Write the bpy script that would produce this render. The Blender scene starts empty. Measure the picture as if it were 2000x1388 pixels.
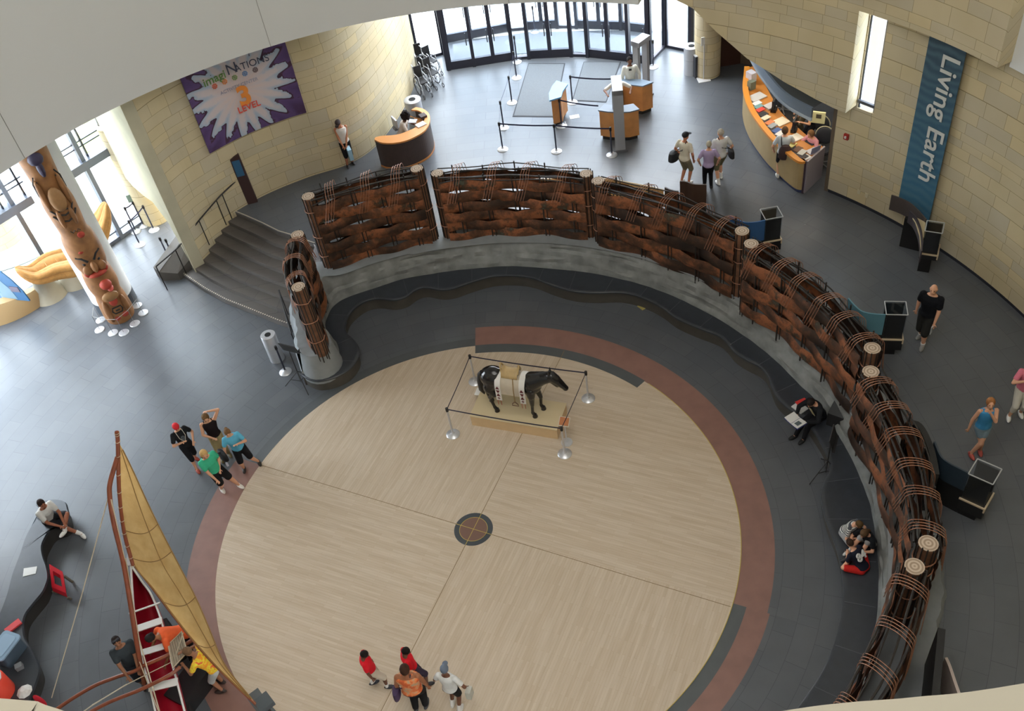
import bpy, math, random
from mathutils import Vector, Matrix
R = math.radians
sin, cos, pi = math.sin, math.cos, math.pi
C = bpy.context.scene.collection
rnd = random.Random(7)
# ---------------------------------------------------------------- camera (2000 x 1388)
FPX = 1935.0; TH = R(44.9); RO = R(9.75)
CAM = Vector((1.5104, -13.1355, 18.3))
_cr, _sr, _ct, _st = cos(RO), sin(RO), cos(TH), sin(TH)
def ray(px, py):
    u = (px-1000)/FPX; v = (py-694)/FPX
    a = _cr*u-_sr*v; b = _sr*u+_cr*v
    return Vector((a, _ct-b*_st, -_st-b*_ct))
def P(px, py, z=0.0):
    d = ray(px, py); return CAM+d*((z-CAM.z)/d.z)
def P2(px, py, z=0.0):
    p = P(px, py, z); return (p.x, p.y)
def zat(x, y, px, py):
    d = ray(px, py); g = Vector((x-CAM.x, y-CAM.y)); h = Vector((d.x, d.y))
    return CAM.z+d.z*g.dot(h)/h.dot(h)
def pol(r, a, z=0.0): return Vector((r*cos(R(a)), r*sin(R(a)), z))
cd = bpy.data.cameras.new('camera'); co = bpy.data.objects.new('camera', cd); C.objects.link(co)
cd.sensor_width = 36; cd.lens = 36*FPX/2000; cd.clip_end = 400; cd.clip_start = 0.05
rx_ = Vector((_cr, -_sr*_st, -_sr*_ct)); dn = Vector((-_sr, -_cr*_st, -_cr*_ct)); fw = Vector((0, _ct, -_st))
m3 = Matrix((rx_, -dn, -fw)).transposed()
co.matrix_world = Matrix.Translation(CAM) @ m3.to_4x4()
bpy.context.scene.camera = co
E1 = 1.1     # level of the raised rotunda floor
# ---------------------------------------------------------------- materials
def lin(c):
    c = c/255.0
    return c/12.92 if c <= .04045 else ((c+.055)/1.055)**2.4
def L(rgb): return (lin(rgb[0]), lin(rgb[1]), lin(rgb[2]), 1)
MC = {}
def nm(name):
    m = bpy.data.materials.new(name); m.use_nodes = True
    t = m.node_tree; return m, t, t.nodes['Principled BSDF']
def mat(rgb, rough=.6, metal=0.0, var=0.0, scale=8.0, spec=.5, bump=0.0):
    key = (rgb, rough, metal, var, scale, spec, bump)
    if key in MC: return MC[key]
    m, t, b = nm('m_%d_%d_%d' % rgb)
    b.inputs['Roughness'].default_value = rough; b.inputs['Metallic'].default_value = metal
    b.inputs['Specular IOR Level'].default_value = spec
    col = L(rgb)
    if var > 0 or bump > 0:
        tc = t.nodes.new('ShaderNodeTexCoord'); n = t.nodes.new('ShaderNodeTexNoise')
        n.inputs['Scale'].default_value = scale; n.inputs['Detail'].default_value = 4
        t.links.new(tc.outputs['Object'], n.inputs['Vector'])
        r = t.nodes.new('ShaderNodeValToRGB')
        r.color_ramp.elements[0].position = .3; r.color_ramp.elements[1].position = .7
        r.color_ramp.elements[0].color = tuple(max(0, c*(1-var)) for c in col[:3])+(1,)
        r.color_ramp.elements[1].color = tuple(min(1, c*(1+var)) for c in col[:3])+(1,)
        t.links.new(n.outputs['Fac'], r.inputs['Fac']); t.links.new(r.outputs['Color'], b.inputs['Base Color'])
        if bump > 0:
            bp = t.nodes.new('ShaderNodeBump'); bp.inputs['Strength'].default_value = bump; bp.inputs['Distance'].default_value = .02
            t.links.new(n.outputs['Fac'], bp.inputs['Height']); t.links.new(bp.outputs['Normal'], b.inputs['Normal'])
    else: b.inputs['Base Color'].default_value = col
    MC[key] = m; return m
def emat(rgb, s):
    m, t, b = nm('glow'); b.inputs['Base Color'].default_value = L(rgb)
    b.inputs['Emission Color'].default_value = L(rgb); b.inputs['Emission Strength'].default_value = s; return m
def glass_mat(tint=(238, 243, 247), mixf=.08):
    m = bpy.data.materials.new('clear_glass'); m.use_nodes = True; t = m.node_tree; t.nodes.clear()
    o = t.nodes.new('ShaderNodeOutputMaterial'); tr = t.nodes.new('ShaderNodeBsdfTransparent'); g = t.nodes.new('ShaderNodeBsdfGlossy')
    tr.inputs['Color'].default_value = L(tint); g.inputs['Roughness'].default_value = .03
    x = t.nodes.new('ShaderNodeMixShader'); x.inputs[0].default_value = mixf
    t.links.new(tr.outputs[0], x.inputs[1]); t.links.new(g.outputs[0], x.inputs[2]); t.links.new(x.outputs[0], o.inputs[0]); return m
GLASS = glass_mat()
def nd(t, k, **kw):
    n = t.nodes.new(k)
    for a, b in kw.items(): setattr(n, a, b)
    return n
def mathn(t, op, a, b=None):
    n = t.nodes.new('ShaderNodeMath'); n.operation = op
    for i, v in enumerate((a, b)):
        if v is None: continue
        if isinstance(v, (int, float)): n.inputs[i].default_value = v
        else: t.links.new(v, n.inputs[i])
    return n.outputs[0]
def ashlar():
    """random coursed limestone blocks, from uv in metres"""
    m, t, b = nm('limestone_blocks'); b.inputs['Roughness'].default_value = .85; b.inputs['Specular IOR Level'].default_value = .2
    uv = t.nodes.new('ShaderNodeUVMap'); sp = t.nodes.new('ShaderNodeSeparateXYZ'); t.links.new(uv.outputs[0], sp.inputs[0])
    v = sp.outputs[1]; u = sp.outputs[0]
    w = mathn(t, 'SINE', mathn(t, 'MULTIPLY', v, 2.9)); w2 = mathn(t, 'SINE', mathn(t, 'MULTIPLY', v, 7.3))
    vv = mathn(t, 'ADD', v, mathn(t, 'ADD', mathn(t, 'MULTIPLY', w, .11), mathn(t, 'MULTIPLY', w2, .032)))
    cb = t.nodes.new('ShaderNodeCombineXYZ'); t.links.new(u, cb.inputs[0]); t.links.new(vv, cb.inputs[1])
    br = t.nodes.new('ShaderNodeTexBrick'); t.links.new(cb.outputs[0], br.inputs['Vector'])
    br.offset = .37; br.offset_frequency = 3; br.squash = .62; br.squash_frequency = 2
    br.inputs['Scale'].default_value = 1; br.inputs['Brick Width'].default_value = .95; br.inputs['Row Height'].default_value = .29
    br.inputs['Mortar Size'].default_value = .006; br.inputs['Mortar Smooth'].default_value = .5; br.inputs['Bias'].default_value = 0
    br.inputs['Color1'].default_value = L((212, 196, 158)); br.inputs['Color2'].default_value = L((196, 186, 162)); br.inputs['Mortar'].default_value = L((146, 132, 100))
    n = t.nodes.new('ShaderNodeTexNoise'); n.inputs['Scale'].default_value = .9; t.links.new(cb.outputs[0], n.inputs['Vector'])
    mx = nd(t, 'ShaderNodeMixRGB', blend_type='MULTIPLY'); mx.inputs[0].default_value = .35
    rp = t.nodes.new('ShaderNodeValToRGB'); rp.color_ramp.elements[0].color = (.75, .72, .62, 1); rp.color_ramp.elements[1].color = (1, 1, 1, 1)
    rp.color_ramp.elements[0].position = .35; rp.color_ramp.elements[1].position = .65
    t.links.new(n.outputs['Fac'], rp.inputs[0]); t.links.new(br.outputs['Color'], mx.inputs[1]); t.links.new(rp.outputs[0], mx.inputs[2])
    t.links.new(mx.outputs[0], b.inputs['Base Color']); return m
STONE = ashlar()
def slate(name, c1, c2, mo, bw, rh, rough=.38, ms=.006):
    m, t, b = nm(name); b.inputs['Roughness'].default_value = rough
    uv = t.nodes.new('ShaderNodeUVMap'); br = t.nodes.new('ShaderNodeTexBrick'); t.links.new(uv.outputs[0], br.inputs['Vector'])
    br.offset = .37; br.inputs['Scale'].default_value = 1; br.inputs['Brick Width'].default_value = bw; br.inputs['Row Height'].default_value = rh
    br.inputs['Mortar Size'].default_value = ms; br.inputs['Mortar Smooth'].default_value = .4
    br.inputs['Color1'].default_value = L(c1); br.inputs['Color2'].default_value = L(c2); br.inputs['Mortar'].default_value = L(mo)
    n = t.nodes.new('ShaderNodeTexNoise'); n.inputs['Scale'].default_value = 1.7; n.inputs['Detail'].default_value = 6; t.links.new(uv.outputs[0], n.inputs['Vector'])
    mx = nd(t, 'ShaderNodeMixRGB', blend_type='MULTIPLY'); mx.inputs[0].default_value = .4
    rp = t.nodes.new('ShaderNodeValToRGB'); rp.color_ramp.elements[0].color = (.72, .72, .72, 1); rp.color_ramp.elements[0].position = .3; rp.color_ramp.elements[1].position = .7
    t.links.new(n.outputs['Fac'], rp.inputs[0]); t.links.new(br.outputs['Color'], mx.inputs[1]); t.links.new(rp.outputs[0], mx.inputs[2])
    t.links.new(mx.outputs[0], b.inputs['Base Color'])
    rr = t.nodes.new('ShaderNodeMapRange'); rr.inputs[3].default_value = rough-.08; rr.inputs[4].default_value = rough+.1
    t.links.new(n.outputs['Fac'], rr.inputs[0]); t.links.new(rr.outputs[0], b.inputs['Roughness']); return m
def planks():
    m, t, b = nm('maple_strip_floor'); b.inputs['Roughness'].default_value = .42; b.inputs['Specular IOR Level'].default_value = .35
    uv = t.nodes.new('ShaderNodeUVMap'); br = t.nodes.new('ShaderNodeTexBrick'); t.links.new(uv.outputs[0], br.inputs['Vector'])
    br.offset = .41; br.offset_frequency = 2; br.inputs['Scale'].default_value = 1; br.inputs['Brick Width'].default_value = .75; br.inputs['Row Height'].default_value = .058
    br.inputs['Mortar Size'].default_value = .0012
    br.inputs['Color1'].default_value = L((205, 190, 170)); br.inputs['Color2'].default_value = L((197, 180, 158)); br.inputs['Mortar'].default_value = L((176, 152, 120))
    mp = t.nodes.new('ShaderNodeMapping'); mp.inputs['Scale'].default_value = (.8, 9, 1); t.links.new(uv.outputs[0], mp.inputs[0])
    n = t.nodes.new('ShaderNodeTexNoise'); n.inputs['Scale'].default_value = 1.1; n.inputs['Detail'].default_value = 5; t.links.new(mp.outputs[0], n.inputs['Vector'])
    rp = t.nodes.new('ShaderNodeValToRGB'); rp.color_ramp.elements[0].color = (.80, .76, .70, 1); rp.color_ramp.elements[0].position = .25; rp.color_ramp.elements[1].position = .62
    rp.color_ramp.elements[1].color = (1, 1, 1, 1)
    mx = nd(t, 'ShaderNodeMixRGB', blend_type='MULTIPLY'); mx.inputs[0].default_value = .75
    t.links.new(n.outputs['Fac'], rp.inputs[0]); t.links.new(br.outputs['Color'], mx.inputs[1]); t.links.new(rp.outputs[0], mx.inputs[2])
    t.links.new(mx.outputs[0], b.inputs['Base Color']); return m
def copper():
    m, t, b = nm('patinated_copper'); b.inputs['Roughness'].default_value = .55; b.inputs['Metallic'].default_value = .35
    oi = t.nodes.new('ShaderNodeObjectInfo'); tc = t.nodes.new('ShaderNodeTexCoord')
    n = nd(t, 'ShaderNodeTexNoise', noise_dimensions='4D'); n.inputs['Scale'].default_value = .9; n.inputs['Detail'].default_value = 6; n.inputs['Roughness'].default_value = .7
    t.links.new(tc.outputs['Object'], n.inputs['Vector']); t.links.new(mathn(t, 'MULTIPLY', oi.outputs['Random'], 9), n.inputs['W'])
    rp = t.nodes.new('ShaderNodeValToRGB'); e = rp.color_ramp.elements
    e[0].position = .30; e[0].color = L((30, 24, 20)); e[1].position = .72; e[1].color = L((98, 114, 98))
    for p, c in ((.42, (58, 42, 32)), (.50, (98, 64, 45)), (.57, (152, 94, 60)), (.63, (70, 56, 44))):
        x = e.new(p); x.color = L(c)
    t.links.new(n.outputs['Fac'], rp.inputs[0]); t.links.new(rp.outputs[0], b.inputs['Base Color']); return m
def endgrain():
    m, t, b = nm('cut_log_end'); b.inputs['Roughness'].default_value = .8
    tc = t.nodes.new('ShaderNodeTexCoord'); w = nd(t, 'ShaderNodeTexWave', wave_type='RINGS', rings_direction='Z'); w.inputs['Scale'].default_value = 1.6; w.inputs['Distortion'].default_value = .8
    mp = t.nodes.new('ShaderNodeMapping'); mp.inputs['Location'].default_value = (-.5, -.5, 0); t.links.new(tc.outputs['Generated'], mp.inputs[0]); t.links.new(mp.outputs[0], w.inputs['Vector']); rp = t.nodes.new('ShaderNodeValToRGB')
    rp.color_ramp.elements[0].color = L((150, 128, 108)); rp.color_ramp.elements[1].color = L((205, 188, 168))
    t.links.new(w.outputs['Fac'], rp.inputs[0]); t.links.new(rp.outputs[0], b.inputs['Base Color']); return m
FLOORM = slate('slate_tiles', (92, 95, 99), (86, 90, 95), (66, 70, 76), .95, .42, .33, .005)
FLOORIN = slate('slate_inner', (98, 102, 100), (90, 95, 94), (74, 77, 77), 1.1, .36, .5)
STAIRM = slate('slate_stairs', (98, 94, 90), (90, 86, 84), (72, 68, 66), 1.2, .5, .5)
WOODF = planks(); COPPER = copper(); GRAIN = endgrain()
RED = mat((132, 98, 88), .5, var=.08, scale=3); DARKB = mat((78, 82, 84), .5, var=.06, scale=3)
BRASS = mat((186, 164, 84), .5); STEEL = mat((214, 216, 220), .34, .6); STEELD = mat((90, 92, 98), .3, .8)
BLACK = mat((18, 18, 20), .45); BLACKM = mat((26, 24, 24), .6); WHITE = mat((232, 232, 228), .7); PLASTER = mat((232, 235, 234), .9, spec=.2)
DARKROD = mat((34, 28, 24), .6); ALU = mat((112, 118, 130), .35, .55); ALUD = mat((52, 52, 62), .4, .5)
WOOD = mat((186, 128, 72), .45, var=.12, scale=4); WOODL = mat((214, 184, 142), .5, var=.06, scale=3); BROWND = mat((66, 50, 42), .5, var=.1, scale=4)
PANELB = mat((70, 62, 60), .55, var=.1, scale=3)
ROCK = mat((122, 124, 122), .8, var=.28, scale=2.6, bump=.9); ROCKT = mat((128, 132, 134), .75, var=.1, scale=3, bump=.2)
GRANITE = mat((52, 56, 62), .28, var=.1, scale=6)
# ---------------------------------------------------------------- mesh builder
class M:
    def __init__(s): s.v = []; s.f = []; s.uv = {}
    def add(s, vs, fs, uvs=None):
        o = len(s.v); s.v += [Vector(x) for x in vs]; s.f += [tuple(i+o for i in f) for f in fs]
        if uvs:
            for i, q in enumerate(uvs): s.uv[o+i] = q
        return s
    def box(s, c, d, rz=0.0):
        x, y, z = d[0]/2, d[1]/2, d[2]/2; q = Matrix.Rotation(rz, 3, 'Z'); c = Vector(c)
        return s.add([c+q @ Vector(p) for p in ((-x, -y, -z), (x, -y, -z), (x, y, -z), (-x, y, -z), (-x, -y, z), (x, -y, z), (x, y, z), (-x, y, z))],
                     [(0, 3, 2, 1), (4, 5, 6, 7), (0, 1, 5, 4), (1, 2, 6, 5), (2, 3, 7, 6), (3, 0, 4, 7)])
    def obox(s, c, X, Y, Z):
        c = Vector(c); X = Vector(X)/2; Y = Vector(Y)/2; Z = Vector(Z)/2
        return s.add([c-X-Y-Z, c+X-Y-Z, c+X+Y-Z, c-X+Y-Z, c-X-Y+Z, c+X-Y+Z, c+X+Y+Z, c-X+Y+Z],
                     [(0, 3, 2, 1), (4, 5, 6, 7), (0, 1, 5, 4), (1, 2, 6, 5), (2, 3, 7, 6), (3, 0, 4, 7)])
    def tube(s, pts, r, n=8, closed=False):
        pts = [Vector(p) for p in pts]; k = len(pts); rs = r if isinstance(r, (list, tuple)) else [r]*k
        rings = []; pu = None
        for i, p in enumerate(pts):
            a = pts[(i-1) % k] if (closed or i > 0) else p; b = pts[(i+1) % k] if (closed or i < k-1) else p
            t = (b-a).normalized()
            if pu is None:
                pu = t.orthogonal().normalized()
            pu = (pu-t*pu.dot(t))
            if pu.length < 1e-6: pu = t.orthogonal()
            pu.normalize(); w = t.cross(pu)
            rings.append([p+(pu*cos(2*pi*j/n)+w*sin(2*pi*j/n))*rs[i] for j in range(n)])
        vs = [v for q in rings for v in q]; fs = []
        for i in range(k if closed else k-1):
            i2 = (i+1) % k
            for j in range(n): fs.append((i*n+j, i*n+(j+1) % n, i2*n+(j+1) % n, i2*n+j))
        if not closed: fs += [tuple(range(n-1, -1, -1)), tuple(range((k-1)*n, k*n))]
        return s.add(vs, fs)
    def lathe(s, prof, c=(0, 0, 0), n=24):
        c = Vector(c); vs = []; fs = []
        for r, z in prof: vs += [c+Vector((r*cos(2*pi*j/n), r*sin(2*pi*j/n), z)) for j in range(n)]
        k = len(prof)
        for i in range(k-1):
            for j in range(n): fs.append((i*n+j, i*n+(j+1) % n, (i+1)*n+(j+1) % n, (i+1)*n+j))
        fs += [tuple(range(n-1, -1, -1)), tuple(range((k-1)*n, k*n))]
        return s.add(vs, fs)
    def ell(s, c, r, n=12, rot=None, zmin=None):
        c = Vector(c); vs = []; fs = []; m = n//2
        for i in range(1, m):
            t = pi*i/m
            for j in range(n):
                q = Vector((r[0]*sin(t)*cos(2*pi*j/n), r[1]*sin(t)*sin(2*pi*j/n), r[2]*cos(t))); vs.append(q)
        vs += [Vector((0, 0, r[2])), Vector((0, 0, -r[2]))]
        if rot is not None: vs = [rot @ q for q in vs]
        vs = [c+q for q in vs]
        if zmin is not None:
            for q in vs: q.z = max(q.z, zmin)
        for i in range(m-2):
            for j in range(n): fs.append((i*n+j, (i+1)*n+j, (i+1)*n+(j+1) % n, i*n+(j+1) % n))
        a = len(vs)-2
        for j in range(n): fs.append((a, j, (j+1) % n)); fs.append((a+1, (m-2)*n+(j+1) % n, (m-2)*n+j))
        return s.add(vs, fs)
    def cone(s, a, b, ra, rb, n=10):
        """limb with rounded ends"""
        a = Vector(a); b = Vector(b); t = (b-a)
        if t.length < 1e-5: t = Vector((0, 0, 1e-4))
        t.normalize()
        pts = [a-t*ra*.95, a-t*ra*.7, a-t*ra*.3, a, b, b+t*rb*.3, b+t*rb*.7, b+t*rb*.95]
        return s.tube(pts, [ra*.3, ra*.71, ra*.95, ra, rb, rb*.95, rb*.71, rb*.3], n)
    def prism(s, poly, z0, z1):
        n = len(poly); vs = [(p[0], p[1], z0) for p in poly]+[(p[0], p[1], z1) for p in poly]
        A = sum(poly[i][0]*poly[(i+1) % n][1]-poly[(i+1) % n][0]*poly[i][1] for i in range(n))
        fs = [(i, (i+1) % n, n+(i+1) % n, n+i) for i in range(n)]+[tuple(range(n-1, -1, -1)), tuple(range(n, 2*n))]
        if A < 0: fs = [tuple(reversed(f)) for f in fs]
        return s.add(vs, fs)
    def grid(s, rows, uvf=None, closed=False):
        n = len(rows[0]); vs = [p for r in rows for p in r]; fs = []
        for i in range(len(rows)-1):
            for j in range(n if closed else n-1): fs.append((i*n+j, i*n+(j+1) % n, (i+1)*n+(j+1) % n, (i+1)*n+j))
        uvs = [uvf(i, j) for i in range(len(rows)) for j in range(n)] if uvf else None
        return s.add(vs, fs, uvs)
    def sheet(s, path, z0, z1, th, uv0=0.0):
        """vertical curved slab along an xy path; z0/z1 numbers or lists; uv in metres"""
        k = len(path); path = [Vector((p[0], p[1])) for p in path]
        Z0 = z0 if isinstance(z0, list) else [z0]*k; Z1 = z1 if isinstance(z1, list) else [z1]*k
        d = [0]
        for i in range(1, k): d.append(d[-1]+(path[i]-path[i-1]).length)
        nr = []
        for i in range(k):
            t = (path[min(i+1, k-1)]-path[max(i-1, 0)]).normalized(); nr.append(Vector((-t.y, t.x)))
        vs = []; fs = []; uv = []
        for i in range(k):
            a = path[i]; b = path[i]+nr[i]*th
            vs += [(a.x, a.y, Z0[i]), (a.x, a.y, Z1[i]), (b.x, b.y, Z1[i]), (b.x, b.y, Z0[i])]
            uv += [(uv0+d[i], Z0[i]), (uv0+d[i], Z1[i]), (uv0+d[i], Z1[i]+abs(th)), (uv0+d[i], Z0[i]-abs(th))]
        for i in range(k-1):
            for j in range(4): fs.append((i*4+j, i*4+(j+1) % 4, i*4+4+(j+1) % 4, i*4+4+j))
        fs += [(3, 2, 1, 0), (k*4-4, k*4-3, k*4-2, k*4-1)]
        return s.add(vs, fs, uv)
    def build(s, name, m, parent=None, smooth=False, local=False, label=None, cat=None, group=None, kind=None, remesh=None, keep=False):
        vs = s.v
        if parent is not None and not local:
            inv = wm(parent).inverted(); vs = [inv @ v for v in vs]
        loc = Vector((0, 0, 0))
        if parent is None and not keep:
            xs = [v.x for v in vs]; ys = [v.y for v in vs]; zs = [v.z for v in vs]
            loc = Vector(((min(xs)+max(xs))/2, (min(ys)+max(ys))/2, min(zs))); vs = [v-loc for v in vs]
        me = bpy.data.meshes.new(name); me.from_pydata([tuple(v) for v in vs], [], s.f)
        if s.uv:
            u = me.uv_layers.new(name='UVMap')
            for lp in me.loops: u.data[lp.index].uv = s.uv.get(lp.vertex_index, (0, 0))
        me.materials.append(m)
        if smooth:
            for p in me.polygons: p.use_smooth = True
            try: me.set_sharp_from_angle(angle=R(42))
            except Exception: pass
        me.validate(); me.update()
        o = bpy.data.objects.new(name, me); o.location = loc; C.objects.link(o)
        if parent is not None: o.parent = parent
        if remesh:
            r = o.modifiers.new('surface', 'REMESH'); r.mode = 'VOXEL'; r.voxel_size = remesh; r.use_smooth_shade = True
            sm = o.modifiers.new('relax', 'SMOOTH'); sm.factor = .5; sm.iterations = 2
        tag(o, label, cat, group, kind); return o
def wm(o):
    m = Matrix.LocRotScale(o.location, o.rotation_euler, o.scale)
    return wm(o.parent) @ m if o.parent else m
def tag(o, label=None, cat=None, group=None, kind=None):
    if label: o['label'] = label
    if cat: o['category'] = cat
    if group: o['group'] = group
    if kind: o['kind'] = kind
def T(name, label, cat, loc, rz=0.0, group=None):
    o = bpy.data.objects.new(name, None); o.location = loc; o.rotation_euler = (0, 0, rz); o.empty_display_size = .1
    C.objects.link(o); tag(o, label, cat, group); return o
def structure(mb, name, m, smooth=False, label=None): return mb.build(name, m, smooth=smooth, kind='structure', label=label)
def kids(o): return [c for c in bpy.data.objects if c.parent == o]
def dup(o, loc=None, rz=None, label=None, parent=None):
    c = o.copy(); C.objects.link(c)
    if parent is not None: c.parent = parent
    if loc is not None: c.location = loc
    if rz is not None: c.rotation_euler = (0, 0, rz)
    if label: c['label'] = label
    for ch in kids(o): dup(ch, parent=c)
    return c
def text(s, size, mt, name, parent, M4, ext=.002, font_shear=0.0, bold=0.0, align='CENTER'):
    cu = bpy.data.curves.new(name, 'FONT'); cu.body = s; cu.size = size; cu.extrude = ext; cu.align_x = align; cu.align_y = 'CENTER'; cu.shear = font_shear; cu.offset = bold
    o = bpy.data.objects.new(name, cu); C.objects.link(o)
    dg = bpy.context.evaluated_depsgraph_get(); me = bpy.data.meshes.new_from_object(o.evaluated_get(dg)); bpy.data.objects.remove(o)
    me.transform(M4 if parent is None else wm(parent).inverted() @ M4); me.materials.clear(); me.materials.append(mt)
    q = bpy.data.objects.new(name, me); C.objects.link(q)
    if parent is not None: q.parent = parent
    return q
def spline(pts, n=12, closed=False):
    pts = [Vector(p) for p in pts]; k = len(pts); out = []
    for i in range(k if closed else k-1):
        g = (lambda j: pts[j % k]) if closed else (lambda j: pts[max(0, min(k-1, j))])
        p0, p1, p2, p3 = g(i-1), g(i), g(i+1), g(i+2)
        for j in range(n):
            t = j/n; out.append(.5*((2*p1)+(p2-p0)*t+(2*p0-5*p1+4*p2-p3)*t*t+(3*p1-p0-3*p2+p3)*t**3))
    if not closed: out.append(pts[-1])
    return out
def resample(pts, n):
    pts = [Vector(p) for p in pts]; d = [0]
    for i in range(1, len(pts)): d.append(d[-1]+(pts[i]-pts[i-1]).length)
    out = []; k = 0
    for i in range(n):
        t = d[-1]*i/(n-1)
        while k < len(d)-2 and d[k+1] < t: k += 1
        f = (t-d[k])/max(1e-9, d[k+1]-d[k]); out.append(pts[k].lerp(pts[k+1], min(1, max(0, f))))
    return out
def arc(r, a0, a1, n): return [Vector((r*cos(R(a0+(a1-a0)*i/n)), r*sin(R(a0+(a1-a0)*i/n)))) for i in range(n+1)]
def ring(mb, r0, r1, a0, a1, z, n=64, th=None):
    """flat annulus sector facing up, polar uv in metres"""
    rows = []
    for i in range(n+1):
        a = R(a0+(a1-a0)*i/n); rows.append([Vector((r*cos(a), r*sin(a), z)) for r in (r0, r1)])
    rm = (r0+r1)/2
    mb.grid(list(rows), uvf=lambda i, j: (R(a0+(a1-a0)*i/n)*rm, (r0, r1)[j])); return mb
# ================================================================ FLOORS
A1 = 149.5; A2 = 60.5
f = M()
for q, (a0, a1) in enumerate(((84.2, 149.4), (149.4, 212), (212, 240), (240, 330.4), (330.4, 397.2), (37.2, 84.2))):
    r1 = 5.57 if q in (2, 5) else 5.85
    n = 40
    for i in range(n):
        b0, b1 = R(a0+(a1-a0)*i/n), R(a0+(a1-a0)*(i+1)/n)
        vs = [(.44*cos(b0), .44*sin(b0), 0), (r1*cos(b0), r1*sin(b0), 0), (r1*cos(b1), r1*sin(b1), 0), (.44*cos(b1), .44*sin(b1), 0)]
        ux, uy = Vector((cos(R(A1)), sin(R(A1)))), Vector((cos(R(A2)), sin(R(A2))))
        mid = Vector((cos((b0+b1)/2), sin((b0+b1)/2))); s = (mid.dot(ux) > 0) == (mid.dot(uy) > 0)
        uv = [((Vector(v[:2]).dot(uy), Vector(v[:2]).dot(ux)) if s else (Vector(v[:2]).dot(ux), Vector(v[:2]).dot(uy))) for v in vs]
        f.add(vs, [(0, 1, 2, 3)], uv)
structure(f, 'floor', WOODF, label='round pale wooden strip floor in the middle of the hall')
j = M()
for a in (A1, A2):
    for s in (1, -1):
        d = Vector((cos(R(a)), sin(R(a)), 0))*s; nn = Vector((-d.y, d.x, 0))
        j.obox(d*3.13+Vector((0, 0, .0005)), d*5.4, nn*.012, (0, 0, .003))
structure(j, 'trim_1', mat((120, 98, 62), .5), label='thin joint lines crossing the round wooden floor')
u_ = M(); ring(u_, 0, 9.2, 0, 360, -.03, 60); structure(u_, 'floor', DARKB)
b = M(); n = 120
def flat(mb, r0, r1, a0, a1, z=0.0, n=60): ring(mb, r0, r1, a0, a1, z, n)
flat(b, 5.85, 6.53, 149.4, 212); flat(b, 5.85, 6.55, 212, 240); flat(b, 6.13, 6.6, 240, 330.4); flat(b, 5.85, 6.55, -29.6, 37.2); flat(b, 5.87, 6.55, 37.2, 84.2)
structure(b, 'trim_2', RED, label='reddish stone band inlaid around the wooden floor')
b = M(); flat(b, 5.85, 6.13, 84.2, 149.4); flat(b, 5.57, 5.87, 37.2, 84.2); flat(b, 5.85, 6.13, 240, 330.4); flat(b, 5.57, 5.85, 212, 240)
structure(b, 'trim_3', DARKB, label='dark stone band stepping in and out along the wooden floor edge')
b = M(); b.tube([pol(5.855, a, .001) for a in range(-120, 38, 2)], .009, 6)
structure(b, 'trim_4', BRASS, label='thin brass edge of the wooden floor')
md = T('floor_medallion', 'round dark and red stone medallion crossed by brass lines at the floor centre', 'floor inlay', (0, 0, 0))
x = M(); ring(x, .32, .44, 0, 360, .002, 48); x.build('outer_ring', mat((62, 68, 74), .4), md)
x = M(); ring(x, .0, .315, 0, 360, .002, 48); x.build('inner_disc', mat((112, 84, 74), .45), md)
x = M()
for a in (A1, A2):
    d = Vector((cos(R(a)), sin(R(a)), 0)); x.obox(d*0+Vector((0, 0, .003)), d*.88, Vector((-d.y, d.x, 0))*.012, (0, 0, .004))
x.tube([pol(.318, a, .003) for a in range(0, 360, 8)], .006, 6, closed=True); x.build('brass_lines', BRASS, md)
b = M()
flat(b, 6.13, 8.9, 84.2, 149.4); flat(b, 6.53, 8.9, 149.4, 212); flat(b, 6.55, 8.9, 212, 240); flat(b, 6.6, 8.9, 240, 330.4); flat(b, 6.55, 8.9, -29.6, 84.2)
ring(b, 8.9, 17.4, 96, 346, 0.0, 160)
structure(b, 'floor', FLOORM, label='blue grey slate floor of the lower hall')
# upper floor, 1.1 m higher, ring from the stairs round to the right
STT = [P(x, y, E1) for x, y in ((459.8, 415), (480.5, 423.5), (511.6, 437.3), (542.8, 453), (567, 460), (590, 469), (612, 476))]
STB = [P(x, y, .1375) for x, y in ((357.8, 536), (397.5, 563.5), (439, 586), (487.5, 605), (539, 626), (562, 634), (585, 641))]
b = M(); rows = []
outer = arc(23.5, -70, 118, 150)
def amax_at(r): return None
rows = [[pol(9.25, -70+(178-1)*i/150, E1) for i in range(151)], [pol(11.2, -70+(180)*i/150, E1) for i in range(151)]]
flat(b, 9.25, 15.0, -70, 36, E1, 80); flat(b, 9.25, 20.6, 36, 60, E1, 30); flat(b, 9.25, 20.6, 60, 106.5, E1, 60)
pp = STT[::-1]; nS = len(pp)
base = [pol(9.25, 106.5, E1), pol(10.4, 106.5, E1)]
poly = [pol(9.25, 106.5)]+[Vector((p.x, p.y)).to_3d() for p in pp]+[pol(13.9, 116.6), pol(14.4, 106.5)]
b.add([(p.x, p.y, E1) for p in poly]+[(p.x, p.y, 0) for p in poly], [tuple(range(len(poly)))], [(R(math.degrees(math.atan2(p.y, p.x)))*16, math.hypot(p.x, p.y)) for p in poly]*2)
structure(b, 'floor', FLOORM, label='blue grey slate floor of the raised entrance level')
# low ring wall, riser of the raised floor behind the rock wall
b = M(); b.sheet([p.to_2d() for p in [pol(9.3, a) for a in range(-70, 108, 3)]], 0, E1-.005, .1)
structure(b, 'wall_ring', FLOORM)
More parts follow.
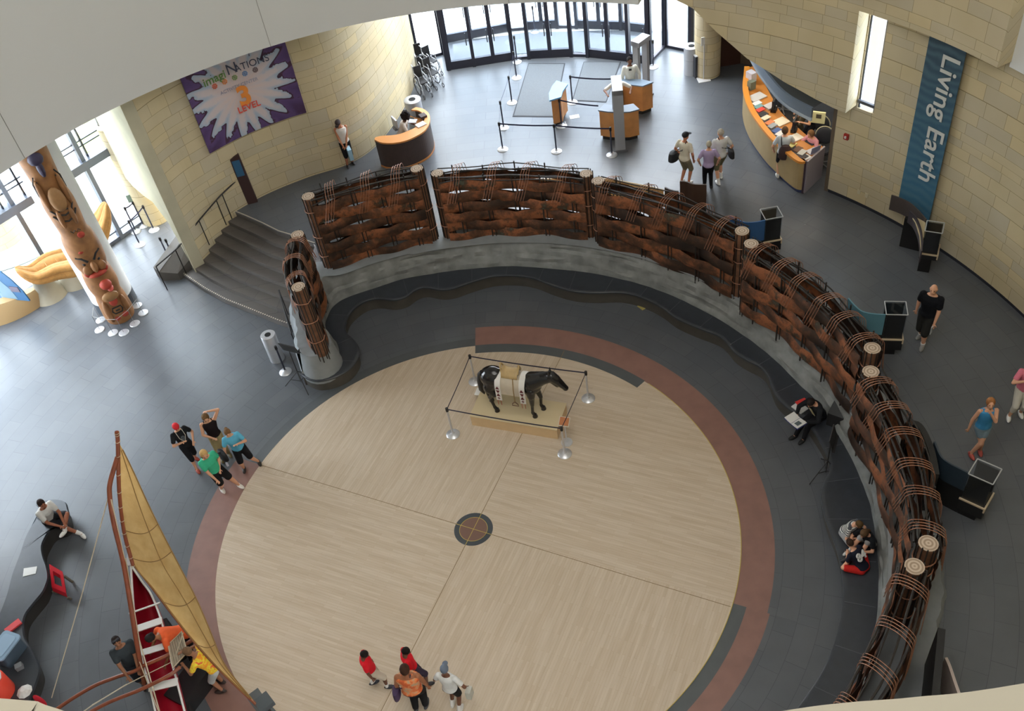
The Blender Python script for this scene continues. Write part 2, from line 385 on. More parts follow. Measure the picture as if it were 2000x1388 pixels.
# ================================================================ STAIRS
st = T('staircase', 'broad fan shaped stone staircase curving up to the entrance level', 'staircase', (-5.6, 10.2, 0))
NS = 8; edge = []
for k in range(NS):
    t = k/(NS-1); z = .1375*(k+1)
    edge.append([Vector((a.x+(c.x-a.x)*t, a.y+(c.y-a.y)*t, z)) for a, c in zip(STB, STT)])
for k in range(NS):
    e = [p.to_2d() for p in edge[k]]; z1 = .1375*(k+1)
    if k < NS-1: back = [p.to_2d() for p in edge[k+1]]; back = [q+(q-p)*.12 for p, q in zip(e, back)]
    else: back = [p+(p-q.to_2d())*.3 for p, q in zip(e, edge[k-1])]
    m_ = M(); n = len(e); vs = []; uv = []
    for i in range(n):
        for (p, z) in ((e[i], 0), (e[i], z1-.004*(k == NS-1)), (back[i], z1-.004*(k == NS-1)), (back[i], 0)): vs.append((p.x, p.y, z)); uv.append((i*.8, z+p.y*.7))
    fs = []
    for i in range(n-1):
        for jx in range(3): fs.append((i*4+jx, i*4+jx+1, i*4+4+jx+1, i*4+4+jx))
    fs += [(0, 1, 2, 3), tuple(n*4-4+q for q in (3, 2, 1, 0))]
    m_.add(vs, fs, uv); stp = m_.build('step', STAIRM, st)
    if k in (0, NS-1):
        d = M(); pts = resample([p+Vector((0, 0, .002)) for p in edge[k]], 62)
        for p in pts: d.box((p.x+.02, p.y+.05, z1+.004), (.035, .035, .012), .7)
        d.build('tactile_studs', mat((214, 206, 190), .4, .3), stp)
# curb wall left of the stairs
c0, c1 = P(311, 531, .35), P(384, 470, .6)
cw = M(); dx = (c1-c0); nn = Vector((-dx.y, dx.x, 0)).normalized()*.35
cw.add([(c0.x, c0.y, 0), (c1.x, c1.y, 0), (c1.x+nn.x, c1.y+nn.y, 0), (c0.x+nn.x, c0.y+nn.y, 0), (c0.x, c0.y, .36), (c1.x, c1.y, 1.1), (c1.x+nn.x, c1.y+nn.y, 1.1), (c0.x+nn.x, c0.y+nn.y, .36)],
       [(0, 3, 2, 1), (4, 5, 6, 7), (0, 1, 5, 4), (1, 2, 6, 5), (2, 3, 7, 6), (3, 0, 4, 7)])
c2 = Vector((STB[0].x, STB[0].y, 0)); c3 = Vector((STT[0].x, STT[0].y, 0))
cw.add([(c2.x-.12, c2.y-.05, 0), (c3.x-.12, c3.y+.1, 0), (c1.x, c1.y, 0), (c0.x, c0.y, 0), (c2.x-.12, c2.y-.05, .25), (c3.x-.12, c3.y+.1, 1.12), (c1.x, c1.y, 1.1), (c0.x, c0.y, .34)],
       [(0, 3, 2, 1), (4, 5, 6, 7), (0, 1, 5, 4), (1, 2, 6, 5), (2, 3, 7, 6), (3, 0, 4, 7)])
cw.build('stair_curb', mat((92, 88, 84), .6, var=.05), st)
def handrail(px, label, z0=.0):
    """list of (px, py, floor z) of post feet"""
    pts = [P(x, y, z) for x, y, z in px]; t = T('handrail', label, 'handrail', pts[0])
    tops = [p+Vector((0, 0, .92)) for p in pts]
    M().tube(spline(tops, 6), .022, 8).build('top_rail', BLACKM, t, smooth=True)
    for p, q in zip(pts, tops): M().tube([p, q], .016, 8).build('post', BLACKM, t, smooth=True)
    return t
handrail([(327, 566, 0), (364, 534, .14), (376, 521, .28), (409, 478, .69), (442, 439, .96), (453, 427, 1.0), (484, 397, 1.1)], 'dark metal handrail climbing the left side of the stairs')
handrail([(588, 700, 0), (572, 648, .14), (563, 614, .3)], 'short dark handrail at the foot of the stairs beside the woven screen')
# ================================================================ WALLS
WR = 13.67
wc = lambda a0, a1, r=WR, n=60: [p for p in arc(r, a0, a1, n)]
w = M(); w.sheet(wc(37.5, -72), E1+.12, 6.76, -.9)
b0 = M(); b0.sheet(wc(37.5, -72, WR+.03), E1-.05, E1+.13, .5)
# slot window cut: wall is built in three bands around the opening
w = M()
w.sheet(wc(37.5, 35.3, n=6), E1+.12, 7.4, .14)
w.sheet(wc(35.3, 33.3, n=6), E1+.12, 3.96, .14, uv0=.52)
w.sheet(wc(35.3, 33.3, n=6), 6.85, 7.4, .14, uv0=.52)
w.sheet(wc(33.3, -72, n=80), E1+.12, 7.4, .14, uv0=1.0)
structure(w, 'wall_right', STONE, label='curved limestone wall on the right')
structure(b0, 'baseboard_right', mat((40, 42, 52), .6))
# projecting upper wall above the counter and round to the right
UA = [(75, 7.0), (66, 6.55), (60, 6.25), (56.6, 6.06), (54.6, 5.89), (51.7, 5.33), (50.4, 5.13), (47.9, 4.75), (43.2, 4.34), (39.4, 4.13), (37.0, 4.05), (35.4, 4.03)]
up = M(); pts = []; zz = []
for (a, z), (a2_, z2) in zip(UA[:-1], UA[1:]):
    for k in range(4): t = k/4; pts.append(pol(13.2, a+(a2_-a)*t).to_2d()); zz.append(z+(z2-z)*t)
pts.append(pol(13.2, 35.4).to_2d()); zz.append(4.03)
up.sheet(pts, zz, 12.5, .46)
up.sheet(wc(35.4, 19.4, 13.2, 20), 6.74, 12.5, .46, uv0=sum((pts[k+1]-pts[k]).length for k in range(len(pts)-1)))
structure(up, 'wall_upper', STONE, label='projecting curved limestone wall above the long counter')
x = M(); x.sheet(wc(19.5, 4, 13.58, 12), 6.62, 12.5, .1); structure(x, 'wall_plaster', PLASTER, label='smooth white wall panel at the top right')
wn = M(); wn.sheet(wc(35.3, 33.3, WR+.07, 6), 3.9, 6.9, -.02)
wo = wn.build('window_1', GLASS, kind='structure')
x = M()
for a in (35.2, 33.4): p = pol(WR+.07, a); x.box((p.x, p.y, 5.2), (.05, .05, 2.7), R(a))
x.sheet(wc(35.3, 33.3, WR+.04, 4), 4.12, 4.2, -.06); x.build('window_frame', ALU, wo)
# small fixtures on the right wall
t = T('fire_alarm', 'small red fire alarm box on the limestone wall near the counter', 'fire alarm', P(1653, 277, 3.0))
q = pol(WR-.03, 36.0, 3.05); M().box(q, (.06, .13, .16), R(36)).build('housing', mat((150, 40, 34), .4), t); M().box(pol(WR-.07, 36.0, 3.05), (.03, .05, .06), R(36)).build('lens', WHITE, t)
for (px, py, lb) in ((1673, 378, 'left one of two small beige outlet plates low on the curved wall'), (1688, 385, 'right one of two small beige outlet plates low on the curved wall')):
    a = math.degrees(math.atan2(P(px, py, 1.55).y, P(px, py, 1.55).x)); 
    M().box(pol(WR-.01, a, 1.55), (.02, .09, .13), R(a)).build('outlet_plate', mat((205, 195, 165), .5), label=lb, cat='outlet plate')
# left banner wall
LW = [(-7.15, 11.05), (-6.6, 11.75), (-5.29, 12.78), (-3.9, 13.4), (-2.59, 13.75), (-1.74, 14.4), (-1.05, 15.6), (-.5, 17.0), (-.12, 18.4), (.0, 19.7)]
lw = M(); lp = [p.to_2d() for p in spline([(a, b, 0) for a, b in LW], 8)]
lw.sheet(lp, 0.0, 8.0, .6)
structure(lw, 'wall_left', STONE, label='tall curved limestone wall behind the big purple banner')
# pale end of the wall sweeping back to the window, cut away below
EW = [(-7.15, 11.05), (-7.45, 11.5), (-7.85, 12.1), (-8.3, 12.8), (-8.75, 13.5), (-9.15, 14.2)]
ez = [zat(x, y, px, py) for (x, y), (px, py) in zip(EW, ((350, 462), (334, 432), (313, 386), (298, 372), (268, 358), (246, 338)))]
ez = [0.0, max(.5, ez[1]), ez[2], ez[3], ez[4], ez[5]]
e_ = M(); e_.sheet(EW, [min(5, z) for z in ez], 8.0, .35)
structure(e_, 'wall_left_end', mat((196, 190, 164), .85, var=.06, scale=2, spec=.2), label='pale curved end of the limestone wall beside the window')
pc = P(296, 436, 0)
x = M(); x.lathe([(.5, 0), (.5, 3.6)], (pc.x+.12, pc.y+.3, 0), 40)
x.uv = {i: ((i % 40)*.1, 0 if i < 40 else 3.6) for i in range(80)}
structure(x, 'wall_pier', STONE, smooth=True, label='round limestone pier under the overhanging wall end')
# white plaster fascia of the balcony
fa = M(); fp = wc(158, 60, 12.5, 90); fa.sheet(fp, 6.2, 12.5, .35)
structure(fa, 'wall_fascia', PLASTER, smooth=True, label='big white curved balcony front at the top left')
x = M()
for a in (137.6, 105.9, 76): p = pol(12.49, a); x.box((p.x, p.y, 9.35), (.012, .012, 6.3), R(a))
structure(x, 'trim_5', mat((150, 150, 145), .8))
sl = M(); ring(sl, 12.6, 16.6, 60, 158, 6.9, 60); structure(sl, 'ceiling_lobby', PLASTER)
# parapet under the camera
PR = [(-96, 11.9), (-90, 12.3), (-87.5, 12.47), (-86, 12.57), (-85.7, 12.60), (-84.6, 12.74), (-83.3, 12.79), (-82.3, 12.82), (-82.0, 12.832), (-81.7, 12.848), (-81.2, 12.87), (-79.5, 12.93), (-76, 13.0), (-70, 13.05)]
x = M(); pr_ = [p.to_2d() for p in spline([pol(r_, a) for a, r_ in PR], 6)]; x.sheet(pr_, 16.2, 17.3, -.24)
pw = structure(x, 'wall_parapet', mat((206, 200, 182), .8), label='cream curved balcony parapet at the bottom edge')
x = M(); q = pol(13.0, -81.45); x.box((q.x, q.y, 17.3), (.0015, .2, .002), R(8.55)); x.build('joint', mat((150, 145, 130), .8), pw)
# ceiling and upper drum closing the hall
x = M(); ring(x, 0, 16, 0, 360, 21.5, 72); structure(x, 'ceiling', mat((235, 232, 224), .9))
x = M(); x.sheet(wc(60, -202+0, 15.6, 90), 7.3, 21.5, -.3); x.sheet(wc(158, 60, 15.6, 50), 7.3, 21.5, -.3); structure(x, 'wall_drum', mat((228, 224, 212), .9))
# lower hall wall closing left-bottom, outside the frame
x = M(); x.sheet(wc(-72, -200, 17.5, 60), 0, 7.4, -.3); structure(x, 'wall_back', mat((200, 196, 186), .9))
x = M(); ring(x, 12.9, 18, -72, -202, 7.2, 50); structure(x, 'ceiling_gallery', PLASTER)
x = M(); x.sheet(wc(-72, -202, 12.9, 60), 6.2, 7.6, -.3); structure(x, 'wall_gallery_front', PLASTER)
# recess behind the counter
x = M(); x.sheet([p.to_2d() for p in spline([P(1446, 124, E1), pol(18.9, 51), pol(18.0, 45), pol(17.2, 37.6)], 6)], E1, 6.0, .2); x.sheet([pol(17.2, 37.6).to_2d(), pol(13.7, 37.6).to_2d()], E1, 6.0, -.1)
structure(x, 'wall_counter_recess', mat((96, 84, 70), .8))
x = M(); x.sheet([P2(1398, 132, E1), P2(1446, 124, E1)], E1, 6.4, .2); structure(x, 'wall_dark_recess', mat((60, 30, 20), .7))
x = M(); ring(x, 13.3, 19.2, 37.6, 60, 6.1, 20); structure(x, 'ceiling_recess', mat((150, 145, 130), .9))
# limestone pier right of the entrance
q = P(1385, 150, E1); x = M(); x.lathe([(.42, 0), (.42, 5.2)], (q.x, q.y+.25, E1), 32); x.uv = {i: ((i % 32)*.085, (E1 if i < 32 else 6.2)) for i in range(64)}
structure(x, 'wall_entrance_pier', STONE, smooth=True, label='rounded limestone pier right of the entrance doors')
x = M(); x.sheet([(9.15, 17.0), (9.75, 17.3), (10.2, 16.2)], E1, 6.4, .1); structure(x, 'wall_entrance_side', PLASTER)
# ================================================================ ENTRANCE GLAZING
BAY = [(.0, 19.55), (.96, 19.79), (1.05, 18.6), (1.93, 18.56), (3.31, 18.53), (3.86, 18.43), (5.3, 18.08), (5.84, 17.86), (7.1, 17.1), (7.7, 16.7), (8.47, 17.63), (9.2, 17.0)]
def pane(i, a, b, door=0, rail=.0):
    a = Vector((a[0], a[1], 0)); b = Vector((b[0], b[1], 0)); d = (b-a); Ln = d.length; u = d.normalized(); ang = math.atan2(d.y, d.x)
    g = M(); mid = (a+b)/2; g.box((mid.x, mid.y, E1+2.6), (Ln-.06, .02, 4.9), ang)
    o = g.build('door_%d' % i if door else 'window_%d' % i, GLASS, kind='structure')
    fr = M()
    for p in (a, b): fr.box((p.x, p.y, E1+2.7), (.11, .2, 5.4), ang)
    bh = .3 if door else .1
    fr.box((mid.x, mid.y, E1+bh/2), (Ln, .11, bh), ang)
    if door:
        fr.box((mid.x, mid.y, E1+2.5), (Ln, .12, .12), ang)
        if door == 2: fr.box((mid.x, mid.y, E1+1.25), (.13, .1, 2.5), ang)
    fr.build('door_frame' if door else 'window_frame', ALUD, o)
    if door:
        hs = (-.12, .12) if door == 2 else (Ln/2-.15,)
        nrm = Vector((u.y, -u.x, 0))
        for h in hs:
            c = mid+u*h+nrm*.1; M().tube([(c.x, c.y, E1+.85), (c.x, c.y, E1+1.3)], .018, 8).build('door_handle', STEELD, o)
    return o
kinds = [0, 0, 1, 2, 0, 2, 0, 2, 1, 0, 0]
for i in range(len(BAY)-1): pane(i+2, BAY[i], BAY[i+1], kinds[i])
OUT = [(1.1, 20.6), (2.01, 20.62), (3.4, 20.66), (4.03, 20.55), (5.14, 20.28), (5.81, 20.01), (7.3, 19.35), (8.2, 18.75)]
ok_ = [1, 2, 0, 2, 0, 2, 1]
for i in range(len(OUT)-1): pane(i+14, OUT[i], OUT[i+1], ok_[i])
vm = M(); vm.prism([(1.25, 18.95), (3.3, 18.9), (5.2, 18.45), (7.5, 17.2), (7.95, 18.5), (5.8, 19.7), (4.0, 20.3), (1.3, 20.35)], E1+.002, E1+.012)
vm.build('entrance_carpet', mat((116, 120, 124), .95, var=.05, scale=30), label='grey carpet between the inner and outer entrance doors', cat='carpet')
# ================================================================ LEFT WINDOW WALL
def wl(x): return (x, x+23.72)
gx0, gx1 = -16.5, -9.2; c0 = wl(gx0); c1 = wl(gx1)
g = M(); mid = ((c0[0]+c1[0])/2, (c0[1]+c1[1])/2); g.box((mid[0], mid[1], 4.0), (math.dist(c0, c1), .02, 7.9), R(45))
gw = g.build('window_30', GLASS, kind='structure')
fr = M()
for px, py in ((236, 468), (108, 560), (-20, 640)):
    q = P(px, py, 0); s_ = q.x; fr.box((s_, s_+23.72, 3.5), (.13, .2, 7.0), R(45))
for x0 in (-11.37, -12.9): fr.box((x0, x0+23.72, 1.4), (.09, .15, 2.8), R(45))
fr.box((mid[0], mid[1], 2.83), (math.dist(c0, c1), .35, .26), R(45)); fr.box((mid[0], mid[1], .06), (math.dist(c0, c1), .14, .12), R(45)); fr.box((mid[0], mid[1], .32), (math.dist(c0, c1), .06, .05), R(45))
fr.build('window_frame', ALU, gw)
fr = M()
for k in range(12):
    x0 = -9.55-k*.52; fr.box((x0, x0+23.78, 4.6), (.05, .09, 3.3), R(45))
for z in (3.35, 3.52): fr.box((mid[0], mid[1]+.06, z), (math.dist(c0, c1), .05, .035), R(45))
fr.build('mullions', ALUD, gw)
# ================================================================ OUTSIDE
o1 = M(); o1.prism([(-60, 24), (-9.1, 14.75), (-9.1, 60), (-60, 60)], -.12, -.04)
o1 = M(); o1.add([(-60, -30, -.05), (-17.2, 6.6, -.05), (-8.6, 15.3, -.05), (-2, 30, -.05), (-2, 70, -.05), (-60, 70, -.05)], [(0, 1, 2, 3, 4, 5)])
structure(o1, 'ground_plaza', mat((226, 224, 218), .9, var=.03, scale=.6), label='sunlit paving outside the left windows')
o2 = M(); o2.add([(-1.9, 18.0, E1-.03), (-1.9, 70, E1-.03), (50, 70, E1-.03), (50, 16.0, E1-.03)], [(3, 2, 1, 0)]); 
structure(o2, 'ground_forecourt', mat((228, 226, 220), .9, var=.03, scale=.6), label='sunlit forecourt outside the entrance doors')
gr = M(); gr.prism([P2(135, 262, .3), P2(170, 215, .3), P2(215, 190, .3), P2(260, 230, .3), P2(240, 262, .3), P2(165, 285, .3)], -.04, .06)
gr.build('lawn', mat((150, 168, 96), .95, var=.2, scale=3), label='strip of lawn outside above the left window rail', cat='lawn', kind='stuff')
q = P(60, 505, 0)
cc = M(); cc.lathe([(.95, -.04), (.95, 7.5)], (q.x-1.5, q.y+1.6, 0), 40); cc.uv = {i: ((i % 40)*.15, 0 if i < 40 else 7.5) for i in range(80)}
cc.build('exterior_column', STONE, smooth=True, label='big round limestone column outside the left windows', cat='column')
wt = M(); wq = Vector((q.x-1.5, q.y+1.6, 0)); rows = []
for i in range(16):
    r_ = 1.0+i*.07; rows.append([Vector((wq.x+r_*1.25*cos(2*pi*j_/48), wq.y+r_*sin(2*pi*j_/48), -.02+.018*sin(i*2.2+j_*.5))) for j_ in range(48)])
wt.grid(rows, closed=True); wt.build('water_pool', mat((150, 160, 152), .15, var=.1, scale=2), smooth=True, label='rippling water pool around the outside column', cat='water', kind='stuff')
# ================================================================ ROCK WALL AND BENCH
fpx = [(584, 728), (601, 739), (623, 743), (656, 735), (682, 720), (698, 700), (702, 681), (692, 663), (679, 651), (674, 640), (680, 616), (696, 598), (716, 586), (740, 582), (768, 585), (792, 579), (810, 566), (830, 560), (860, 565), (886, 562), (920, 550), (960, 539), (1000, 537), (1040, 542), (1080, 557), (1120, 568), (1160, 571), (1210, 570), (1250, 579), (1290, 598), (1320, 620), (1360, 638), (1402, 654), (1420, 669), (1434, 686), (1456, 701), (1482, 714), (1497, 729), (1507, 754), (1518, 776), (1542, 798), (1570, 816), (1592, 846), (1605, 868), (1617, 893), (1620, 916), (1610, 940), (1603, 962), (1611, 1008), (1635, 1074), (1646, 1139), (1644, 1188), (1631, 1250), (1607, 1307), (1554, 1385), (1480, 1460), (1380, 1540)]
SZ = .45
front = spline([P(x, y, SZ) for x, y in fpx], 5)
ctr = [P(612, 716, SZ), P(628, 708, SZ), P(618, 655, SZ), P(613, 610, SZ), P(628, 570, SZ)]
ctr = [Vector((-3.46, 5.0, SZ)), P(630, 712, SZ), P(620, 655, SZ), P(613, 612, SZ), P(626, 572, SZ)]+[pol(8.95, a, SZ) for a in (108, 104, 100, 95, 90, 80, 70, 60, 50, 40, 30, 20, 10, 0, -10, -20, -30, -40, -50, -60)]
ctr = ctr[1:]
cs = resample(spline(ctr, 6), 240)
# seat back (= foot of the rock) traced on the seat
bpx = [(591, 729), (617, 734), (636, 729), (649, 721), (661, 704), (663, 690), (659, 672), (644, 656), (636, 640), (641, 618), (654, 596), (680, 580), (740, 560), (790, 544), (850, 534), (920, 525), (1000, 520), (1080, 525), (1160, 534), (1230, 550), (1300, 572), (1364, 602), (1415, 630), (1471, 669), (1518, 707), (1559, 750), (1598, 787), (1644, 861), (1672, 914), (1697, 984), (1713, 1074), (1715, 1168), (1707, 1242), (1689, 1311), (1668, 1387), (1620, 1460), (1540, 1540)]
backc = spline([P(x, y, SZ) for x, y in bpx], 6)
def closest_poly(a, b):
    """pair every point of a with a monotone position on b"""
    res = []; k = 0; nb = len(b)
    for p in a:
        best = min(range(k, min(nb, k+14)), key=lambda i: (b[i]-p).length); k = best; res.append(b[best])
    return res
fr_ = resample(front, 260); bk_ = resample(backc, 700); bk_ = closest_poly(fr_, bk_)
bench = T('stone_bench', 'long dark polished stone bench with wavy edge around the wooden circle', 'bench', (0, 0, 0))
s1 = M(); rows = []
for p, q in zip(fr_, bk_):
    d = (q-p); d.z = 0; d.normalize(); qq = q+d*.12
    rows.append([p+d*.05+Vector((0, 0, -.09)), p+d*.0+Vector((0, 0, -.06)), p+Vector((0, 0, -.02)), p+d*.03+Vector((0, 0, 0)), p+d*.1, qq])
s1.grid(rows); s1.build('seat', GRANITE, bench, smooth=True)
s2 = M(); rows = []
for p, q in zip(fr_, bk_):
    d = (q-p); d.z = 0; d.normalize(); b_ = p+d*.07
    rows.append([Vector((b_.x, b_.y, 0)), Vector((b_.x, b_.y, SZ-.06))])
s2.grid(rows); s2.build('base', mat((74, 70, 64), .55, var=.1, scale=5), bench, smooth=True)
s3 = M(); 
for i in range(8, 250, 9):
    p, q = fr_[i], bk_[i]; s3.obox((p+q)/2+Vector((0, 0, .0015)), (q-p)*.9, Vector((-(q-p).y, (q-p).x, 0)).normalized()*.01, (0, 0, .003))
s3.build('joint_lines', mat((84, 88, 92), .5), bench)
# rock: strata from the seat up to the smooth top
bb = resample(backc, 420); cc_ = resample(spline(ctr, 6), 1500); cc_ = closest_poly(bb, cc_)
rk = M(); rows = []
prof = [(0, SZ-.05), (.0, .50), (.06, .60), (.10, .62), (.12, .74), (.20, .80), (.22, .92), (.32, .97), (.34, 1.08), (.45, 1.17), (.6, 1.20), (1.0, 1.215)]
rn = random.Random(3); ph = [rn.uniform(0, 6) for _ in range(20)]
nb = len(bb)
for i, (p, q) in enumerate(zip(bb, cc_)):
    d = (q-p); d.z = 0; ln = d.length; d.normalize(); row = []; endf = min(1, (i+3)/30)
    for k, (o_, z) in enumerate(prof):
        wv = (.02*sin(i*.23+ph[k])+.02*sin(i*.09+ph[k+3])+.008*sin(i*.77+ph[k+5]))*(0 if k in (0, len(prof)-1) else 1)
        zz_ = z+(.02*sin(i*.21+ph[k+2]) if 1 < k < 10 else 0)
        row.append(p+d*min(ln, max(0, o_*ln*1.25+wv))+Vector((0, 0, zz_-SZ)))
    rows.append(row)
rk.grid(rows[:]); 
structure(rk, 'wall_rock', ROCK, smooth=True, label='layered grey rock retaining wall behind the curved bench')  # retaining wall of layered rock
tp = M(); cs2 = resample(spline(ctr, 6), 260); rows = []
for i, p in enumerate(cs2):
    t = (cs2[min(i+1, 259)]-cs2[max(i-1, 0)]).normalized(); nn = Vector((-t.y, t.x, 0)); 
    wi = .22 if i < 50 else .3; wo_ = .42 if i < 55 else .62
    a = .03*sin(i*.6)+.02*sin(i*1.7)
    rows.append([p+nn*(-wi-.03)*-1*-1+Vector((0, 0, 1.19-SZ)), p+Vector((0, 0, 1.225-SZ)), p+nn*(wo_+a)+Vector((0, 0, 1.2-SZ)), p+nn*(wo_+.1+a)+Vector((0, 0, 1.05-SZ)), p+nn*(wo_+.16+a)+Vector((0, 0, -SZ))])
# normal points to the outside of the curve
if (rows[150][2]-Vector((0, 0, 0))).to_2d().length < cs2[150].to_2d().length:
    rows2 = []
    for i, p in enumerate(cs2):
        rows2.append([Vector((2*p.x-v.x, 2*p.y-v.y, v.z)) for v in rows[i]])
    rows = rows2
tp.grid(rows)
cpt = rows[0]; fan = [cpt[2]]
e0 = cs2[0]
vs = [e0+Vector((0, 0, 1.22-SZ))]+[e0+Vector((cos(k*2*pi/20)*.42, sin(k*2*pi/20)*.42, 1.19-SZ)) for k in range(20)]+[e0+Vector((cos(k*2*pi/20)*.56, sin(k*2*pi/20)*.56, -SZ+.3)) for k in range(20)]
tp.add(vs, [(0, k+1, (k+1) % 20+1) for k in range(20)]+[(k+1, (k+1) % 20+1, 21+(k+1) % 20, 21+k) for k in range(20)])
structure(tp, 'wall_rock_top', ROCKT, smooth=True, label='smooth pale top of the rock wall carrying the woven screens')  # upper face and outer side of the rock wall
# ================================================================ WOVEN COPPER SCREENS
HOOP = mat((158, 112, 88), .45, .3, var=.15, scale=5)
def screen(name_lbl, pa, pb, za, zb, z0=1.16, rows=7, hoops=4, depth=.24, mid=None, sp=.82, seed=1):
    rn = random.Random(seed)
    a = Vector(pa[:2]); b = Vector(pb[:2])
    if mid is None:
        ra, rb = a.length, b.length; aa, ab = math.atan2(a.y, a.x), math.atan2(b.y, b.x)
        path = [Vector(((ra+(rb-ra)*t/80)*cos(aa+(ab-aa)*t/80), (ra+(rb-ra)*t/80)*sin(aa+(ab-aa)*t/80))) for t in range(81)]
    else: path = [p.to_2d() for p in resample(spline([a.to_3d()]+[Vector(m_).to_3d() for m_ in mid]+[b.to_3d()], 10), 81)]
    d = [0]
    for i in range(1, 81): d.append(d[-1]+(path[i]-path[i-1]).length)
    Ln = d[-1]
    def at(s_):
        s_ = max(0, min(Ln, s_)); i = min(79, max(0, next((k for k in range(80) if d[k+1] >= s_), 79))); t = (s_-d[i])/(d[i+1]-d[i])
        p = path[i].lerp(path[i+1], t); tg = (path[min(80, i+2)]-path[max(0, i-1)]).normalized(); nn = Vector((tg.y, -tg.x))
        if nn.dot(p) < 0: nn = -nn
        if mid is not None and nn.dot(Vector((-1, 0))) < 0: nn = -nn
        return p, nn, tg
    z1 = lambda s_: za+(zb-za)*s_/Ln
    t = T('woven_screen', name_lbl, 'woven screen', (path[40].x, path[40].y, z0), 0, 'woven copper screens on the rock wall')
    # end posts
    for s_, zt in ((0, za), (Ln, zb)):
        p, nn, tg = at(s_); c = Vector((p.x, p.y, 0))
        q = M(); q.lathe([(.165, z0-.04), (.17, 1.9), (.16, 2.6), (.17, zt+.06)], c, 16); po = q.build('post', mat((104, 70, 48), .75, var=.35, scale=5, bump=.5), t, smooth=True)
        q = M(); q.lathe([(.165, zt+.06), (.165, zt+.075), (.0, zt+.078)], c, 20); q.build('log_end', GRAIN, po)
        q = M()
        for k in range(12):
            an = 2*pi*k/12+rn.random()*.2; r_ = .178; q.tube([(p.x+r_*cos(an), p.y+r_*sin(an), z0-.12-rn.random()*.1), (p.x+r_*cos(an), p.y+r_*sin(an), zt+.03+rn.random()*.09)], .014, 5)
        q.build('bark_rods', DARKROD, po)
        q = M()
        for zz in (z0+.5, z0+1.15, zt-.35):
            q = M(); q.tube([(p.x+.2*cos(2*pi*k/14), p.y+.2*sin(2*pi*k/14), zz+rn.uniform(-.02, .02)) for k in range(14)], .012, 5, closed=True); q.build('binding', HOOP, po)
        pass
    # upright rods
    nbar = max(1, int(round(Ln/sp))); bars = [Ln*(k+.5)/nbar for k in range(nbar)]
    for k, s_ in enumerate(bars):
        q = M(); p, nn, tg = at(s_)
        for side in (-1, 1):
            c = p+nn*depth*side; j_ = rn.uniform(-.04, .04)
            q.tube([(c.x+tg.x*j_, c.y+tg.y*j_, z0-.16), (c.x+tg.x*j_, c.y+tg.y*j_, z1(s_)+rn.uniform(.02, .16))], .019, 6)
            c2 = c+tg*(.1+j_); q.tube([(c2.x, c2.y, z0-.05), (c2.x, c2.y, z1(s_)-.05)], .013, 5)
        q.build('upright_rod', DARKROD, t)
    # woven copper bands, inner face then outer face
    for side in (-1, 1):
        for r_ in range(rows):
            q = M(); n = int(Ln/.09)+2; rws = []; nse = rn.uniform(0, 6)
            for i in range(n+1):
                s_ = Ln*i/n; p, nn, tg = at(s_); zt = z1(s_)-.12; hh = (zt-z0)/rows; zc = z0+hh*(r_+.5)
                k = s_/Ln*nbar-.5; w = cos(pi*(k+r_)); off = side*(depth+.055*w)
                g = max(0, w)**3; near = abs(cos(pi*k))**8
                h1 = hh*(.53-.05*rn.random()*0-(.10 if w > 0 else -.0)*near); sg = .03*sin(s_*1.3+nse)
                lo, hi = zc-h1+sg, zc+h1-(.09*hh if w < 0 else 0)*near+sg
                c = p+nn*off; bu = nn*side*.03
                c2 = c+bu
                rws.append([Vector((c.x, c.y, lo)), Vector((c2.x, c2.y, (lo*2+hi)/3)), Vector((c2.x, c2.y, (lo+2*hi)/3)), Vector((c.x, c.y, hi))])
            q.grid(rws); q.build('copper_band', COPPER, t, smooth=True)
    # long rods lying along the top
    for k in range(6):
        side = (-1, -1, -.5, .3, 1, 1)[k]; o = rn.uniform(-.03, .03); dz = (-.1, .02, -.05, 0, .02, -.12)[k]; q = M(); pts = []
        for i in range(int(Ln/.4)+2):
            s_ = Ln*i/(int(Ln/.4)+1); p, nn, tg = at(s_); c = p+nn*(depth*side+o+.03*sin(s_*2.1+k)); pts.append((c.x, c.y, z1(s_)+dz+.035*sin(s_*3+k*2)))
        q.tube(pts, .022 if k % 2 else .016, 6); q.build('top_rod', DARKROD, t)
    q = M(); pts = []
    # copper hoops arching over
    for h in range(hoops):
        s0 = Ln*(h+.5)/hoops+rn.uniform(-.1, .1)-.1; q = M(); nh = 4
        for k in range(nh):
            s_ = s0+k*.075; p, nn, tg = at(s_); z = z1(s_); pts = []
            for i in range(15):
                an = pi*i/14; x_ = -cos(an)*(depth+.075); pts.append((p.x+nn.x*x_+tg.x*.12*(-cos(an))*.6, p.y+nn.y*x_+tg.y*.12*(-cos(an))*.6, z-.02+sin(an)*(.2+.02*k)))
            f_, l_ = Vector(pts[0]), Vector(pts[-1])
            p1, n1, t1 = at(s_-.3); p2, n2, t2 = at(s_+.2)
            e1 = Vector(((p1-n1*(depth+.11)).x, (p1-n1*(depth+.11)).y, z-.72)); e2 = Vector(((p2+n2*(depth+.11)).x, (p2+n2*(depth+.11)).y, z-.72))
            q.tube([e1, f_.lerp(e1, .5)]+pts+[l_.lerp(e2, .5), e2], .0075, 5)
        q.build('copper_hoops', HOOP, t, smooth=True)
    return t
q = P
screen('tall reddish woven copper screen nearest the stairs', q(603, 387, 3.5), q(815, 333, 3.5), 3.5, 3.5, seed=2, rows=7, hoops=3)
screen('woven copper screen facing the entrance desks, straight across the back', q(855, 342, 3.25), q(1145, 343, 3.15), 3.25, 3.15, seed=3, rows=6, hoops=4)
screen('woven copper screen in front of the reed boat and brown panels', q(1168, 357, 3.1), q(1449, 455, 3.1), 3.1, 3.1, seed=4, rows=5, hoops=5)
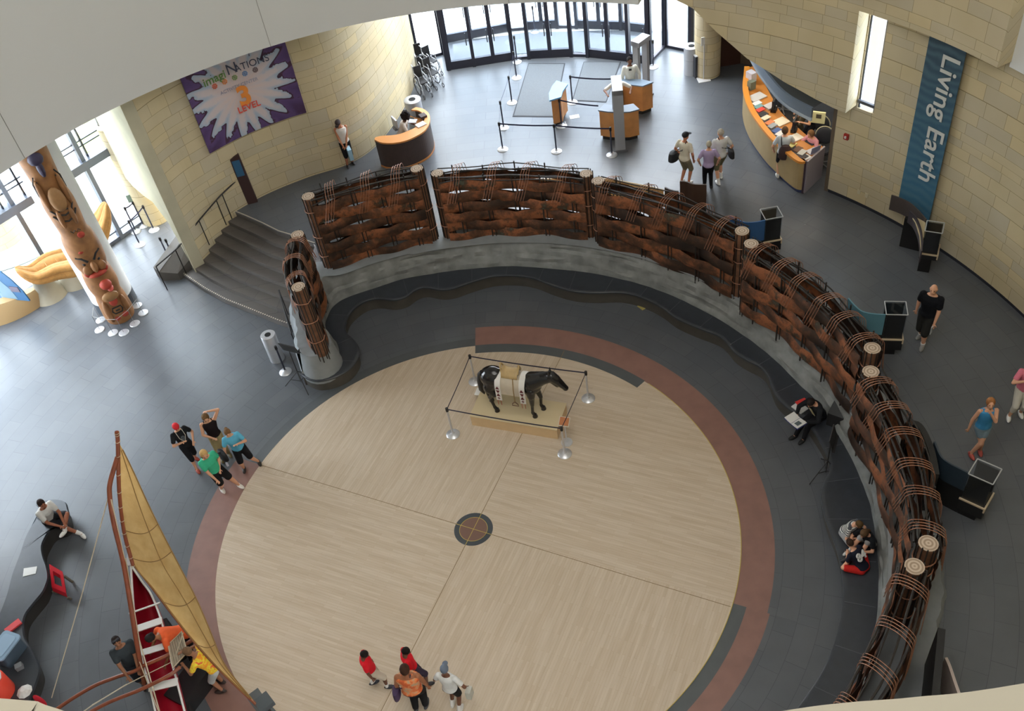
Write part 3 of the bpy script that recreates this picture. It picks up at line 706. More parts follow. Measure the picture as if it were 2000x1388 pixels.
screen('woven copper screen with green streaks beside the first glass case', q(1467, 480, 3.1), q(1703, 684, 3.05), 3.1, 3.05, seed=5, rows=5, hoops=6)
screen('woven copper screen behind the seated reader and the music stand', q(1700, 730, 3.05), q(1812, 1065, 3.0), 3.05, 3.0, seed=6, rows=5, hoops=6)
screen('woven copper screen running off the bottom right corner', q(1785, 1110, 3.0), pol(8.9, -58), 3.0, 3.0, seed=7, rows=5, hoops=5)
screen('small bent woven copper screen at the free end of the rock wall', q(582, 462, 3.3), q(584, 564, 3.3), 3.3, 3.3, seed=8, rows=6, hoops=3, depth=.18, mid=[(-3.42, 6.3)], sp=.7)
# ================================================================ PEOPLE
SK1 = (214, 162, 132); SK2 = (186, 126, 96); SK3 = (104, 68, 50)
EYE = mat((30, 24, 20), .2)
def cap_hair(mb, hc, H, F, U, S, kind):
    rot = Matrix((S, F, U)).transposed()
    if kind == 'short': mb.ell(hc-F*.010*H+U*.014*H, (.049*H, .058*H, .060*H), 14, rot)
    elif kind == 'bob': mb.ell(hc-F*.016*H+U*.006*H, (.056*H, .062*H, .070*H), 14, rot)
    elif kind == 'long': mb.ell(hc-F*.014*H+U*.012*H, (.054*H, .06*H, .064*H), 14, rot); mb.cone(hc-F*.045*H, hc-F*.055*H-U*.10*H, .036*H, .022*H)
    elif kind == 'bun': mb.ell(hc-F*.010*H+U*.012*H, (.050*H, .058*H, .062*H), 14, rot); mb.ell(hc-F*.066*H+U*.02*H, (.024*H, .024*H, .024*H), 10)
    elif kind == 'curly':
        rr = random.Random(4)
        mb.ell(hc-F*.015*H+U*.02*H, (.085*H, .085*H, .08*H), 14, rot)
        for k in range(26):
            v = Vector((rr.gauss(0, 1), rr.gauss(0, 1)-.5, rr.gauss(0, 1)+.4)).normalized(); mb.ell(hc-F*.015*H+U*.02*H+rot @ (v*.078*H), (.026*H,)*3, 8)
def ik(a, b, l1, l2, hint):
    d = b-a; L_ = d.length
    if L_ > (l1+l2)*.995: b = a+d.normalized()*(l1+l2)*.995; d = b-a; L_ = d.length
    L_ = max(L_, abs(l1-l2)+1e-3); x = (l1*l1-l2*l2+L_*L_)/(2*L_); h = math.sqrt(max(0, l1*l1-x*x)); u = d.normalized()
    n = Vector(hint)-u*Vector(hint).dot(u)
    if n.length < 1e-5: n = u.orthogonal()
    return a+u*x+n.normalized()*h, b
def person(label, pos, H, face, skin=SK1, top=('tee', (200, 200, 200)), bot=('shorts', (40, 40, 44)), hair=('short', (60, 42, 30)), hands=None, feet=None,
           pel=None, neck=None, look=(0, 1, -.15), shoes=(235, 235, 232), socks=None, hat=None, girth=1.0, knee=(0, 1, 0), kneeL=None, kneeR=None, elbow=None, toes=None, extra=None, group=None, sandals=False):
    """pos = point on the ground (or seat) below the pelvis; face in degrees, local frame x right, y forward, z up, unit = height"""
    t = T('person', label, 'person', pos, R(face-90), group)
    V = lambda p: Vector(p)*H
    pel = V(pel or (0, 0, .515)); nk = V(neck or (0, .0, .835))
    Fl, Fr = [V(p) for p in (feet or ((-.058, -.01, 0), (.058, .03, 0)))]
    Hl, Hr = [V(p) for p in (hands or ((-.15, .03, .46), (.15, .03, .46)))]
    g = girth; up = (nk-pel).normalized(); S = Vector((1, 0, 0)); S = (S-up*S.dot(up)).normalized(); Fw = up.cross(S)
    if Fw.y < 0 and up.z > .3: Fw = -Fw
    Fw = Vector((up.cross(S))) if (up.cross(S)).dot(Vector((0, 1, 0))) > -.2 else -(up.cross(S))
    body = M(); sm = mat(skin, .55, spec=.3)
    def loft(mb, prof, k=1.0, n=16):
        rows = []
        for (tt, rx, ry, oy) in prof:
            c = pel+(nk-pel)*tt+Fw*oy*H
            rows.append([c+S*cos(2*pi*j/n)*rx*H*k*g+Fw*sin(2*pi*j/n)*ry*H*k*g for j in range(n)])
        o = len(mb.v); mb.grid(rows, closed=True); m_ = len(rows); mb.f += [tuple(o+j for j in range(n-1, -1, -1)), tuple(o+(m_-1)*n+j for j in range(n))]
    tor = [(-.13, .05, .04, 0), (-.06, .082, .062, -.002), (.04, .088, .066, -.004), (.22, .074, .056, .002), (.42, .078, .058, .004), (.62, .090, .064, .004), (.80, .098, .060, 0), (.90, .092, .048, -.002), (.97, .055, .036, 0), (1.02, .034, .032, 0)]
    loft(body, tor)
    body.cone(nk-up*.02*H, nk+up*.045*H+Fw*.008*H, .031*H, .028*H)
    lk = Vector(look).normalized(); hu = (up*.6+Vector((0, 0, .4))); hu = (hu-lk*hu.dot(lk)).normalized(); hs = lk.cross(hu).normalized()
    hc = nk+up*.03*H+hu*.065*H+lk*.012*H; rot = Matrix((hs, lk, hu)).transposed()
    body.ell(hc, (.043*H, .053*H, .064*H), 16, rot); body.ell(hc+lk*.022*H-hu*.038*H, (.030*H, .032*H, .028*H), 12, rot)
    body.cone(hc+lk*.05*H+hu*.004*H, hc+lk*.062*H-hu*.014*H, .006*H, .009*H, 8)
    for s in (-1, 1): body.ell(hc+hs*.044*H*s-hu*.004*H-lk*.004*H, (.006*H, .012*H, .017*H), 8, rot)
    body.ell(hc+lk*.051*H-hu*.034*H, (.017*H, .006*H, .006*H), 8, rot)
    shs = {}; joints = {}
    for s, hand in ((-1, Hl), (1, Hr)):
        sh = nk-up*.038*H+S*.098*H*s*(.5+.5*g)
        eh = (elbow or {}).get(s, (s*.9, -.6, -.5)); el, wr = ik(sh, hand, .172*H, .15*H, eh)
        body.cone(sh, el, .029*H*g, .023*H*(.5+.5*g)); body.cone(el, wr, .0235*H*(.5+.5*g), .0155*H)
        fd = (wr-el).normalized(); sd = fd.cross(Vector((0, 0, 1)))
        if sd.length < .2: sd = fd.cross(Vector((0, 1, 0)))
        sd.normalize(); pn = sd.cross(fd)
        pc_ = wr+fd*.028*H; body.ell(pc_, (.0135*H*1.5, .026*H, .009*H), 10, Matrix((sd, fd, pn)).transposed())
        for kf in range(4):
            o_ = (kf-1.5)*.0105*H; ln = (.030, .036, .034, .026)[kf]*H; b0 = pc_+fd*.022*H+sd*o_; b1 = b0+fd*ln*.5-pn*.004*H; b2 = b1+(fd*.75-pn*.65).normalized()*ln*.5
            body.cone(b0, b1, .0052*H, .005*H, 6); body.cone(b1, b2, .005*H, .0042*H, 6)
        th0 = pc_-fd*.008*H+sd*.018*H*s; th1 = th0+(fd*.6+sd*s*.8).normalized()*.02*H; body.cone(th0, th1, .0065*H, .006*H, 6); body.cone(th1, th1+(fd-pn*.3).normalized()*.016*H, .006*H, .005*H, 6)
        joints[s] = (sh, el, wr)
    legs = {}
    for s, ft in ((-1, Fl), (1, Fr)):
        hp = pel+S*.046*H*s-up*.02*H; ank = ft+Vector((0, 0, .04*H)); kh = {-1: kneeL, 1: kneeR}[s] or knee
        kn, ank = ik(hp, ank, .245*H, .245*H, kh)
        body.cone(hp, kn, .052*H*g, .034*H*(.4+.6*g)); body.cone(kn, kn.lerp(ank, .35), .033*H*(.4+.6*g), .031*H*(.4+.6*g)); body.cone(kn.lerp(ank, .3), ank, .031*H*(.4+.6*g), .019*H)
        td = Vector((toes or {}).get(s, (s*.15, 1, 0))).normalized(); legs[s] = (hp, kn, ank, td)
        body.cone(ank, ank+td*.045*H-Vector((0, 0, .02*H)), .019*H, .02*H)
    body.build('body', sm, t, local=True, remesh=.0105)
    e = M()
    for s in (-1, 1):
        e = M(); e.ell(hc+lk*.0475*H+hu*.006*H+hs*.018*H*s, (.0065*H, .004*H, .0045*H), 8, rot); e.build('eye', EYE, t, local=True)
    # shoes
    for s in (-1, 1):
        hp, kn, ank, td = legs[s]; sd = Vector((0, 0, 1)).cross(td)
        if sd.length < .1: sd = Vector((1, 0, 0))
        sd.normalize(); up2 = td.cross(sd); q = M(); r3 = Matrix((sd, td, up2 if up2.z > 0 else -up2)).transposed()
        c = ank+td*.030*H-r3.col[2]*.018*H
        if r3.col[2].z > .8: q.ell(c, (.030*H, .078*H, .028*H), 12, r3, zmin=ank.z-.04*H)
        else: q.ell(c, (.030*H, .078*H, .026*H), 12, r3)
        q.cone(ank-td*.006*H-r3.col[2]*.01*H, ank-td*.004*H+r3.col[2]*.004*H, .026*H, .025*H)
        so_ = q.build('shoe', mat(shoes, .6), t, smooth=True, local=True)
        if sandals:
            q = M()
            for kk in (.015, .05): q.obox(c+td*kk*H*1.0+r3.col[2]*.024*H, sd*.06*H, td*.012*H, r3.col[2]*.014*H)
            q.build('strap', mat((225, 222, 215), .6), so_, local=False) if False else None
        if socks:
            q = M(); q.tube([ank-td*.004*H, ank.lerp(kn, socks[1])], [.025*H, .031*H], 12); q.build('sock', mat(socks[0], .8), t, smooth=True, local=True)
    # top
    kind, col = top[0], top[1]; tm = top[2] if len(top) > 2 else mat(col, .85, var=.05, scale=14, spec=.2)
    q = M(); hem = {'tee': -.09, 'shirt': -.02, 'tank': -.05, 'jacket': -.2}[kind] if len(top) < 4 else top[3]
    pr = [(hem, .092, .070, 0)]+[(tt, rx*1.10+.004, ry*1.13+.004, oy) for tt, rx, ry, oy in tor if hem < tt < .93]
    pr += [(.945, .072, .046, 0), (.985, .045, .038, 0)] if kind != 'tank' else [(.93, .06, .046, 0)]
    loft(q, pr)
    for s in (-1, 1):
        sh, el, wr = joints[s]
        if kind == 'tee': q.cone(sh, sh.lerp(el, .62), .038*H*g, .036*H*g)
        elif kind in ('shirt',): q.cone(sh, sh.lerp(el, .8), .038*H*g, .034*H*g)
        elif kind == 'jacket': q.cone(sh, el, .040*H*g, .032*H*g); q.cone(el, wr, .032*H*g, .024*H)
        elif kind == 'tank': q.tube([nk-up*.03*H+S*.05*H*s+Fw*.05*H*g-up*.04*H, nk+S*.052*H*s-up*.004*H, nk-up*.03*H+S*.05*H*s-Fw*.05*H*g-up*.04*H], .014*H, 8)
    so_ = q.build({'tee': 't_shirt', 'shirt': 'shirt', 'tank': 'tank_top', 'jacket': 'jacket'}[kind], tm, t, local=True, remesh=.014)
    # bottom
    kind, col = bot[0], bot[1]; q = M(); bm = mat(col, .85, var=.06, scale=12, spec=.2)
    loft(q, [(-.17, .06, .055, 0), (-.10, .092, .072, 0), (.0, .098, .076, -.004), (.12, .090, .070, 0)])
    frac = {'shorts': .85, 'long_shorts': 1.1, 'briefs': .5, 'trousers': 1.9, 'capri': 1.45, 'skirt': .8}[kind]
    for s in (-1, 1):
        hp, kn, ank, td = legs[s]
        if frac <= 1: q.cone(hp, hp.lerp(kn, frac), .062*H*g, .050*H*g)
        else: q.cone(hp, kn, .062*H*g, .044*H*g); q.cone(kn, kn.lerp(ank, frac-1), .044*H*g, (.036 if frac < 1.6 else .031)*H*g)
    q.build({'trousers': 'trousers', 'capri': 'trousers', 'skirt': 'skirt'}.get(kind, 'shorts'), bm, t, local=True, remesh=.014)
    # hair and hat
    if hair:
        q = M(); cap_hair(q, hc, H, lk, hu, hs, hair[0]); q.build('hair', mat(hair[1], .8, var=.15, scale=30, spec=.2), t, smooth=True, local=True)
    if hat:
        q = M(); q.ell(hc+hu*.022*H-lk*.006*H, (.052*H, .062*H, .052*H), 16, rot)
        bd = lk if hat[0] == 'cap' else (-lk if hat[0] == 'back_cap' else None)
        if bd is not None: q.ell(hc+hu*.026*H+bd*.066*H, (.036*H, .042*H, .006*H), 14, rot)
        q.build('cap' if bd is not None else 'head_scarf', mat(hat[1], .8), t, smooth=True, local=True)
    if extra: extra(t, dict(H=H, hc=hc, lk=lk, hu=hu, hs=hs, nk=nk, pel=pel, up=up, S=S, F=Fw, j=joints, legs=legs, g=g))
    t['_'] = 0; del t['_']
    return t, dict(H=H, hc=hc, lk=lk, hu=hu, hs=hs, nk=nk, pel=pel, up=up, S=S, F=Fw, j=joints, legs=legs, g=g)
def world(t, p): return wm(t) @ Vector(p)
def bag(t, k, label, col, side, drop=.47, size=(.30, .12, .26), cat='bag', fwd=-.02):
    """shoulder bag with strap: own top-level thing"""
    H = k['H']; c = Vector((side*(.13*H+size[1]*.5+.02), fwd*H, drop*H)); w = world(t, c); b = T('shoulder_bag', label, cat, (w.x, w.y, w.z-size[2]/2), t.rotation_euler.z)
    q = M(); n = 12; 
    q.lathe([(.5, 0), (.62, .12), (.6, .6), (.5, .92), (.3, 1.0)], (0, 0, 0), 16); q.v = [Vector((v.x*size[1], v.y*size[0], v.z*size[2])) for v in q.v]
    q.build('bag_body', mat(col, .7), b, smooth=True, local=True)
    q = M(); sh = k['nk']-k['up']*.0*H+k['S']*.05*H*(-side); a = world(t, sh+Vector((0, -.02*H, .03*H))); f = world(t, k['nk']+k['F']*.075*H-k['up']*.12*H); bk = world(t, k['nk']-k['F']*.075*H-k['up']*.14*H)
    t1 = Vector((w.x, w.y, w.z+size[2]*.45)); q.tube([t1, f, a, bk, t1+Vector((.01, .01, 0))], .012, 6); q.build('strap', mat(tuple(int(c_*.8) for c_ in col), .7), b)
    return b
def stripes(c1, c2, s=18.0, ax='Z'):
    m, t, b = nm('striped_cloth'); b.inputs['Roughness'].default_value = .85; tc = t.nodes.new('ShaderNodeTexCoord'); w = nd(t, 'ShaderNodeTexWave', wave_type='BANDS', bands_direction=ax)
    w.inputs['Scale'].default_value = s; r = t.nodes.new('ShaderNodeValToRGB'); r.color_ramp.interpolation = 'CONSTANT'; r.color_ramp.elements[0].color = L(c1); r.color_ramp.elements[1].color = L(c2); r.color_ramp.elements[1].position = .5
    t.links.new(tc.outputs['Object'], w.inputs['Vector']); t.links.new(w.outputs['Fac'], r.inputs[0]); t.links.new(r.outputs[0], b.inputs['Base Color']); return m
def floral(c1, c2, c3):
    m, t, b = nm('patterned_cloth'); b.inputs['Roughness'].default_value = .85; tc = t.nodes.new('ShaderNodeTexCoord'); n = t.nodes.new('ShaderNodeTexNoise'); n.inputs['Scale'].default_value = 9; n.inputs['Detail'].default_value = 3
    r = t.nodes.new('ShaderNodeValToRGB'); e = r.color_ramp.elements; e[0].position = .4; e[0].color = L(c1); e[1].position = .62; e[1].color = L(c3); x = e.new(.52); x.color = L(c2)
    t.links.new(tc.outputs['Object'], n.inputs['Vector']); t.links.new(n.outputs['Fac'], r.inputs[0]); t.links.new(r.outputs[0], b.inputs['Base Color']); return m
def small(name, label, cat, t, pl, size, m, rz=0.0, tilt=None):
    w = world(t, pl); q = M(); q.box((0, 0, 0), size); o = q.build(name, m, label=label, cat=cat, keep=True); o.location = w; o.rotation_euler = (tilt or 0, 0, t.rotation_euler.z+rz); return o
def mid(a, b, z): return (P(*a, z)+P(*b, z))/2
# --- group of four on the left
def cord(t, k):
    q = M(); H = k['H']; n, F, S, U = k['nk'], k['F'], k['S'], k['up']; q.tube([n+S*.05*H+F*.03*H, n-U*.1*H+S*.05*H+F*.08*H, n-U*.2*H+F*.10*H, n-U*.1*H-S*.05*H+F*.08*H, n-S*.05*H+F*.03*H], .007, 5); q.build('neck_cord', mat((220, 215, 205), .7), t, local=True)
def print_front(rgb):
    def f(t, k):
        H = k['H']; q = M(); q.ell(k['pel'].lerp(k['nk'], .55)+k['F']*.068*H*k['g'], (.045*H, .012*H, .07*H), 12, Matrix((k['S'], k['F'], k['up'])).transposed()); q.build('shirt_print', mat(rgb, .8), t, smooth=True, local=True)
    return f
t, k = person('person in a red head scarf, black printed T-shirt and black shorts', mid((393, 914), (375, 900), 0), 1.6, -52, top=('tee', (28, 30, 34)), bot=('long_shorts', (24, 24, 28)), hat=('scarf', (205, 32, 44)), hair=None,
       hands=((-.10, .12, .58), (.06, .14, .70)), feet=((-.055, -.12, 0), (.055, .12, 0)), shoes=(150, 60, 40), look=(.1, 1, -.35), extra=lambda t, k: (cord(t, k), print_front((78, 84, 90))(t, k)))
t, k = person('person in a black sleeveless top and khaki trousers, hand behind the head', P(441, 891, 0), 1.66, -70, top=('tank', (30, 22, 24)), bot=('trousers', (150, 134, 98)), hair=('bob', (104, 78, 50)), hands=((-.06, -.06, .93), (.04, .16, .62)),
       elbow={-1: (-1, .1, .9)}, shoes=(96, 84, 50), look=(0, 1, -.5), girth=1.02)
t, k = person('person in a light blue T-shirt and black shorts at the wooden floor edge', mid((477, 910), (500, 910), 0), 1.62, -75, top=('tee', (98, 180, 214)), bot=('shorts', (22, 22, 26)), hair=('bun', (112, 84, 56)), pel=(.03, .02, .50), neck=(.06, .04, .81),
       hands=((.0, .16, .70), (.25, .12, .42)), feet=((-.14, .0, 0), (.09, .02, 0)), shoes=(40, 34, 30), look=(-.1, 1, -.3))
small('water_bottle', 'small clear bottle held by the person in the light blue T-shirt', 'bottle', t, (.26*1.62, .15*1.62, .37*1.62), (.05, .05, .12), mat((200, 205, 220), .2))
t, k = person('blonde person in a sea green T-shirt, black shorts and white trainers', mid((427, 962), (462, 948), 0), 1.7, -50, top=('tee', (62, 176, 138)), bot=('shorts', (24, 24, 26)), hair=('bob', (196, 160, 104)), pel=(.03, 0, .50), neck=(.06, .02, .81),
       hands=((-.02, .06, .50), (.12, .18, .46)), feet=((-.14, .10, 0), (.06, -.05, 0)), shoes=(236, 232, 224), girth=1.08, look=(.2, 1, -.4))
bag(t, k, 'black shoulder bag hanging behind the person in the sea green T-shirt', (24, 24, 28), -1, drop=.55, fwd=-.06)
# --- family at the bottom edge
BRT = (206, 26, 40)
t, k = person('child in a red T-shirt and beige shorts standing alone left of the family', mid((724, 1342), (755, 1336), 0), 1.46, 5, skin=SK3, top=('tee', BRT), bot=('long_shorts', (196, 184, 164)), hair=('short', (26, 20, 18)), hands=((-.13, .03, .44), (.13, .0, .46)), feet=((-.05, -.08, 0), (.06, .12, 0)), shoes=(34, 34, 44), socks=((228, 226, 220), .3), neck=(0, -.03, .82), look=(.2, 1, -.6))
t, k = person('child in a red T-shirt behind the person in the orange patterned top', mid((826, 1332), (810, 1338), 0), 1.5, 15, skin=SK3, top=('tee', BRT), bot=('long_shorts', (52, 44, 60)), hair=('short', (24, 18, 16)), feet=((-.05, -.04, 0), (.07, .1, 0)), shoes=(30, 30, 34), neck=(0, -.03, .82), look=(.3, 1, -.5))
t, k = person('person in an orange patterned top and black trousers, back turned, at the bottom edge', mid((811, 1383), (833, 1388), 0), 1.74, 84, skin=(150, 96, 66), top=('tank', (196, 104, 52), floral((190, 86, 40), (214, 128, 74), (176, 150, 120))), bot=('trousers', (22, 22, 24)), hair=('bob', (58, 36, 26)), hands=((-.17, .02, .44), (.17, .04, .44)),
       feet=((-.05, 0, 0), (.06, .03, 0)), shoes=(60, 62, 66), girth=1.22, look=(-.1, 1, -.2))
bag(t, k, 'dark purple shoulder bag of the person in the orange patterned top', (62, 44, 76), -1, drop=.5, size=(.26, .12, .24))
def capdots(t, k): pass
t, k = person('child in a white T-shirt, black shorts and a grey cap worn backwards', mid((882, 1374), (902, 1384), 0), 1.56, 68, skin=SK3, top=('tee', (216, 216, 212)), bot=('shorts', (22, 22, 24)), hair=None, hat=('cap', (92, 102, 116)), hands=((-.11, .10, .55), (.20, .03, .56)), elbow={1: (1, -.5, -.3)}, feet=((-.05, 0, 0), (.06, -.06, 0)),
       shoes=(226, 224, 220), socks=((228, 226, 222), .35), look=(-.2, 1, -.2))
small('plastic_bag', 'translucent bag carried by the child in the grey cap', 'bag', t, (.24*1.52, .02, .46*1.52), (.10, .16, .26), mat((196, 196, 186), .4))
# --- seated people
SB = .45
t, k = person('person in a white T-shirt and dark shorts sitting on the left bench end', P(100, 1016, SB), 1.74, -38, skin=(150, 94, 70), top=('tee', (216, 216, 212)), bot=('shorts', (34, 34, 38)), hair=('short', (40, 28, 24)), pel=(0, -.02, .055), neck=(0, .09, .36), hands=((-.03, .30, .12), (.04, .28, .10)),
       feet=((.04, .33, -.02), (-.10, .36, -.255)), kneeL=(-1, .5, .3), kneeR=(.3, .6, 1), look=(.1, 1, -.1), toes={-1: (1, .3, .2), 1: (.2, 1, 0)}, socks=((230, 230, 228), .3))
M().tube([P(62, 1028, .02), P(78, 996, .8)], .012, 8).build('walking_stick', mat((150, 165, 180), .3, .5), label='thin grey walking stick leaning at the left bench end', cat='walking stick')
def tie(t, k):
    H = k['H']; q = M(); q.obox(k['pel'].lerp(k['nk'], .6)+k['F']*.082*H, k['S']*.05*H, k['F']*.01, k['up']*.2*H); q.build('shirt_front', mat((200, 190, 150), .7), t, local=True)
t, k = person('person in a black suit sitting on the bench and reading an open book', P(1600, 812, SB), 1.72, 205, top=('jacket', (24, 26, 30)), bot=('trousers', (20, 20, 24)), hair=('short', (34, 26, 24)), pel=(0, 0, .055), neck=(.0, .13, .34), hands=((-.09, .33, .20), (.09, .33, .20)),
       feet=((-.05, .30, -.255), (.06, .34, -.255)), shoes=(20, 20, 22), look=(0, .7, -.75), extra=tie)
w = world(t, (0, .44*1.72, .215*1.72)); bk = T('open_book', 'open book with white pages in the hands of the person in the black suit', 'book', w, t.rotation_euler.z)
M().obox((-.105, 0, .01), (.2, 0, -.03), (0, .28, 0), (0, 0, .018)).build('left_page_block', mat((222, 222, 220), .7), bk, local=True)
M().obox((.105, 0, .01), (.2, 0, .03), (0, .28, 0), (0, 0, .018)).build('right_page_block', mat((222, 222, 220), .7), bk, local=True)
M().obox((-.1, .02, .022), (.11, 0, -.015), (0, .13, 0), (0, 0, .004)).build('printed_picture', mat((84, 96, 100), .7), bk, local=True)
M().obox((0, 0, -.004), (.43, 0, 0), (0, .3, 0), (0, 0, .008)).build('cover', mat((40, 46, 110), .6), bk, local=True)
q = P(1562, 797, SB); M().box((q.x, q.y, SB+.02), (.24, .3, .03), .5).build('book', mat((216, 216, 214), .7), label='white book lying on the bench beside the person in the black suit', cat='book')
q = P(1566, 791, SB+.04); M().box((q.x+.02, q.y+.1, SB+.05), (.26, .12, .02), .3).build('folder', mat((200, 50, 44), .6), label='red folder lying on the bench beside the person in the black suit', cat='folder')
t, k = person('child in a black and white striped T-shirt sitting on the bench', P(1650, 1040, SB), 1.42, -55, top=('tee', (200, 200, 200), stripes((212, 212, 205), (70, 74, 80), 6.5)), bot=('shorts', (150, 150, 150)), hair=('short', (84, 64, 36)), pel=(0, 0, .055), neck=(0, .12, .33), hands=((-.02, .22, .14), (.05, .22, .14)),
       feet=((.04, .22, .0), (-.05, .27, .0)), kneeL=(-1, .6, .4), kneeR=(1, .6, .4), look=(.1, .7, -.7), toes={-1: (1, .4, 0), 1: (-1, .4, 0)}, shoes=(214, 214, 210))
t, k = person('child in a black T-shirt and grey shorts sitting against the rock wall', P(1696, 1062, SB), 1.5, 210, top=('tee', (20, 22, 26)), bot=('long_shorts', (150, 148, 146)), hair=('long', (86, 64, 42)), pel=(0, -.02, .055), neck=(0, .10, .34), hands=((-.08, .28, .18), (.08, .28, .18)),
       feet=((-.07, .28, .0), (.08, .30, .0)), knee=(0, .2, 1), look=(0, .7, -.7), shoes=(206, 206, 204), socks=((216, 216, 212), .25))
def num84(t, k):
    H = k['H']; c = world(t, k['pel'].lerp(k['nk'], .66)-k['F']*.079*H); b = (wm(t).to_3x3() @ -k['F']).normalized(); u = (wm(t).to_3x3() @ k['up']).normalized(); x = u.cross(b)
    M4 = Matrix.Translation(c+b*.02) @ Matrix((x, u, b)).transposed().to_4x4(); text('84', .24, mat((225, 225, 220), .7), 'shirt_number', t, M4, ext=.012, bold=.006)
t, k = person('child in red shorts and a dark shirt numbered 84 sitting cross-legged on the bench', P(1684, 1112, SB), 1.46, 122, top=('tee', (28, 30, 44)), bot=('shorts', (196, 40, 36)), hair=('short', (54, 38, 28)), pel=(0, 0, .055), neck=(.0, .19, .29), hands=((.0, .26, .10), (.06, .24, .08)),
       feet=((.03, .2, .0), (-.02, .24, .0)), kneeL=(-1, .7, .25), kneeR=(1, .7, .3), look=(.2, .7, -.6), toes={-1: (1, .3, 0), 1: (-1, .3, 0)}, shoes=(40, 40, 46), extra=num84)
# --- raised floor, right side
t, k = person('bald person in a black T-shirt and black shorts walking beside the glass cases', P(1799, 668, E1), 1.8, 225, top=('tee', (16, 18, 24)), bot=('long_shorts', (36, 36, 34)), hair=None, hands=((-.13, .12, .50), (.15, -.02, .48)), feet=((-.05, .09, 0), (.05, -.10, 0)), shoes=(120, 120, 118), socks=((228, 228, 226), .25), girth=1.2, look=(-.1, 1, 0))
small('brochure', 'folded brochure in the hand of the bald person in black', 'brochure', t, (-.13*1.8, .18*1.8, .43*1.8), (.02, .1, .2), mat((170, 175, 178), .6))
t, k = person('person in a bright blue tank top shading the eyes with one hand', mid((1895, 875), (1912, 889), E1), 1.64, 262, top=('tank', (64, 138, 186)), bot=('briefs', (120, 140, 152)), hair=('long', (150, 100, 60)), hands=((.035, .13, .90), (.17, .0, .46)), elbow={-1: (-.5, .5, -1)}, feet=((.07, .05, 0), (-.06, 0, 0)),
       shoes=(160, 70, 62), look=(.2, 1, .15))
t, k = person('person in a pink top and white knee shorts cut off by the right edge', mid((1972, 806), (1992, 813), E1), 1.68, 250, top=('tee', (214, 120, 140)), bot=('capri', (206, 202, 190)), hair=('long', (120, 84, 60)), feet=((-.06, -.02, 0), (.08, .06, 0)), hands=((-.15, .08, .55), (.06, .15, .78)), shoes=(232, 232, 228))
# --- visitors between the entrance desks and the screens
t, k = person('person in a white T-shirt, black cap and khaki shorts behind the brown panels', P(1337, 360, E1), 1.74, 40, top=('tee', (226, 220, 200)), bot=('long_shorts', (128, 120, 96)), hair=None, skin=SK2, hat=('cap', (22, 26, 34)), look=(.3, 1, -.1), hands=((-.13, .06, .52), (.13, .06, .50)))
bag(t, k, 'round black camera bag hanging on the person in the black cap', (26, 28, 34), -1, drop=.50, size=(.34, .2, .3))
t, k = person('person in a lavender T-shirt and black trousers with back to the viewer', mid((1375, 367), (1390, 372), E1), 1.60, 80, top=('tee', (176, 160, 196)), bot=('trousers', (20, 20, 24)), hair=('short', (176, 168, 150)), hands=((-.14, .05, .52), (.16, .04, .52)), shoes=(30, 30, 32), look=(.1, 1, 0))
t, k = person('grey-haired person in a white T-shirt and olive shorts beside the person in lavender', mid((1400, 356), (1410, 350), E1), 1.72, 95, top=('tee', (216, 216, 214)), bot=('long_shorts', (120, 114, 88)), hair=('short', (180, 172, 158)), hands=((-.15, .04, .48), (.16, .04, .52)), feet=((-.05, -.1, 0), (.05, .06, 0)), socks=((226, 226, 224), .3), look=(-.4, 1, 0), girth=1.08)
bag(t, k, 'black shoulder bag hanging on the grey-haired person in the white T-shirt', (24, 24, 30), 1, drop=.52)
t, k = person('person with a brown backpack and black shorts standing at the long counter', mid((1519, 348), (1532, 343), E1), 1.64, 78, top=('tee', (206, 214, 220)), bot=('shorts', (26, 26, 32)), hair=('bob', (88, 64, 44)), hands=((-.15, .06, .52), (.08, .16, .66)), shoes=(216, 214, 206), socks=((220, 218, 214), .12), girth=1.05)
w = world(t, (0.02, -.12*1.64, .52*1.64)); bb_ = T('backpack', 'brown backpack low on the back of the person at the long counter', 'backpack', w, t.rotation_euler.z)
q = M(); q.lathe([(.45, 0), (.6, .15), (.58, .7), (.35, 1)], (0, 0, 0), 16); q.v = [Vector((v.x*.3, v.y*.17, v.z*.42-.1)) for v in q.v]; q.build('pack', mat((62, 44, 44), .7), bb_, smooth=True, local=True)
q = M(); q.tube([(-.1, .05, .3), (-.11, .1, .48), (-.1, .2, .5)], .014, 6); q.build('strap', mat((30, 26, 28), .7), bb_, local=True)
t, k = person('person in a white tank top and dark cap by the left limestone wall', P(685, 322, E1), 1.70, -75, skin=SK2, top=('tank', (228, 222, 214)), bot=('long_shorts', (26, 24, 26)), hair=('short', (50, 34, 26)), hat=('cap', (50, 40, 40)), hands=((.0, .12, .46), (.05, .12, .46)), feet=((-.05, -.03, 0), (.06, .02, 0)), shoes=(40, 40, 46), look=(.5, .8, -.5))
small('shopping_bag', 'pale blue shopping bag held by the person by the left limestone wall', 'bag', t, (-.04, .16*1.7, .34*1.7), (.12, .28, .38), mat((160, 196, 216), .5))
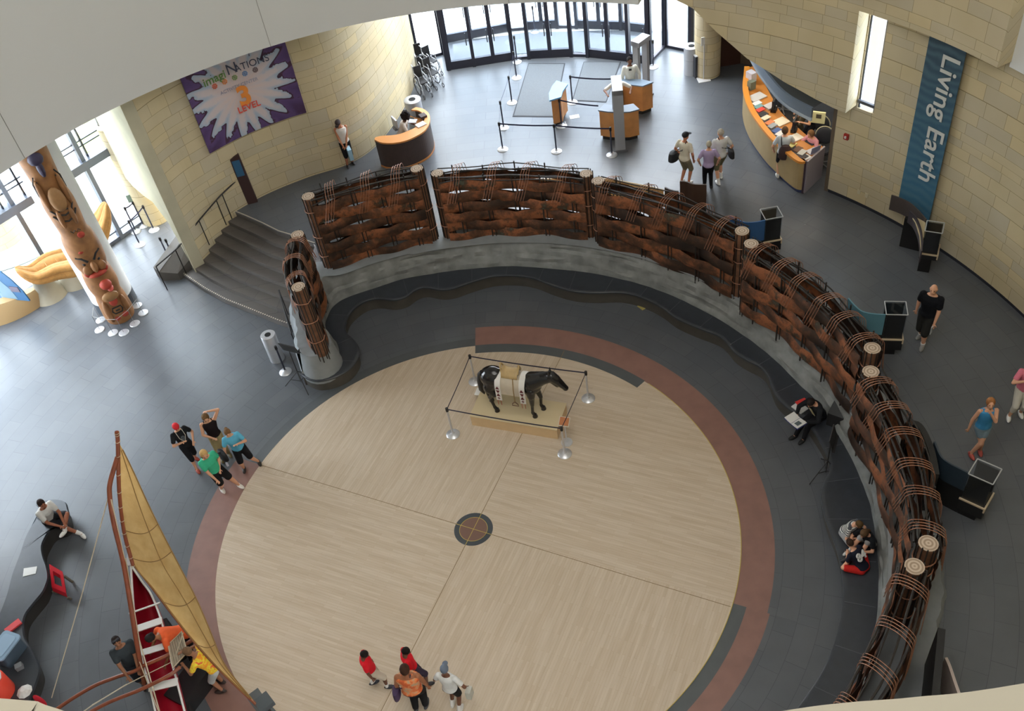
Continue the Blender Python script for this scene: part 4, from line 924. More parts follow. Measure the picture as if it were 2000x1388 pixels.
# --- staff
t, k = person('security guard in a white shirt and black trousers at the farther entrance desk', P(1233, 207, E1), 1.72, -95, skin=SK3, top=('jacket', (222, 222, 212)), bot=('trousers', (18, 18, 24)), hair=('short', (26, 22, 22)), hands=((-.16, .04, .50), (.16, .02, .46)), shoes=(20, 20, 22), look=(-.2, 1, .1),
               extra=lambda t, k: M().obox(k['nk']-k['up']*.05*k['H']+k['F']*.07*k['H'], k['S']*.05*k['H'], k['F']*.01, k['up']*.04*k['H']).build('tie', BLACK, t, local=True))
t, k = person('security guard in a white shirt leaning on the nearer desk, arms spread', P(1209, 228, E1), 1.70, -95, skin=SK3, top=('shirt', (226, 224, 216)), bot=('trousers', (18, 18, 24)), hair=('short', (24, 20, 20)), pel=(0, -.1, .47), neck=(0, .06, .74), hands=((-.21, .20, .62), (.21, .20, .62)), shoes=(20, 20, 22), look=(0, .7, -.7), feet=((-.06, -.1, 0), (.06, -.1, 0)))
t, k = person('curly-haired person in a white top sitting behind the curved left desk', P(786, 268, E1+.45), 1.68, -15, skin=SK3, top=('tee', (226, 214, 204)), bot=('trousers', (26, 26, 30)), hair=('curly', (22, 18, 20)), pel=(0, -.02, .06), neck=(0, .12, .36), hands=((-.08, .30, .2), (.08, .3, .2)), feet=((-.06, .2, -.26), (.06, .22, -.26)), look=(.1, .9, -.3))
t, k = person('person with brown hair and pink sleeves sitting at the long counter', P(1590, 300, E1+.5), 1.66, 205, top=('tee', (214, 150, 160)), bot=('trousers', (30, 28, 34)), hair=('bob', (120, 88, 58)), pel=(0, 0, .06), neck=(0, .09, .36), hands=((-.10, .28, .24), (.08, .3, .24)), feet=((-.06, .2, -.26), (.06, .22, -.26)), look=(0, .9, -.4),
               extra=lambda t, k: M().obox(k['pel'].lerp(k['nk'], .5)+k['F']*.02*k['H'], k['S']*.17*k['H'], k['F']*.15*k['H'], k['up']*.2*k['H']).build('vest', mat((36, 34, 44), .8), t, local=True))
t, k = person('person in a turquoise shirt standing behind the long counter under the grey canopy', P(1565, 262, E1), 1.66, 200, top=('shirt', (50, 150, 180)), bot=('trousers', (120, 110, 90)), hair=('short', (70, 52, 40)), hands=((-.06, .14, .5), (.06, .14, .5)), shoes=(40, 36, 34), look=(0, .9, -.3))
t, k = person('person in a navy vest bending over the back desk of the long counter', P(1578, 284, E1), 1.60, 190, top=('tank', (26, 30, 50)), bot=('trousers', (30, 30, 36)), hair=('short', (110, 76, 52)), pel=(0, -.06, .5), neck=(0, .1, .76), hands=((-.1, .25, .62), (.1, .25, .62)), shoes=(40, 36, 34), look=(0, .8, -.5))
# --- canoe crew
t, k = person('person in an orange T-shirt bending over the canoe with arms reaching down', P(372, 1288, 0), 1.72, 215, skin=(140, 92, 62), top=('tee', (226, 98, 54)), bot=('trousers', (30, 30, 36)), hair=('bun', (34, 30, 30)), pel=(0, -.14, .52), neck=(0, .13, .74), hands=((-.16, .24, .45), (.12, .27, .48)), shoes=(40, 36, 34), look=(.1, .7, -.7), girth=1.1)
t, k = person('person in a yellow and orange T-shirt and grey shorts under the sail', mid((432, 1350), (444, 1334), 0), 1.70, 168, skin=(150, 104, 78), top=('tee', (240, 190, 40), floral((240, 150, 40), (238, 226, 60), (232, 96, 60))), bot=('long_shorts', (186, 190, 186)), hair=('short', (110, 84, 62)), pel=(0, -.05, .515), neck=(0, .08, .80), hands=((-.05, .26, .62), (.1, .28, .70)),
               shoes=(50, 36, 30), look=(0, .8, -.6))
t, k = person('person in a dark T-shirt with sunglasses on the head standing left of the canoe', P(289, 1328, 0), 1.74, -62, skin=(140, 96, 70), top=('tee', (50, 56, 60)), bot=('long_shorts', (40, 44, 50)), hair=('short', (38, 30, 28)), hands=((-.02, .24, .52), (.10, .24, .52)), shoes=(40, 36, 34), look=(0, 1, .15), girth=1.1,
               extra=lambda t, k: M().obox(k['hc']+k['hu']*.055*k['H']+k['lk']*.03*k['H'], k['hs']*.085*k['H'], k['lk']*.03*k['H'], k['hu']*.012*k['H']).build('sunglasses', mat((60, 60, 66), .1, .4), t, local=True))
# ================================================================ STANCHIONS AND BELTS
def stanchion(px, py, z, label, h=.98, group=None, small_=False, src=[None, None]):
    loc = P(px, py, z); t = T('stanchion', label, 'stanchion', loc, 0, group)
    if small_:
        M().lathe([(.15, 0), (.15, .012), (.14, .022), (.02, .026)], (0, 0, 0), 24).build('base', STEEL, t, smooth=True, local=True)
        M().tube([(0, 0, .02), (0, 0, h)], .006, 6).build('post', mat((150, 150, 155), .4, .5), t, local=True); return t
    M().lathe([(.17, 0), (.17, .012), (.15, .03), (.05, .055), (.03, .09)], (0, 0, 0), 28).build('base', STEEL, t, smooth=True, local=True)
    M().lathe([(.024, .07), (.024, h-.1)], (0, 0, 0), 16).build('post', STEEL if z < 1 and px > 800 else mat((76, 78, 92), .3, .6), t, smooth=True, local=True)
    M().lathe([(.034, h-.12), (.036, h-.1), (.036, h-.01), (.026, h)], (0, 0, 0), 16).build('belt_head', BLACKM, t, smooth=True, local=True); return t
BELT = mat((32, 34, 62), .7)
def belt(t, a, b, h=.93, w=.05, sag=.03):
    a = Vector(a)+Vector((0, 0, h)); b = Vector(b)+Vector((0, 0, h)); q = M(); rows = []
    d = (b-a).normalized(); nn = Vector((-d.y, d.x, 0))*.002
    for i in range(9):
        s_ = i/8; p = a.lerp(b, s_)-Vector((0, 0, sag*4*s_*(1-s_))); rows.append([p+nn+Vector((0, 0, -w/2)), p+nn+Vector((0, 0, w/2)), p-nn+Vector((0, 0, w/2)), p-nn+Vector((0, 0, -w/2))])
    q.grid(rows, closed=True); q.build('belt', BELT, t)
hs_ = [(928, 745, 'steel stanchion behind the tail of the black horse'), (1149, 778, 'steel stanchion beyond the head of the black horse'), (1103, 886, 'steel stanchion in front of the right end of the horse plinth'), (885, 848, 'steel stanchion in front of the left end of the horse plinth')]
ht = [stanchion(x, y, 0, lb) for x, y, lb in hs_]
for i in range(4): belt(ht[i], ht[i].location, ht[(i+1) % 4].location, w=.04)
es = [(1010, 121, 'entrance stanchion farthest back, close to the doors'), (1009, 152, 'entrance stanchion at the top left corner of the left mat'), (1000, 200.7, 'entrance stanchion halfway along the left mat'), (984, 250, 'entrance stanchion near the bottom left corner of the left mat'),
      (982, 292, 'nearest left entrance stanchion at the end of the long belt'), (1087, 296, 'nearest middle entrance stanchion below the blue topped lectern'), (1195, 303, 'nearest right entrance stanchion beside the metal detector')]
et = [stanchion(x, y, E1, lb) for x, y, lb in es]
belt(et[2], et[2].location, et[3].location, w=.02); belt(et[3], et[3].location, et[4].location, w=.02); belt(et[4], et[4].location, et[5].location); belt(et[5], et[5].location, et[6].location); belt(et[0], et[0].location, et[1].location, w=.02); belt(et[1], et[1].location, et[2].location, w=.02)
s8 = stanchion(1118, 200, E1, 'entrance stanchion standing behind the blue topped lectern'); s9 = stanchion(1097, 246, E1, 'entrance stanchion directly in front of the blue topped lectern')
belt(s8, s8.location, P(1196, 205, E1)); belt(s9, s9.location, P(1172, 258, E1))
s10 = stanchion(1276, 131, E1, 'entrance stanchion beside the right end of the glass vestibule')
s11 = stanchion(1045, 62, E1, 'stanchion between the inner and outer entrance doors')
lt = [(273.7, 478, 'stanchion in the lower hall nearest the limestone pier'), (301, 449, 'stanchion touching the limestone pier by the left window'), (281, 441, 'stanchion with a small grey sign on top by the left window'), (266, 452, 'short belt stanchion close to the left window')]
ll = [stanchion(x, y, 0, lb) for x, y, lb in lt]
belt(ll[0], ll[0].location, ll[1].location); belt(ll[2], ll[2].location, ll[3].location)
M().box((0, 0, 1.1), (.22, .02, .28), .2).build('sign_plate', mat((120, 140, 130), .5), ll[2], local=True)
stanchion(334, 512, 0, 'stanchion standing at the low curb left of the stairs'); stanchion(345, 515, 0, 'second stanchion behind the handrail at the low curb')
stanchion(558, 726, 0, 'lone steel stanchion beside the bin at the free end of the bench')
for i, (x, y, lb) in enumerate([(197, 625, 'upper left'), (195, 644, 'lower left'), (221, 650, 'front left'), (242, 649.6, 'front right'), (263.6, 632, 'lower right'), (280, 611, 'far right'), (268, 597, 'rear right')]):
    stanchion(x, y, 0, 'low barrier post with round base, %s of the ring at the carved pole' % lb, h=.55, small_=True)
bt = T('barrier_cord', 'thin cord strung between the low posts around the carved pole', 'cord', P(221, 650, .5)); q = M(); pp = [P(x, y, 0)+Vector((0, 0, .53)) for x, y in ((197, 625), (195, 644), (221, 650), (242, 649.6), (263.6, 632), (280, 611))]
q.tube(pp, .006, 5); q.build('cord', mat((190, 190, 185), .7), bt)
# ================================================================ HORSE
pl = T('plinth', 'pale wooden plinth under the black horse', 'plinth', (1.43, 3.0, 0), R(-24.5)); M().box((0, 0, .17), (2.2, .84, .34)).build('platform', WOODL, pl, local=True); M().box((0, 0, .345), (2.22, .88, .012)).build('platform_top', mat((206, 188, 150), .5), pl, local=True)
hz = .352
ho = T('horse', 'life-size glossy black horse figure standing on the wooden plinth', 'horse figure', (1.42, 3.02, hz), R(-24.5))
HS = .93
h = M(); V = lambda *a: Vector(a)*HS
h.ell(V(.42, 0, 1.08), V(.36, .25, .33), 20); h.ell(V(0, 0, 1.05), V(.55, .27, .30), 20); h.ell(V(-.5, 0, 1.13), V(.38, .28, .33), 20); h.cone(V(-.55, .08, 1.0), V(-.62, .14, .85), .2, .15); h.cone(V(-.55, -.08, 1.0), V(-.62, -.14, .85), .2, .15)
h.cone(V(.55, 0, 1.2), V(.82, 0, 1.36), .235, .165, 16); h.cone(V(.82, 0, 1.36), V(1.08, 0, 1.46), .165, .12, 16); h.cone(V(.5, 0, 1.38), V(1.03, 0, 1.57), .06, .05)
h.cone(V(1.06, 0, 1.48), V(1.18, 0, 1.38), .13, .115, 14); h.cone(V(1.18, 0, 1.38), V(1.38, 0, 1.15), .11, .072, 14); h.ell(V(1.40, 0, 1.12), V(.085, .075, .085), 12)
h.cone(V(1.06, 0, 1.36), V(1.2, 0, 1.2), .09, .07)
for s in (-1, 1):
    h.cone(V(1.02, .055*s, 1.6), V(1.03, .07*s, 1.73), .035, .012, 8)
    o = .10 if s > 0 else -.04
    h.cone(V(.5, .13*s, 1.0), V(.52+o*.3, .15*s, .78), .14, .10); h.cone(V(.52+o*.3, .15*s, .78), V(.54+o, .15*s, .47), .088, .055); h.ell(V(.54+o, .15*s, .45), V(.06, .055, .065), 10); h.cone(V(.54+o, .15*s, .45), V(.52+o, .15*s, .15), .044, .038); h.cone(V(.52+o, .15*s, .15), V(.56+o, .15*s, .07), .045, .05)
    p = -.12 if s > 0 else .14
    h.cone(V(-.62, .14*s, .9), V(-.56+p*.5, .16*s, .68), .15, .10); h.cone(V(-.56+p*.5, .16*s, .68), V(-.78+p, .16*s, .50), .085, .052); h.cone(V(-.78+p, .16*s, .50), V(-.70+p, .16*s, .15), .046, .038); h.cone(V(-.70+p, .16*s, .15), V(-.66+p, .16*s, .07), .045, .05)
hb = h.build('body', mat((20, 20, 22), .16, spec=.6), ho, local=True, remesh=.018)
for s in (-1, 1):
    o = .10 if s > 0 else -.04; p = -.12 if s > 0 else .14
    for x_ in (.575+o, -.645+p): M().lathe([(.066, 0), (.062, .03), (.048, .085)], V(x_, .15*s if x_ > 0 else .16*s, 0), 14).build('hoof', mat((30, 26, 24), .35), ho, smooth=True, local=True)
    M().ell(V(1.13, .098*s, 1.47), (.016, .01, .014), 8).build('eye', mat((60, 50, 40), .1), ho, local=True)
q = M(); q.tube([V(-.80, 0, 1.27), V(-.87, 0, 1.15), V(-.90, 0, .9), V(-.90, 0, .6), V(-.86, 0, .42)], [.05, .07, .085, .08, .02], 12); q.build('tail', mat((14, 14, 15), .5), ho, smooth=True, local=True)
q = M(); q.tube([V(.5, 0, 1.40), V(.7, -.02, 1.47), V(.9, -.03, 1.57), V(1.04, 0, 1.64)], [.03, .045, .045, .02], 8); q.build('mane', mat((14, 14, 15), .5), ho, smooth=True, local=True)
bl = T('saddle_blanket', 'cream saddle blanket with two white beaded bands on the black horse', 'blanket', (1.42, 3.02, hz+.9), R(-24.5))
def drape(x0, x1, bot, k=1.0, th=.012, n=24):
    rows = []
    for i in range(n+1):
        a = -pi*.5-.0+(2*pi*i/n)*.5+0; an = pi*i/n
        y = cos(an)*.285*k*HS; z = (1.05+sin(an)*.335*k)*HS-.9
        rows.append((y, z))
    pts = [(rows[0][0]*1.02, bot-.9)]+rows+[(rows[-1][0]*1.02, bot-.9)]
    q = M(); R1 = [Vector((x0, y, z)) for y, z in pts]; R2 = [Vector((x1, y, z)) for y, z in pts]
    Ri1 = [Vector((x0, y*.97, z-.01)) for y, z in pts]; Ri2 = [Vector((x1, y*.97, z-.01)) for y, z in pts]
    q.grid([Ri1, R1, R2, Ri2]); return q
drape(-.30, .30, .80, 1.02).build('cloth', mat((196, 184, 164), .85, var=.06), bl, smooth=True, local=True)
for x0, x1 in ((-.36, -.22), (.24, .38)): 
    bd = drape(x0, x1, .58, 1.06).build('beaded_band', mat((232, 230, 224), .8), bl, smooth=True, local=True)
    for s in (-1, 1):
        y = -.285*1.06*1.03*HS*s; xm = (x0+x1)/2; q = M()
        for z, c_ in ((.12, 1), (-.02, -1), (-.12, 1)):
            q.add([(xm-.05, y*1.01, z-.9+.9-.05*c_), (xm+.05, y*1.01, z-.05*c_), (xm, y*1.01, z+.05*c_)], [(0, 1, 2)])
        q.box((xm, y*1.01, -.24), (.07, .004, .016)); q.box((xm, y*1.01, -.24), (.016, .004, .08))
        q.build('bead_pattern', mat((96, 30, 36), .8), bd, local=True)
        for k in range(2): M().tube([(xm-.04+.08*k, y, -.32), (xm-.035+.08*k, y*1.02, -.47)], .006, 5).build('red_tassel', mat((176, 52, 40), .8), bd, local=True)
sd = T('saddle', 'light wooden saddle with pommel, cantle and stirrups on the black horse', 'saddle', (1.42, 3.02, hz+1.24), R(-24.5)); SDM = mat((176, 150, 104), .6, var=.1)
q = M(); rows = []
for i in range(9):
    x_ = -.2+.4*i/8; rise = .09*(abs(i-4)/4)**2
    rows.append([Vector((x_, .17*cos(pi*j_/10), .04+.10*sin(pi*j_/10)+rise*sin(pi*j_/10))) for j_ in range(11)])
q.grid(rows); q.grid([[v-Vector((0, 0, .02)) for v in r_] for r_ in rows]); q.build('seat', SDM, sd, smooth=True, local=True)
M().tube([(.2, .1, .13), (.21, .05, .25), (.22, 0, .34), (.21, -.05, .25), (.2, -.1, .13)], .022, 8).build('pommel', SDM, sd, smooth=True, local=True); M().tube([(-.2, .1, .13), (-.22, .06, .26), (-.23, 0, .34), (-.22, -.06, .26), (-.2, -.1, .13)], .022, 8).build('cantle', SDM, sd, smooth=True, local=True)
for s in (-1, 1):
    M().tube([(.1, .2*s, .08), (.12, .31*s, -.2), (.12, .325*s, -.58)], .014, 6).build('stirrup_strap', mat((140, 114, 72), .7), sd, local=True)
    M().tube([(.12, .33*s, -.58), (.05, .33*s, -.66), (.04, .33*s, -.72), (.2, .33*s, -.72), (.19, .33*s, -.66), (.12, .33*s, -.58)], .011, 6).build('stirrup', mat((96, 62, 40), .6), sd, local=True)
q = P(938, 765, .3); t = T('label_stand', 'white label sheet on a low stand behind the horse', 'sign', (q.x, q.y, .0)); M().tube([(0, 0, 0), (0, 0, .29)], .012, 6).build('post', STEEL, t, local=True); M().box((0, 0, .3), (.24, .24, .012), R(-24)).build('sheet', WHITE, t, local=True)
q = P(1096, 838, .0); t = T('info_stand', 'small brown sign plate on a stand at the right end of the plinth', 'sign', (2.45, 2.02, 0), R(-24)); M().lathe([(.14, 0), (.14, .015), (.02, .03), (.016, .72)], (0, 0, 0), 16).build('stand', STEEL, t, local=True)
M().obox((0, 0, .76), (.26, 0, 0), (0, .2, .12), (0, -.01, .015)).build('sign_plate', mat((200, 190, 170), .6), t, local=True); M().obox((0, -.003, .77), (.22, 0, 0), (0, .165, .1), (0, -.01, .015)).build('sign_face', mat((172, 104, 56), .6), t, local=True)
# ================================================================ BINS, MUSIC STANDS, SMALL THINGS
def bin_(px, py, z, label, r=.2, h=.9):
    t = T('trash_bin', label, 'trash bin', P(px, py, z)); M().lathe([(r, 0), (r, h*.55)], (0, 0, 0), 28).build('body', STEEL, t, smooth=True, local=True); M().lathe([(r*1.01, h*.56), (r*1.01, h), (r*.96, h+.012), (r*.4, h+.012)], (0, 0, 0), 28).build('lid', STEEL, t, smooth=True, local=True)
    M().lathe([(r*.42, h+.012), (r*.42, h+.018)], (0, 0, 0), 24).build('opening', mat((8, 8, 8), .9), t, local=True)
bin_(542, 700, 0, 'brushed steel bin at the free end of the bench near the stairs'); bin_(817, 250, E1, 'brushed steel bin between the curved desk and the wheelchairs', r=.27, h=1.05); bin_(1350, 142, E1, 'steel bin beside the pier right of the entrance', r=.24, h=.95)
q = P(1363, 146, E1); t = T('waste_box', 'dark square waste box next to the entrance pier', 'trash bin', q, .2); M().box((0, 0, .38), (.34, .34, .76)).build('body', mat((50, 52, 60), .5), t, local=True); M().box((0, 0, .77), (.36, .36, .03)).build('lid', STEEL, t, local=True)
q = P(1366, 152, E1); t = T('sign_post', 'thin floor sign post by the entrance pier', 'sign', (q.x+.1, q.y-.15, E1), 0); M().box((0, 0, .01), (.4, .35, .02)).build('foot', mat((190, 190, 190), .5), t, local=True); M().tube([(0, 0, 0), (0, 0, 1.25)], .016, 8).build('pole', mat((200, 200, 205), .4), t, local=True); M().box((0, 0, 1.35), (.2, .02, .28)).build('plate', WHITE, t, local=True)
def music_stand(loc, rz, label, h=1.3, plate=(.5, .36)):
    t = T('tripod_stand', label, 'stand', loc, rz); M().tube([(0, 0, .12), (0, 0, h)], .014, 8).build('pole', BLACKM, t, local=True)
    for k in range(3):
        a = 2*pi*k/3+.4; g = T('leg_pair', None, None, (0, 0, 0)); bpy.data.objects.remove(g); q = M(); q.tube([(0, 0, .52), (.46*cos(a), .46*sin(a), .02)], .011, 6); q.build('leg', BLACKM, t, local=True)
        q = M(); q.tube([(0, 0, .16), (.25*cos(a), .25*sin(a), .25)], .008, 6); q.build('leg_brace', BLACKM, t, local=True)
    M().obox((0, -.03, h+.1), (plate[0], 0, 0), (0, .10, plate[1]*.95), (0, -.02, .006)).build('desk_plate', mat((38, 36, 36), .6), t, local=True); M().obox((0, -.1, h-.06), (plate[0], 0, 0), (0, .05, .01), (0, 0, .01)).build('ledge', BLACKM, t, local=True)
music_stand(P(591, 752, 0), R(150), 'black tripod stand with a sign plate in front of the free bench end', h=1.25)
music_stand(P(1612, 928, 0), R(60), 'black tripod music stand beside the seated person in the suit', h=1.2)
q = P(1638, 822, SZ); t = T('speaker_box', 'grey topped black box on the bench beside the reader', 'loudspeaker', (q.x, q.y, SZ), R(-40)); M().box((0, 0, .2), (.42, .46, .4)).build('cabinet', mat((22, 22, 24), .6), t, local=True); M().box((0, 0, .405), (.43, .47, .012)).build('top_plate', mat((66, 68, 70), .6), t, local=True)
q = P(1257, 598, 0); t = T('floor_plate', 'small yellow floor plate under the bench edge', 'floor plate', (q.x, q.y, 0), .5); M().box((0, 0, .012), (.26, .22, .02)).build('plate', mat((170, 156, 92), .6), t, local=True); M().box((.05, 0, .025), (.05, .05, .01)).build('plug', BLACK, t, local=True)
q = P(1122, 228, E1); M().box((q.x, q.y, E1+.004), (.3, .2, .008)).build('floor_sticker', WHITE, label='white sheet stuck to the floor between the lectern and the nearer desk', cat='floor sticker')
# mats
for i, (c4, lb) in enumerate(((((1001, 228), (1070, 229), (1104, 124), (1032, 124)), 'long grey entrance mat on the left'), (((1117, 197), (1184, 200), (1213, 121), (1140, 121)), 'long grey entrance mat on the right, behind the desks'))):
    a, b_, c_, d_ = [P(x, y, E1) for x, y in c4]
    if i == 0: b_ = P(1083, 229, E1)
    t = T('entrance_mat', lb, 'mat', ((a+c_)/2)); q = M(); q.prism([(v.x, v.y) for v in (a, b_, c_, d_)], E1+.002, E1+.012); q.build('mat_edge', mat((52, 54, 58), .9), t)
    m_ = (a+b_+c_+d_)/4; q = M(); q.prism([((v.x-m_.x)*.95+m_.x, (v.y-m_.y)*.97+m_.y) for v in (a, b_, c_, d_)], E1+.012, E1+.016); q.build('mat_pile', mat((92, 96, 100), .95, var=.06, scale=30), t)
# ================================================================ ENTRANCE DESKS
BLUET = mat((104, 152, 192), .45); GREYT = mat((92, 102, 114), .45)
def wedge_desk(pts_top, z, label, topm, h=1.02, cat='desk'):
    """footprint from the photographed outline of its top"""
    pp = [P(x, y, z+h) for x, y in pts_top]; c = sum(pp, Vector())/len(pp); t = T('security_desk', label, cat, (c.x, c.y, z))
    q = M(); q.prism([((v.x-c.x)*.95, (v.y-c.y)*.95) for v in pp], .12, h-.04); q.build('cabinet', WOOD, t, local=True)
    q = M(); q.prism([((v.x-c.x)*.86, (v.y-c.y)*.86) for v in pp], 0, .12); q.build('plinth_base', BLACKM, t, local=True)
    q = M(); q.prism([((v.x-c.x), (v.y-c.y)) for v in pp], h-.04, h); q.build('top', topm, t, local=True); return t
wedge_desk([(1168, 215), (1188, 218), (1209, 219), (1230, 218), (1249, 213), (1237, 202), (1226, 204), (1212, 206), (1196, 205), (1180, 203)], E1, 'wood fronted security desk with grey top nearer to the screens', GREYT)
wedge_desk([(1200, 153), (1210, 163), (1230, 165), (1255, 168), (1276, 160), (1256, 155), (1235, 154)], E1, 'wood fronted security desk farther back by the doors', mat((112, 130, 148), .45))
a = [P(x, y, E1+1.05) for x, y in ((1087, 157), (1078, 168), (1072, 182), (1073, 196), (1096, 189), (1099, 178), (1109, 164))]
c = sum(a, Vector())/7; t = T('lectern', 'lectern with curved light blue top standing on the left mat', 'lectern', (c.x, c.y, E1)); q = M(); q.prism([((v.x-c.x)*.8, (v.y-c.y)*.85) for v in a], .14, 1.0); q.build('cabinet', WOOD, t, local=True); q = M(); q.prism([(v.x-c.x, v.y-c.y) for v in a], 1.0, 1.05); q.build('top', BLUET, t, local=True)
q = M(); q.prism([((v.x-c.x)*.6, (v.y-c.y)*.7) for v in a], .04, .14); q.build('plinth_base', BLACKM, t, local=True)
for k in (-1, 1): M().ell((.12*k, -.3, .035), (.035, .03, .035), 10).build('caster', STEEL, t, smooth=True, local=True)
# metal detectors
def detector(b1, b2, label, h=2.05):
    c = (b1+b2)/2; d = (b2-b1); t = T('metal_detector', label, 'metal detector', (c.x, c.y, E1), math.atan2(d.y, d.x)); w_ = d.length/2; DM = mat((150, 152, 156), .45)
    for s in (-1, 1): M().box((s*w_, 0, h/2), (.12, .3 if w_ > .3 else .2, h)).build('side_panel', DM, t, local=True); M().box((s*w_, 0, .03), (.2, .42, .06)).build('foot', mat((90, 92, 96), .5), t, local=True)
    M().box((0, 0, h-.06), (w_*2+.12, .3, .16)).build('crossbar', DM, t, local=True); return t
detector(P(1212, 294, E1), P(1209, 267, E1), 'grey walk-through metal detector seen edge on in front of the nearer desk')
detector(P(1246, 197, E1), P(1263, 184, E1), 'grey walk-through metal detector at the farther desk')
# curved left desk
OD = [P(x, y, E1+1.0) for x, y in ((731, 272), (744, 278), (766, 279), (790, 275), (812, 266), (830, 254), (839, 238), (838, 222), (826, 212), (812, 209))]
IDs = [P(x, y, E1+1.0) for x, y in ((733, 268), (746, 265), (764, 264), (782, 261), (800, 254), (817, 246), (828, 236), (828, 225), (818, 216), (803, 214))]
c = Vector((-.8, 14.2, E1)); t = T('reception_desk', 'curved reception desk with orange wood top and dark front at the left wall', 'desk', c)
q = M(); rows = []; OS = spline(OD, 5); IS = spline(IDs, 5)
for o_, i_ in zip(OS, IS): rows.append([Vector((o_.x, o_.y, E1+.95)), Vector((o_.x, o_.y, E1+1.0)), Vector((i_.x, i_.y, E1+1.0)), Vector((i_.x, i_.y, E1+.95))])
q.grid(rows, closed=True); q.build('counter_top', mat((206, 140, 78), .4), t)
q = M(); q.sheet([(v.x+(i_.x-v.x)*.18, v.y+(i_.y-v.y)*.18) for v, i_ in zip(OS, IS)], E1+.06, E1+.95, .04); q.build('front_panel', mat((66, 54, 50), .4, var=.1), t)
q = M(); q.sheet([(v.x+(i_.x-v.x)*.14, v.y+(i_.y-v.y)*.14) for v, i_ in zip(OS, IS)], E1, E1+.06, .05); q.build('base_strip', mat((180, 120, 66), .4), t)
q = M(); rows = [[Vector((i_.x, i_.y, E1+.72)), Vector((i_.x-.3*(.3 if k < 18 else 1), i_.y+.25, E1+.72))] for k, i_ in enumerate(IS)]; q.grid(rows); q.build('work_surface', mat((190, 128, 74), .45), t)
def flat_thing(name, label, cat, loc, size, rgb, rz=0.0, group=None): return M().box((loc.x, loc.y, loc.z+size[2]/2), size, rz).build(name, mat(rgb, .6), label=label, cat=cat, group=group)
flat_thing('paper_stack', 'white papers on the curved reception desk', 'papers', P(822, 244, E1+1.0), (.3, .22, .03), (222, 218, 214), .5); flat_thing('paper_sheet', 'grey sheet in front of the curly-haired person', 'papers', P(806, 237, E1+1.0), (.26, .2, .02), (180, 180, 186), -.3)
flat_thing('telephone', 'dark desk telephone on the curved reception desk', 'telephone', P(826, 228, E1+1.0), (.2, .22, .07), (60, 46, 48), .4)
t = T('monitor', 'small white monitor standing at the left end of the curved reception desk', 'monitor', P(774, 252, E1+.72), .4); M().box((0, 0, .24), (.05, .36, .30)).build('screen', mat((200, 202, 208), .4), t, local=True); M().box((0, 0, .04), (.16, .2, .08)).build('foot', mat((120, 122, 128), .4), t, local=True)
# wheelchairs
def wheelchair(loc, rz, label):
    t = T('wheelchair', label, 'wheelchair', loc, rz, 'folded wheelchairs by the limestone wall')
    for s in (-1, 1):
        M().tube([(-.05+.3*cos(2*pi*k/20), s*.16, .3+.3*sin(2*pi*k/20)) for k in range(20)], .014, 6, closed=True).build('wheel', BLACKM, t, local=True)
        q = M(); 
        for k in range(6): q.tube([(-.05, s*.16, .3), (-.05+.29*cos(2*pi*k/6), s*.16, .3+.29*sin(2*pi*k/6))], .004, 4)
        q.build('spokes', STEEL, t, local=True)
        q = M(); q.tube([(.4, s*.14, .1), (.35, s*.14, .48), (-.2, s*.14, .5), (-.22, s*.14, .95), (-.34, s*.14, .97)], .014, 6); q.tube([(.35, s*.14, .3), (-.2, s*.14, .3)], .012, 6); q.tube([(-.2, s*.14, .7), (.15, s*.14, .7), (.2, s*.14, .5)], .013, 6); q.build('frame', STEEL, t, smooth=True, local=True)
        M().tube([(.4+.07*cos(2*pi*k/12), s*.14, .08+.07*sin(2*pi*k/12)) for k in range(12)], .013, 5, closed=True).build('caster', BLACKM, t, local=True)
    M().box((.06, 0, .5), (.42, .26, .03)).build('seat', BLACKM, t, local=True); M().box((-.21, 0, .72), (.03, .26, .42)).build('backrest', BLACKM, t, local=True); return t
w0 = wheelchair(P(847, 165, E1), R(-60), 'wheelchair rightmost of the folded row beside the limestone wall')
for x, y, r_, lb in ((828, 182, -70, 'wheelchair nearest the steel bin in the folded row'), (833, 163, -75, 'wheelchair in the middle of the folded row by the wall'), (845, 142, -60, 'wheelchair at the back of the folded row by the doors'), (824, 138, -80, 'wheelchair farthest into the corner by the window')):
    dup(w0, loc=P(x, y, E1), rz=R(r_), label=lb)
# ================================================================ LONG COUNTER
cb = [P(x, y, E1) for x, y in ((1451, 160), (1453, 201), (1466, 248.6), (1488, 283), (1518, 315.6), (1543, 337), (1569, 357.7))]
ct = [P(x, y, E1+1.05) for x, y in ((1456, 128), (1454.5, 145), (1452.5, 165), (1456, 188), (1466.5, 214), (1483.7, 240), (1501, 261.5), (1514, 274.5), (1540, 298), (1561.5, 313.4), (1575.6, 309+5))]
ci = [P(x, y, E1+.95) for x, y in ((1475, 128), (1480, 140), (1490, 155), (1497, 170), (1508, 190), (1520, 212), (1538, 232), (1556, 247), (1578, 266), (1600, 281), (1609, 287.5))]
lc = T('long_counter', 'long curved information counter with wooden front under the stone overhang', 'counter', (10.0, 11.0, E1))
Cb = resample(spline(cb, 6), 60); Ct = resample(spline(ct, 5), 60); Ci = resample(spline(ci, 5), 60)
q = M(); q.sheet([(v.x, v.y) for v in Ct], E1+.1, E1+.98, .05); q.build('front_panel', mat((168, 146, 104), .45, var=.06, scale=3), lc)
q = M(); q.sheet([(v.x+.03, v.y) for v in Ct], E1, E1+.1, .06); q.build('base_strip', mat((50, 60, 96), .5), lc)
q = M(); q.sheet([(v.x-.04, v.y-.02) for v in Ct], E1+.98, E1+1.05, .16); q.build('edge_rail', mat((214, 140, 54), .4), lc)
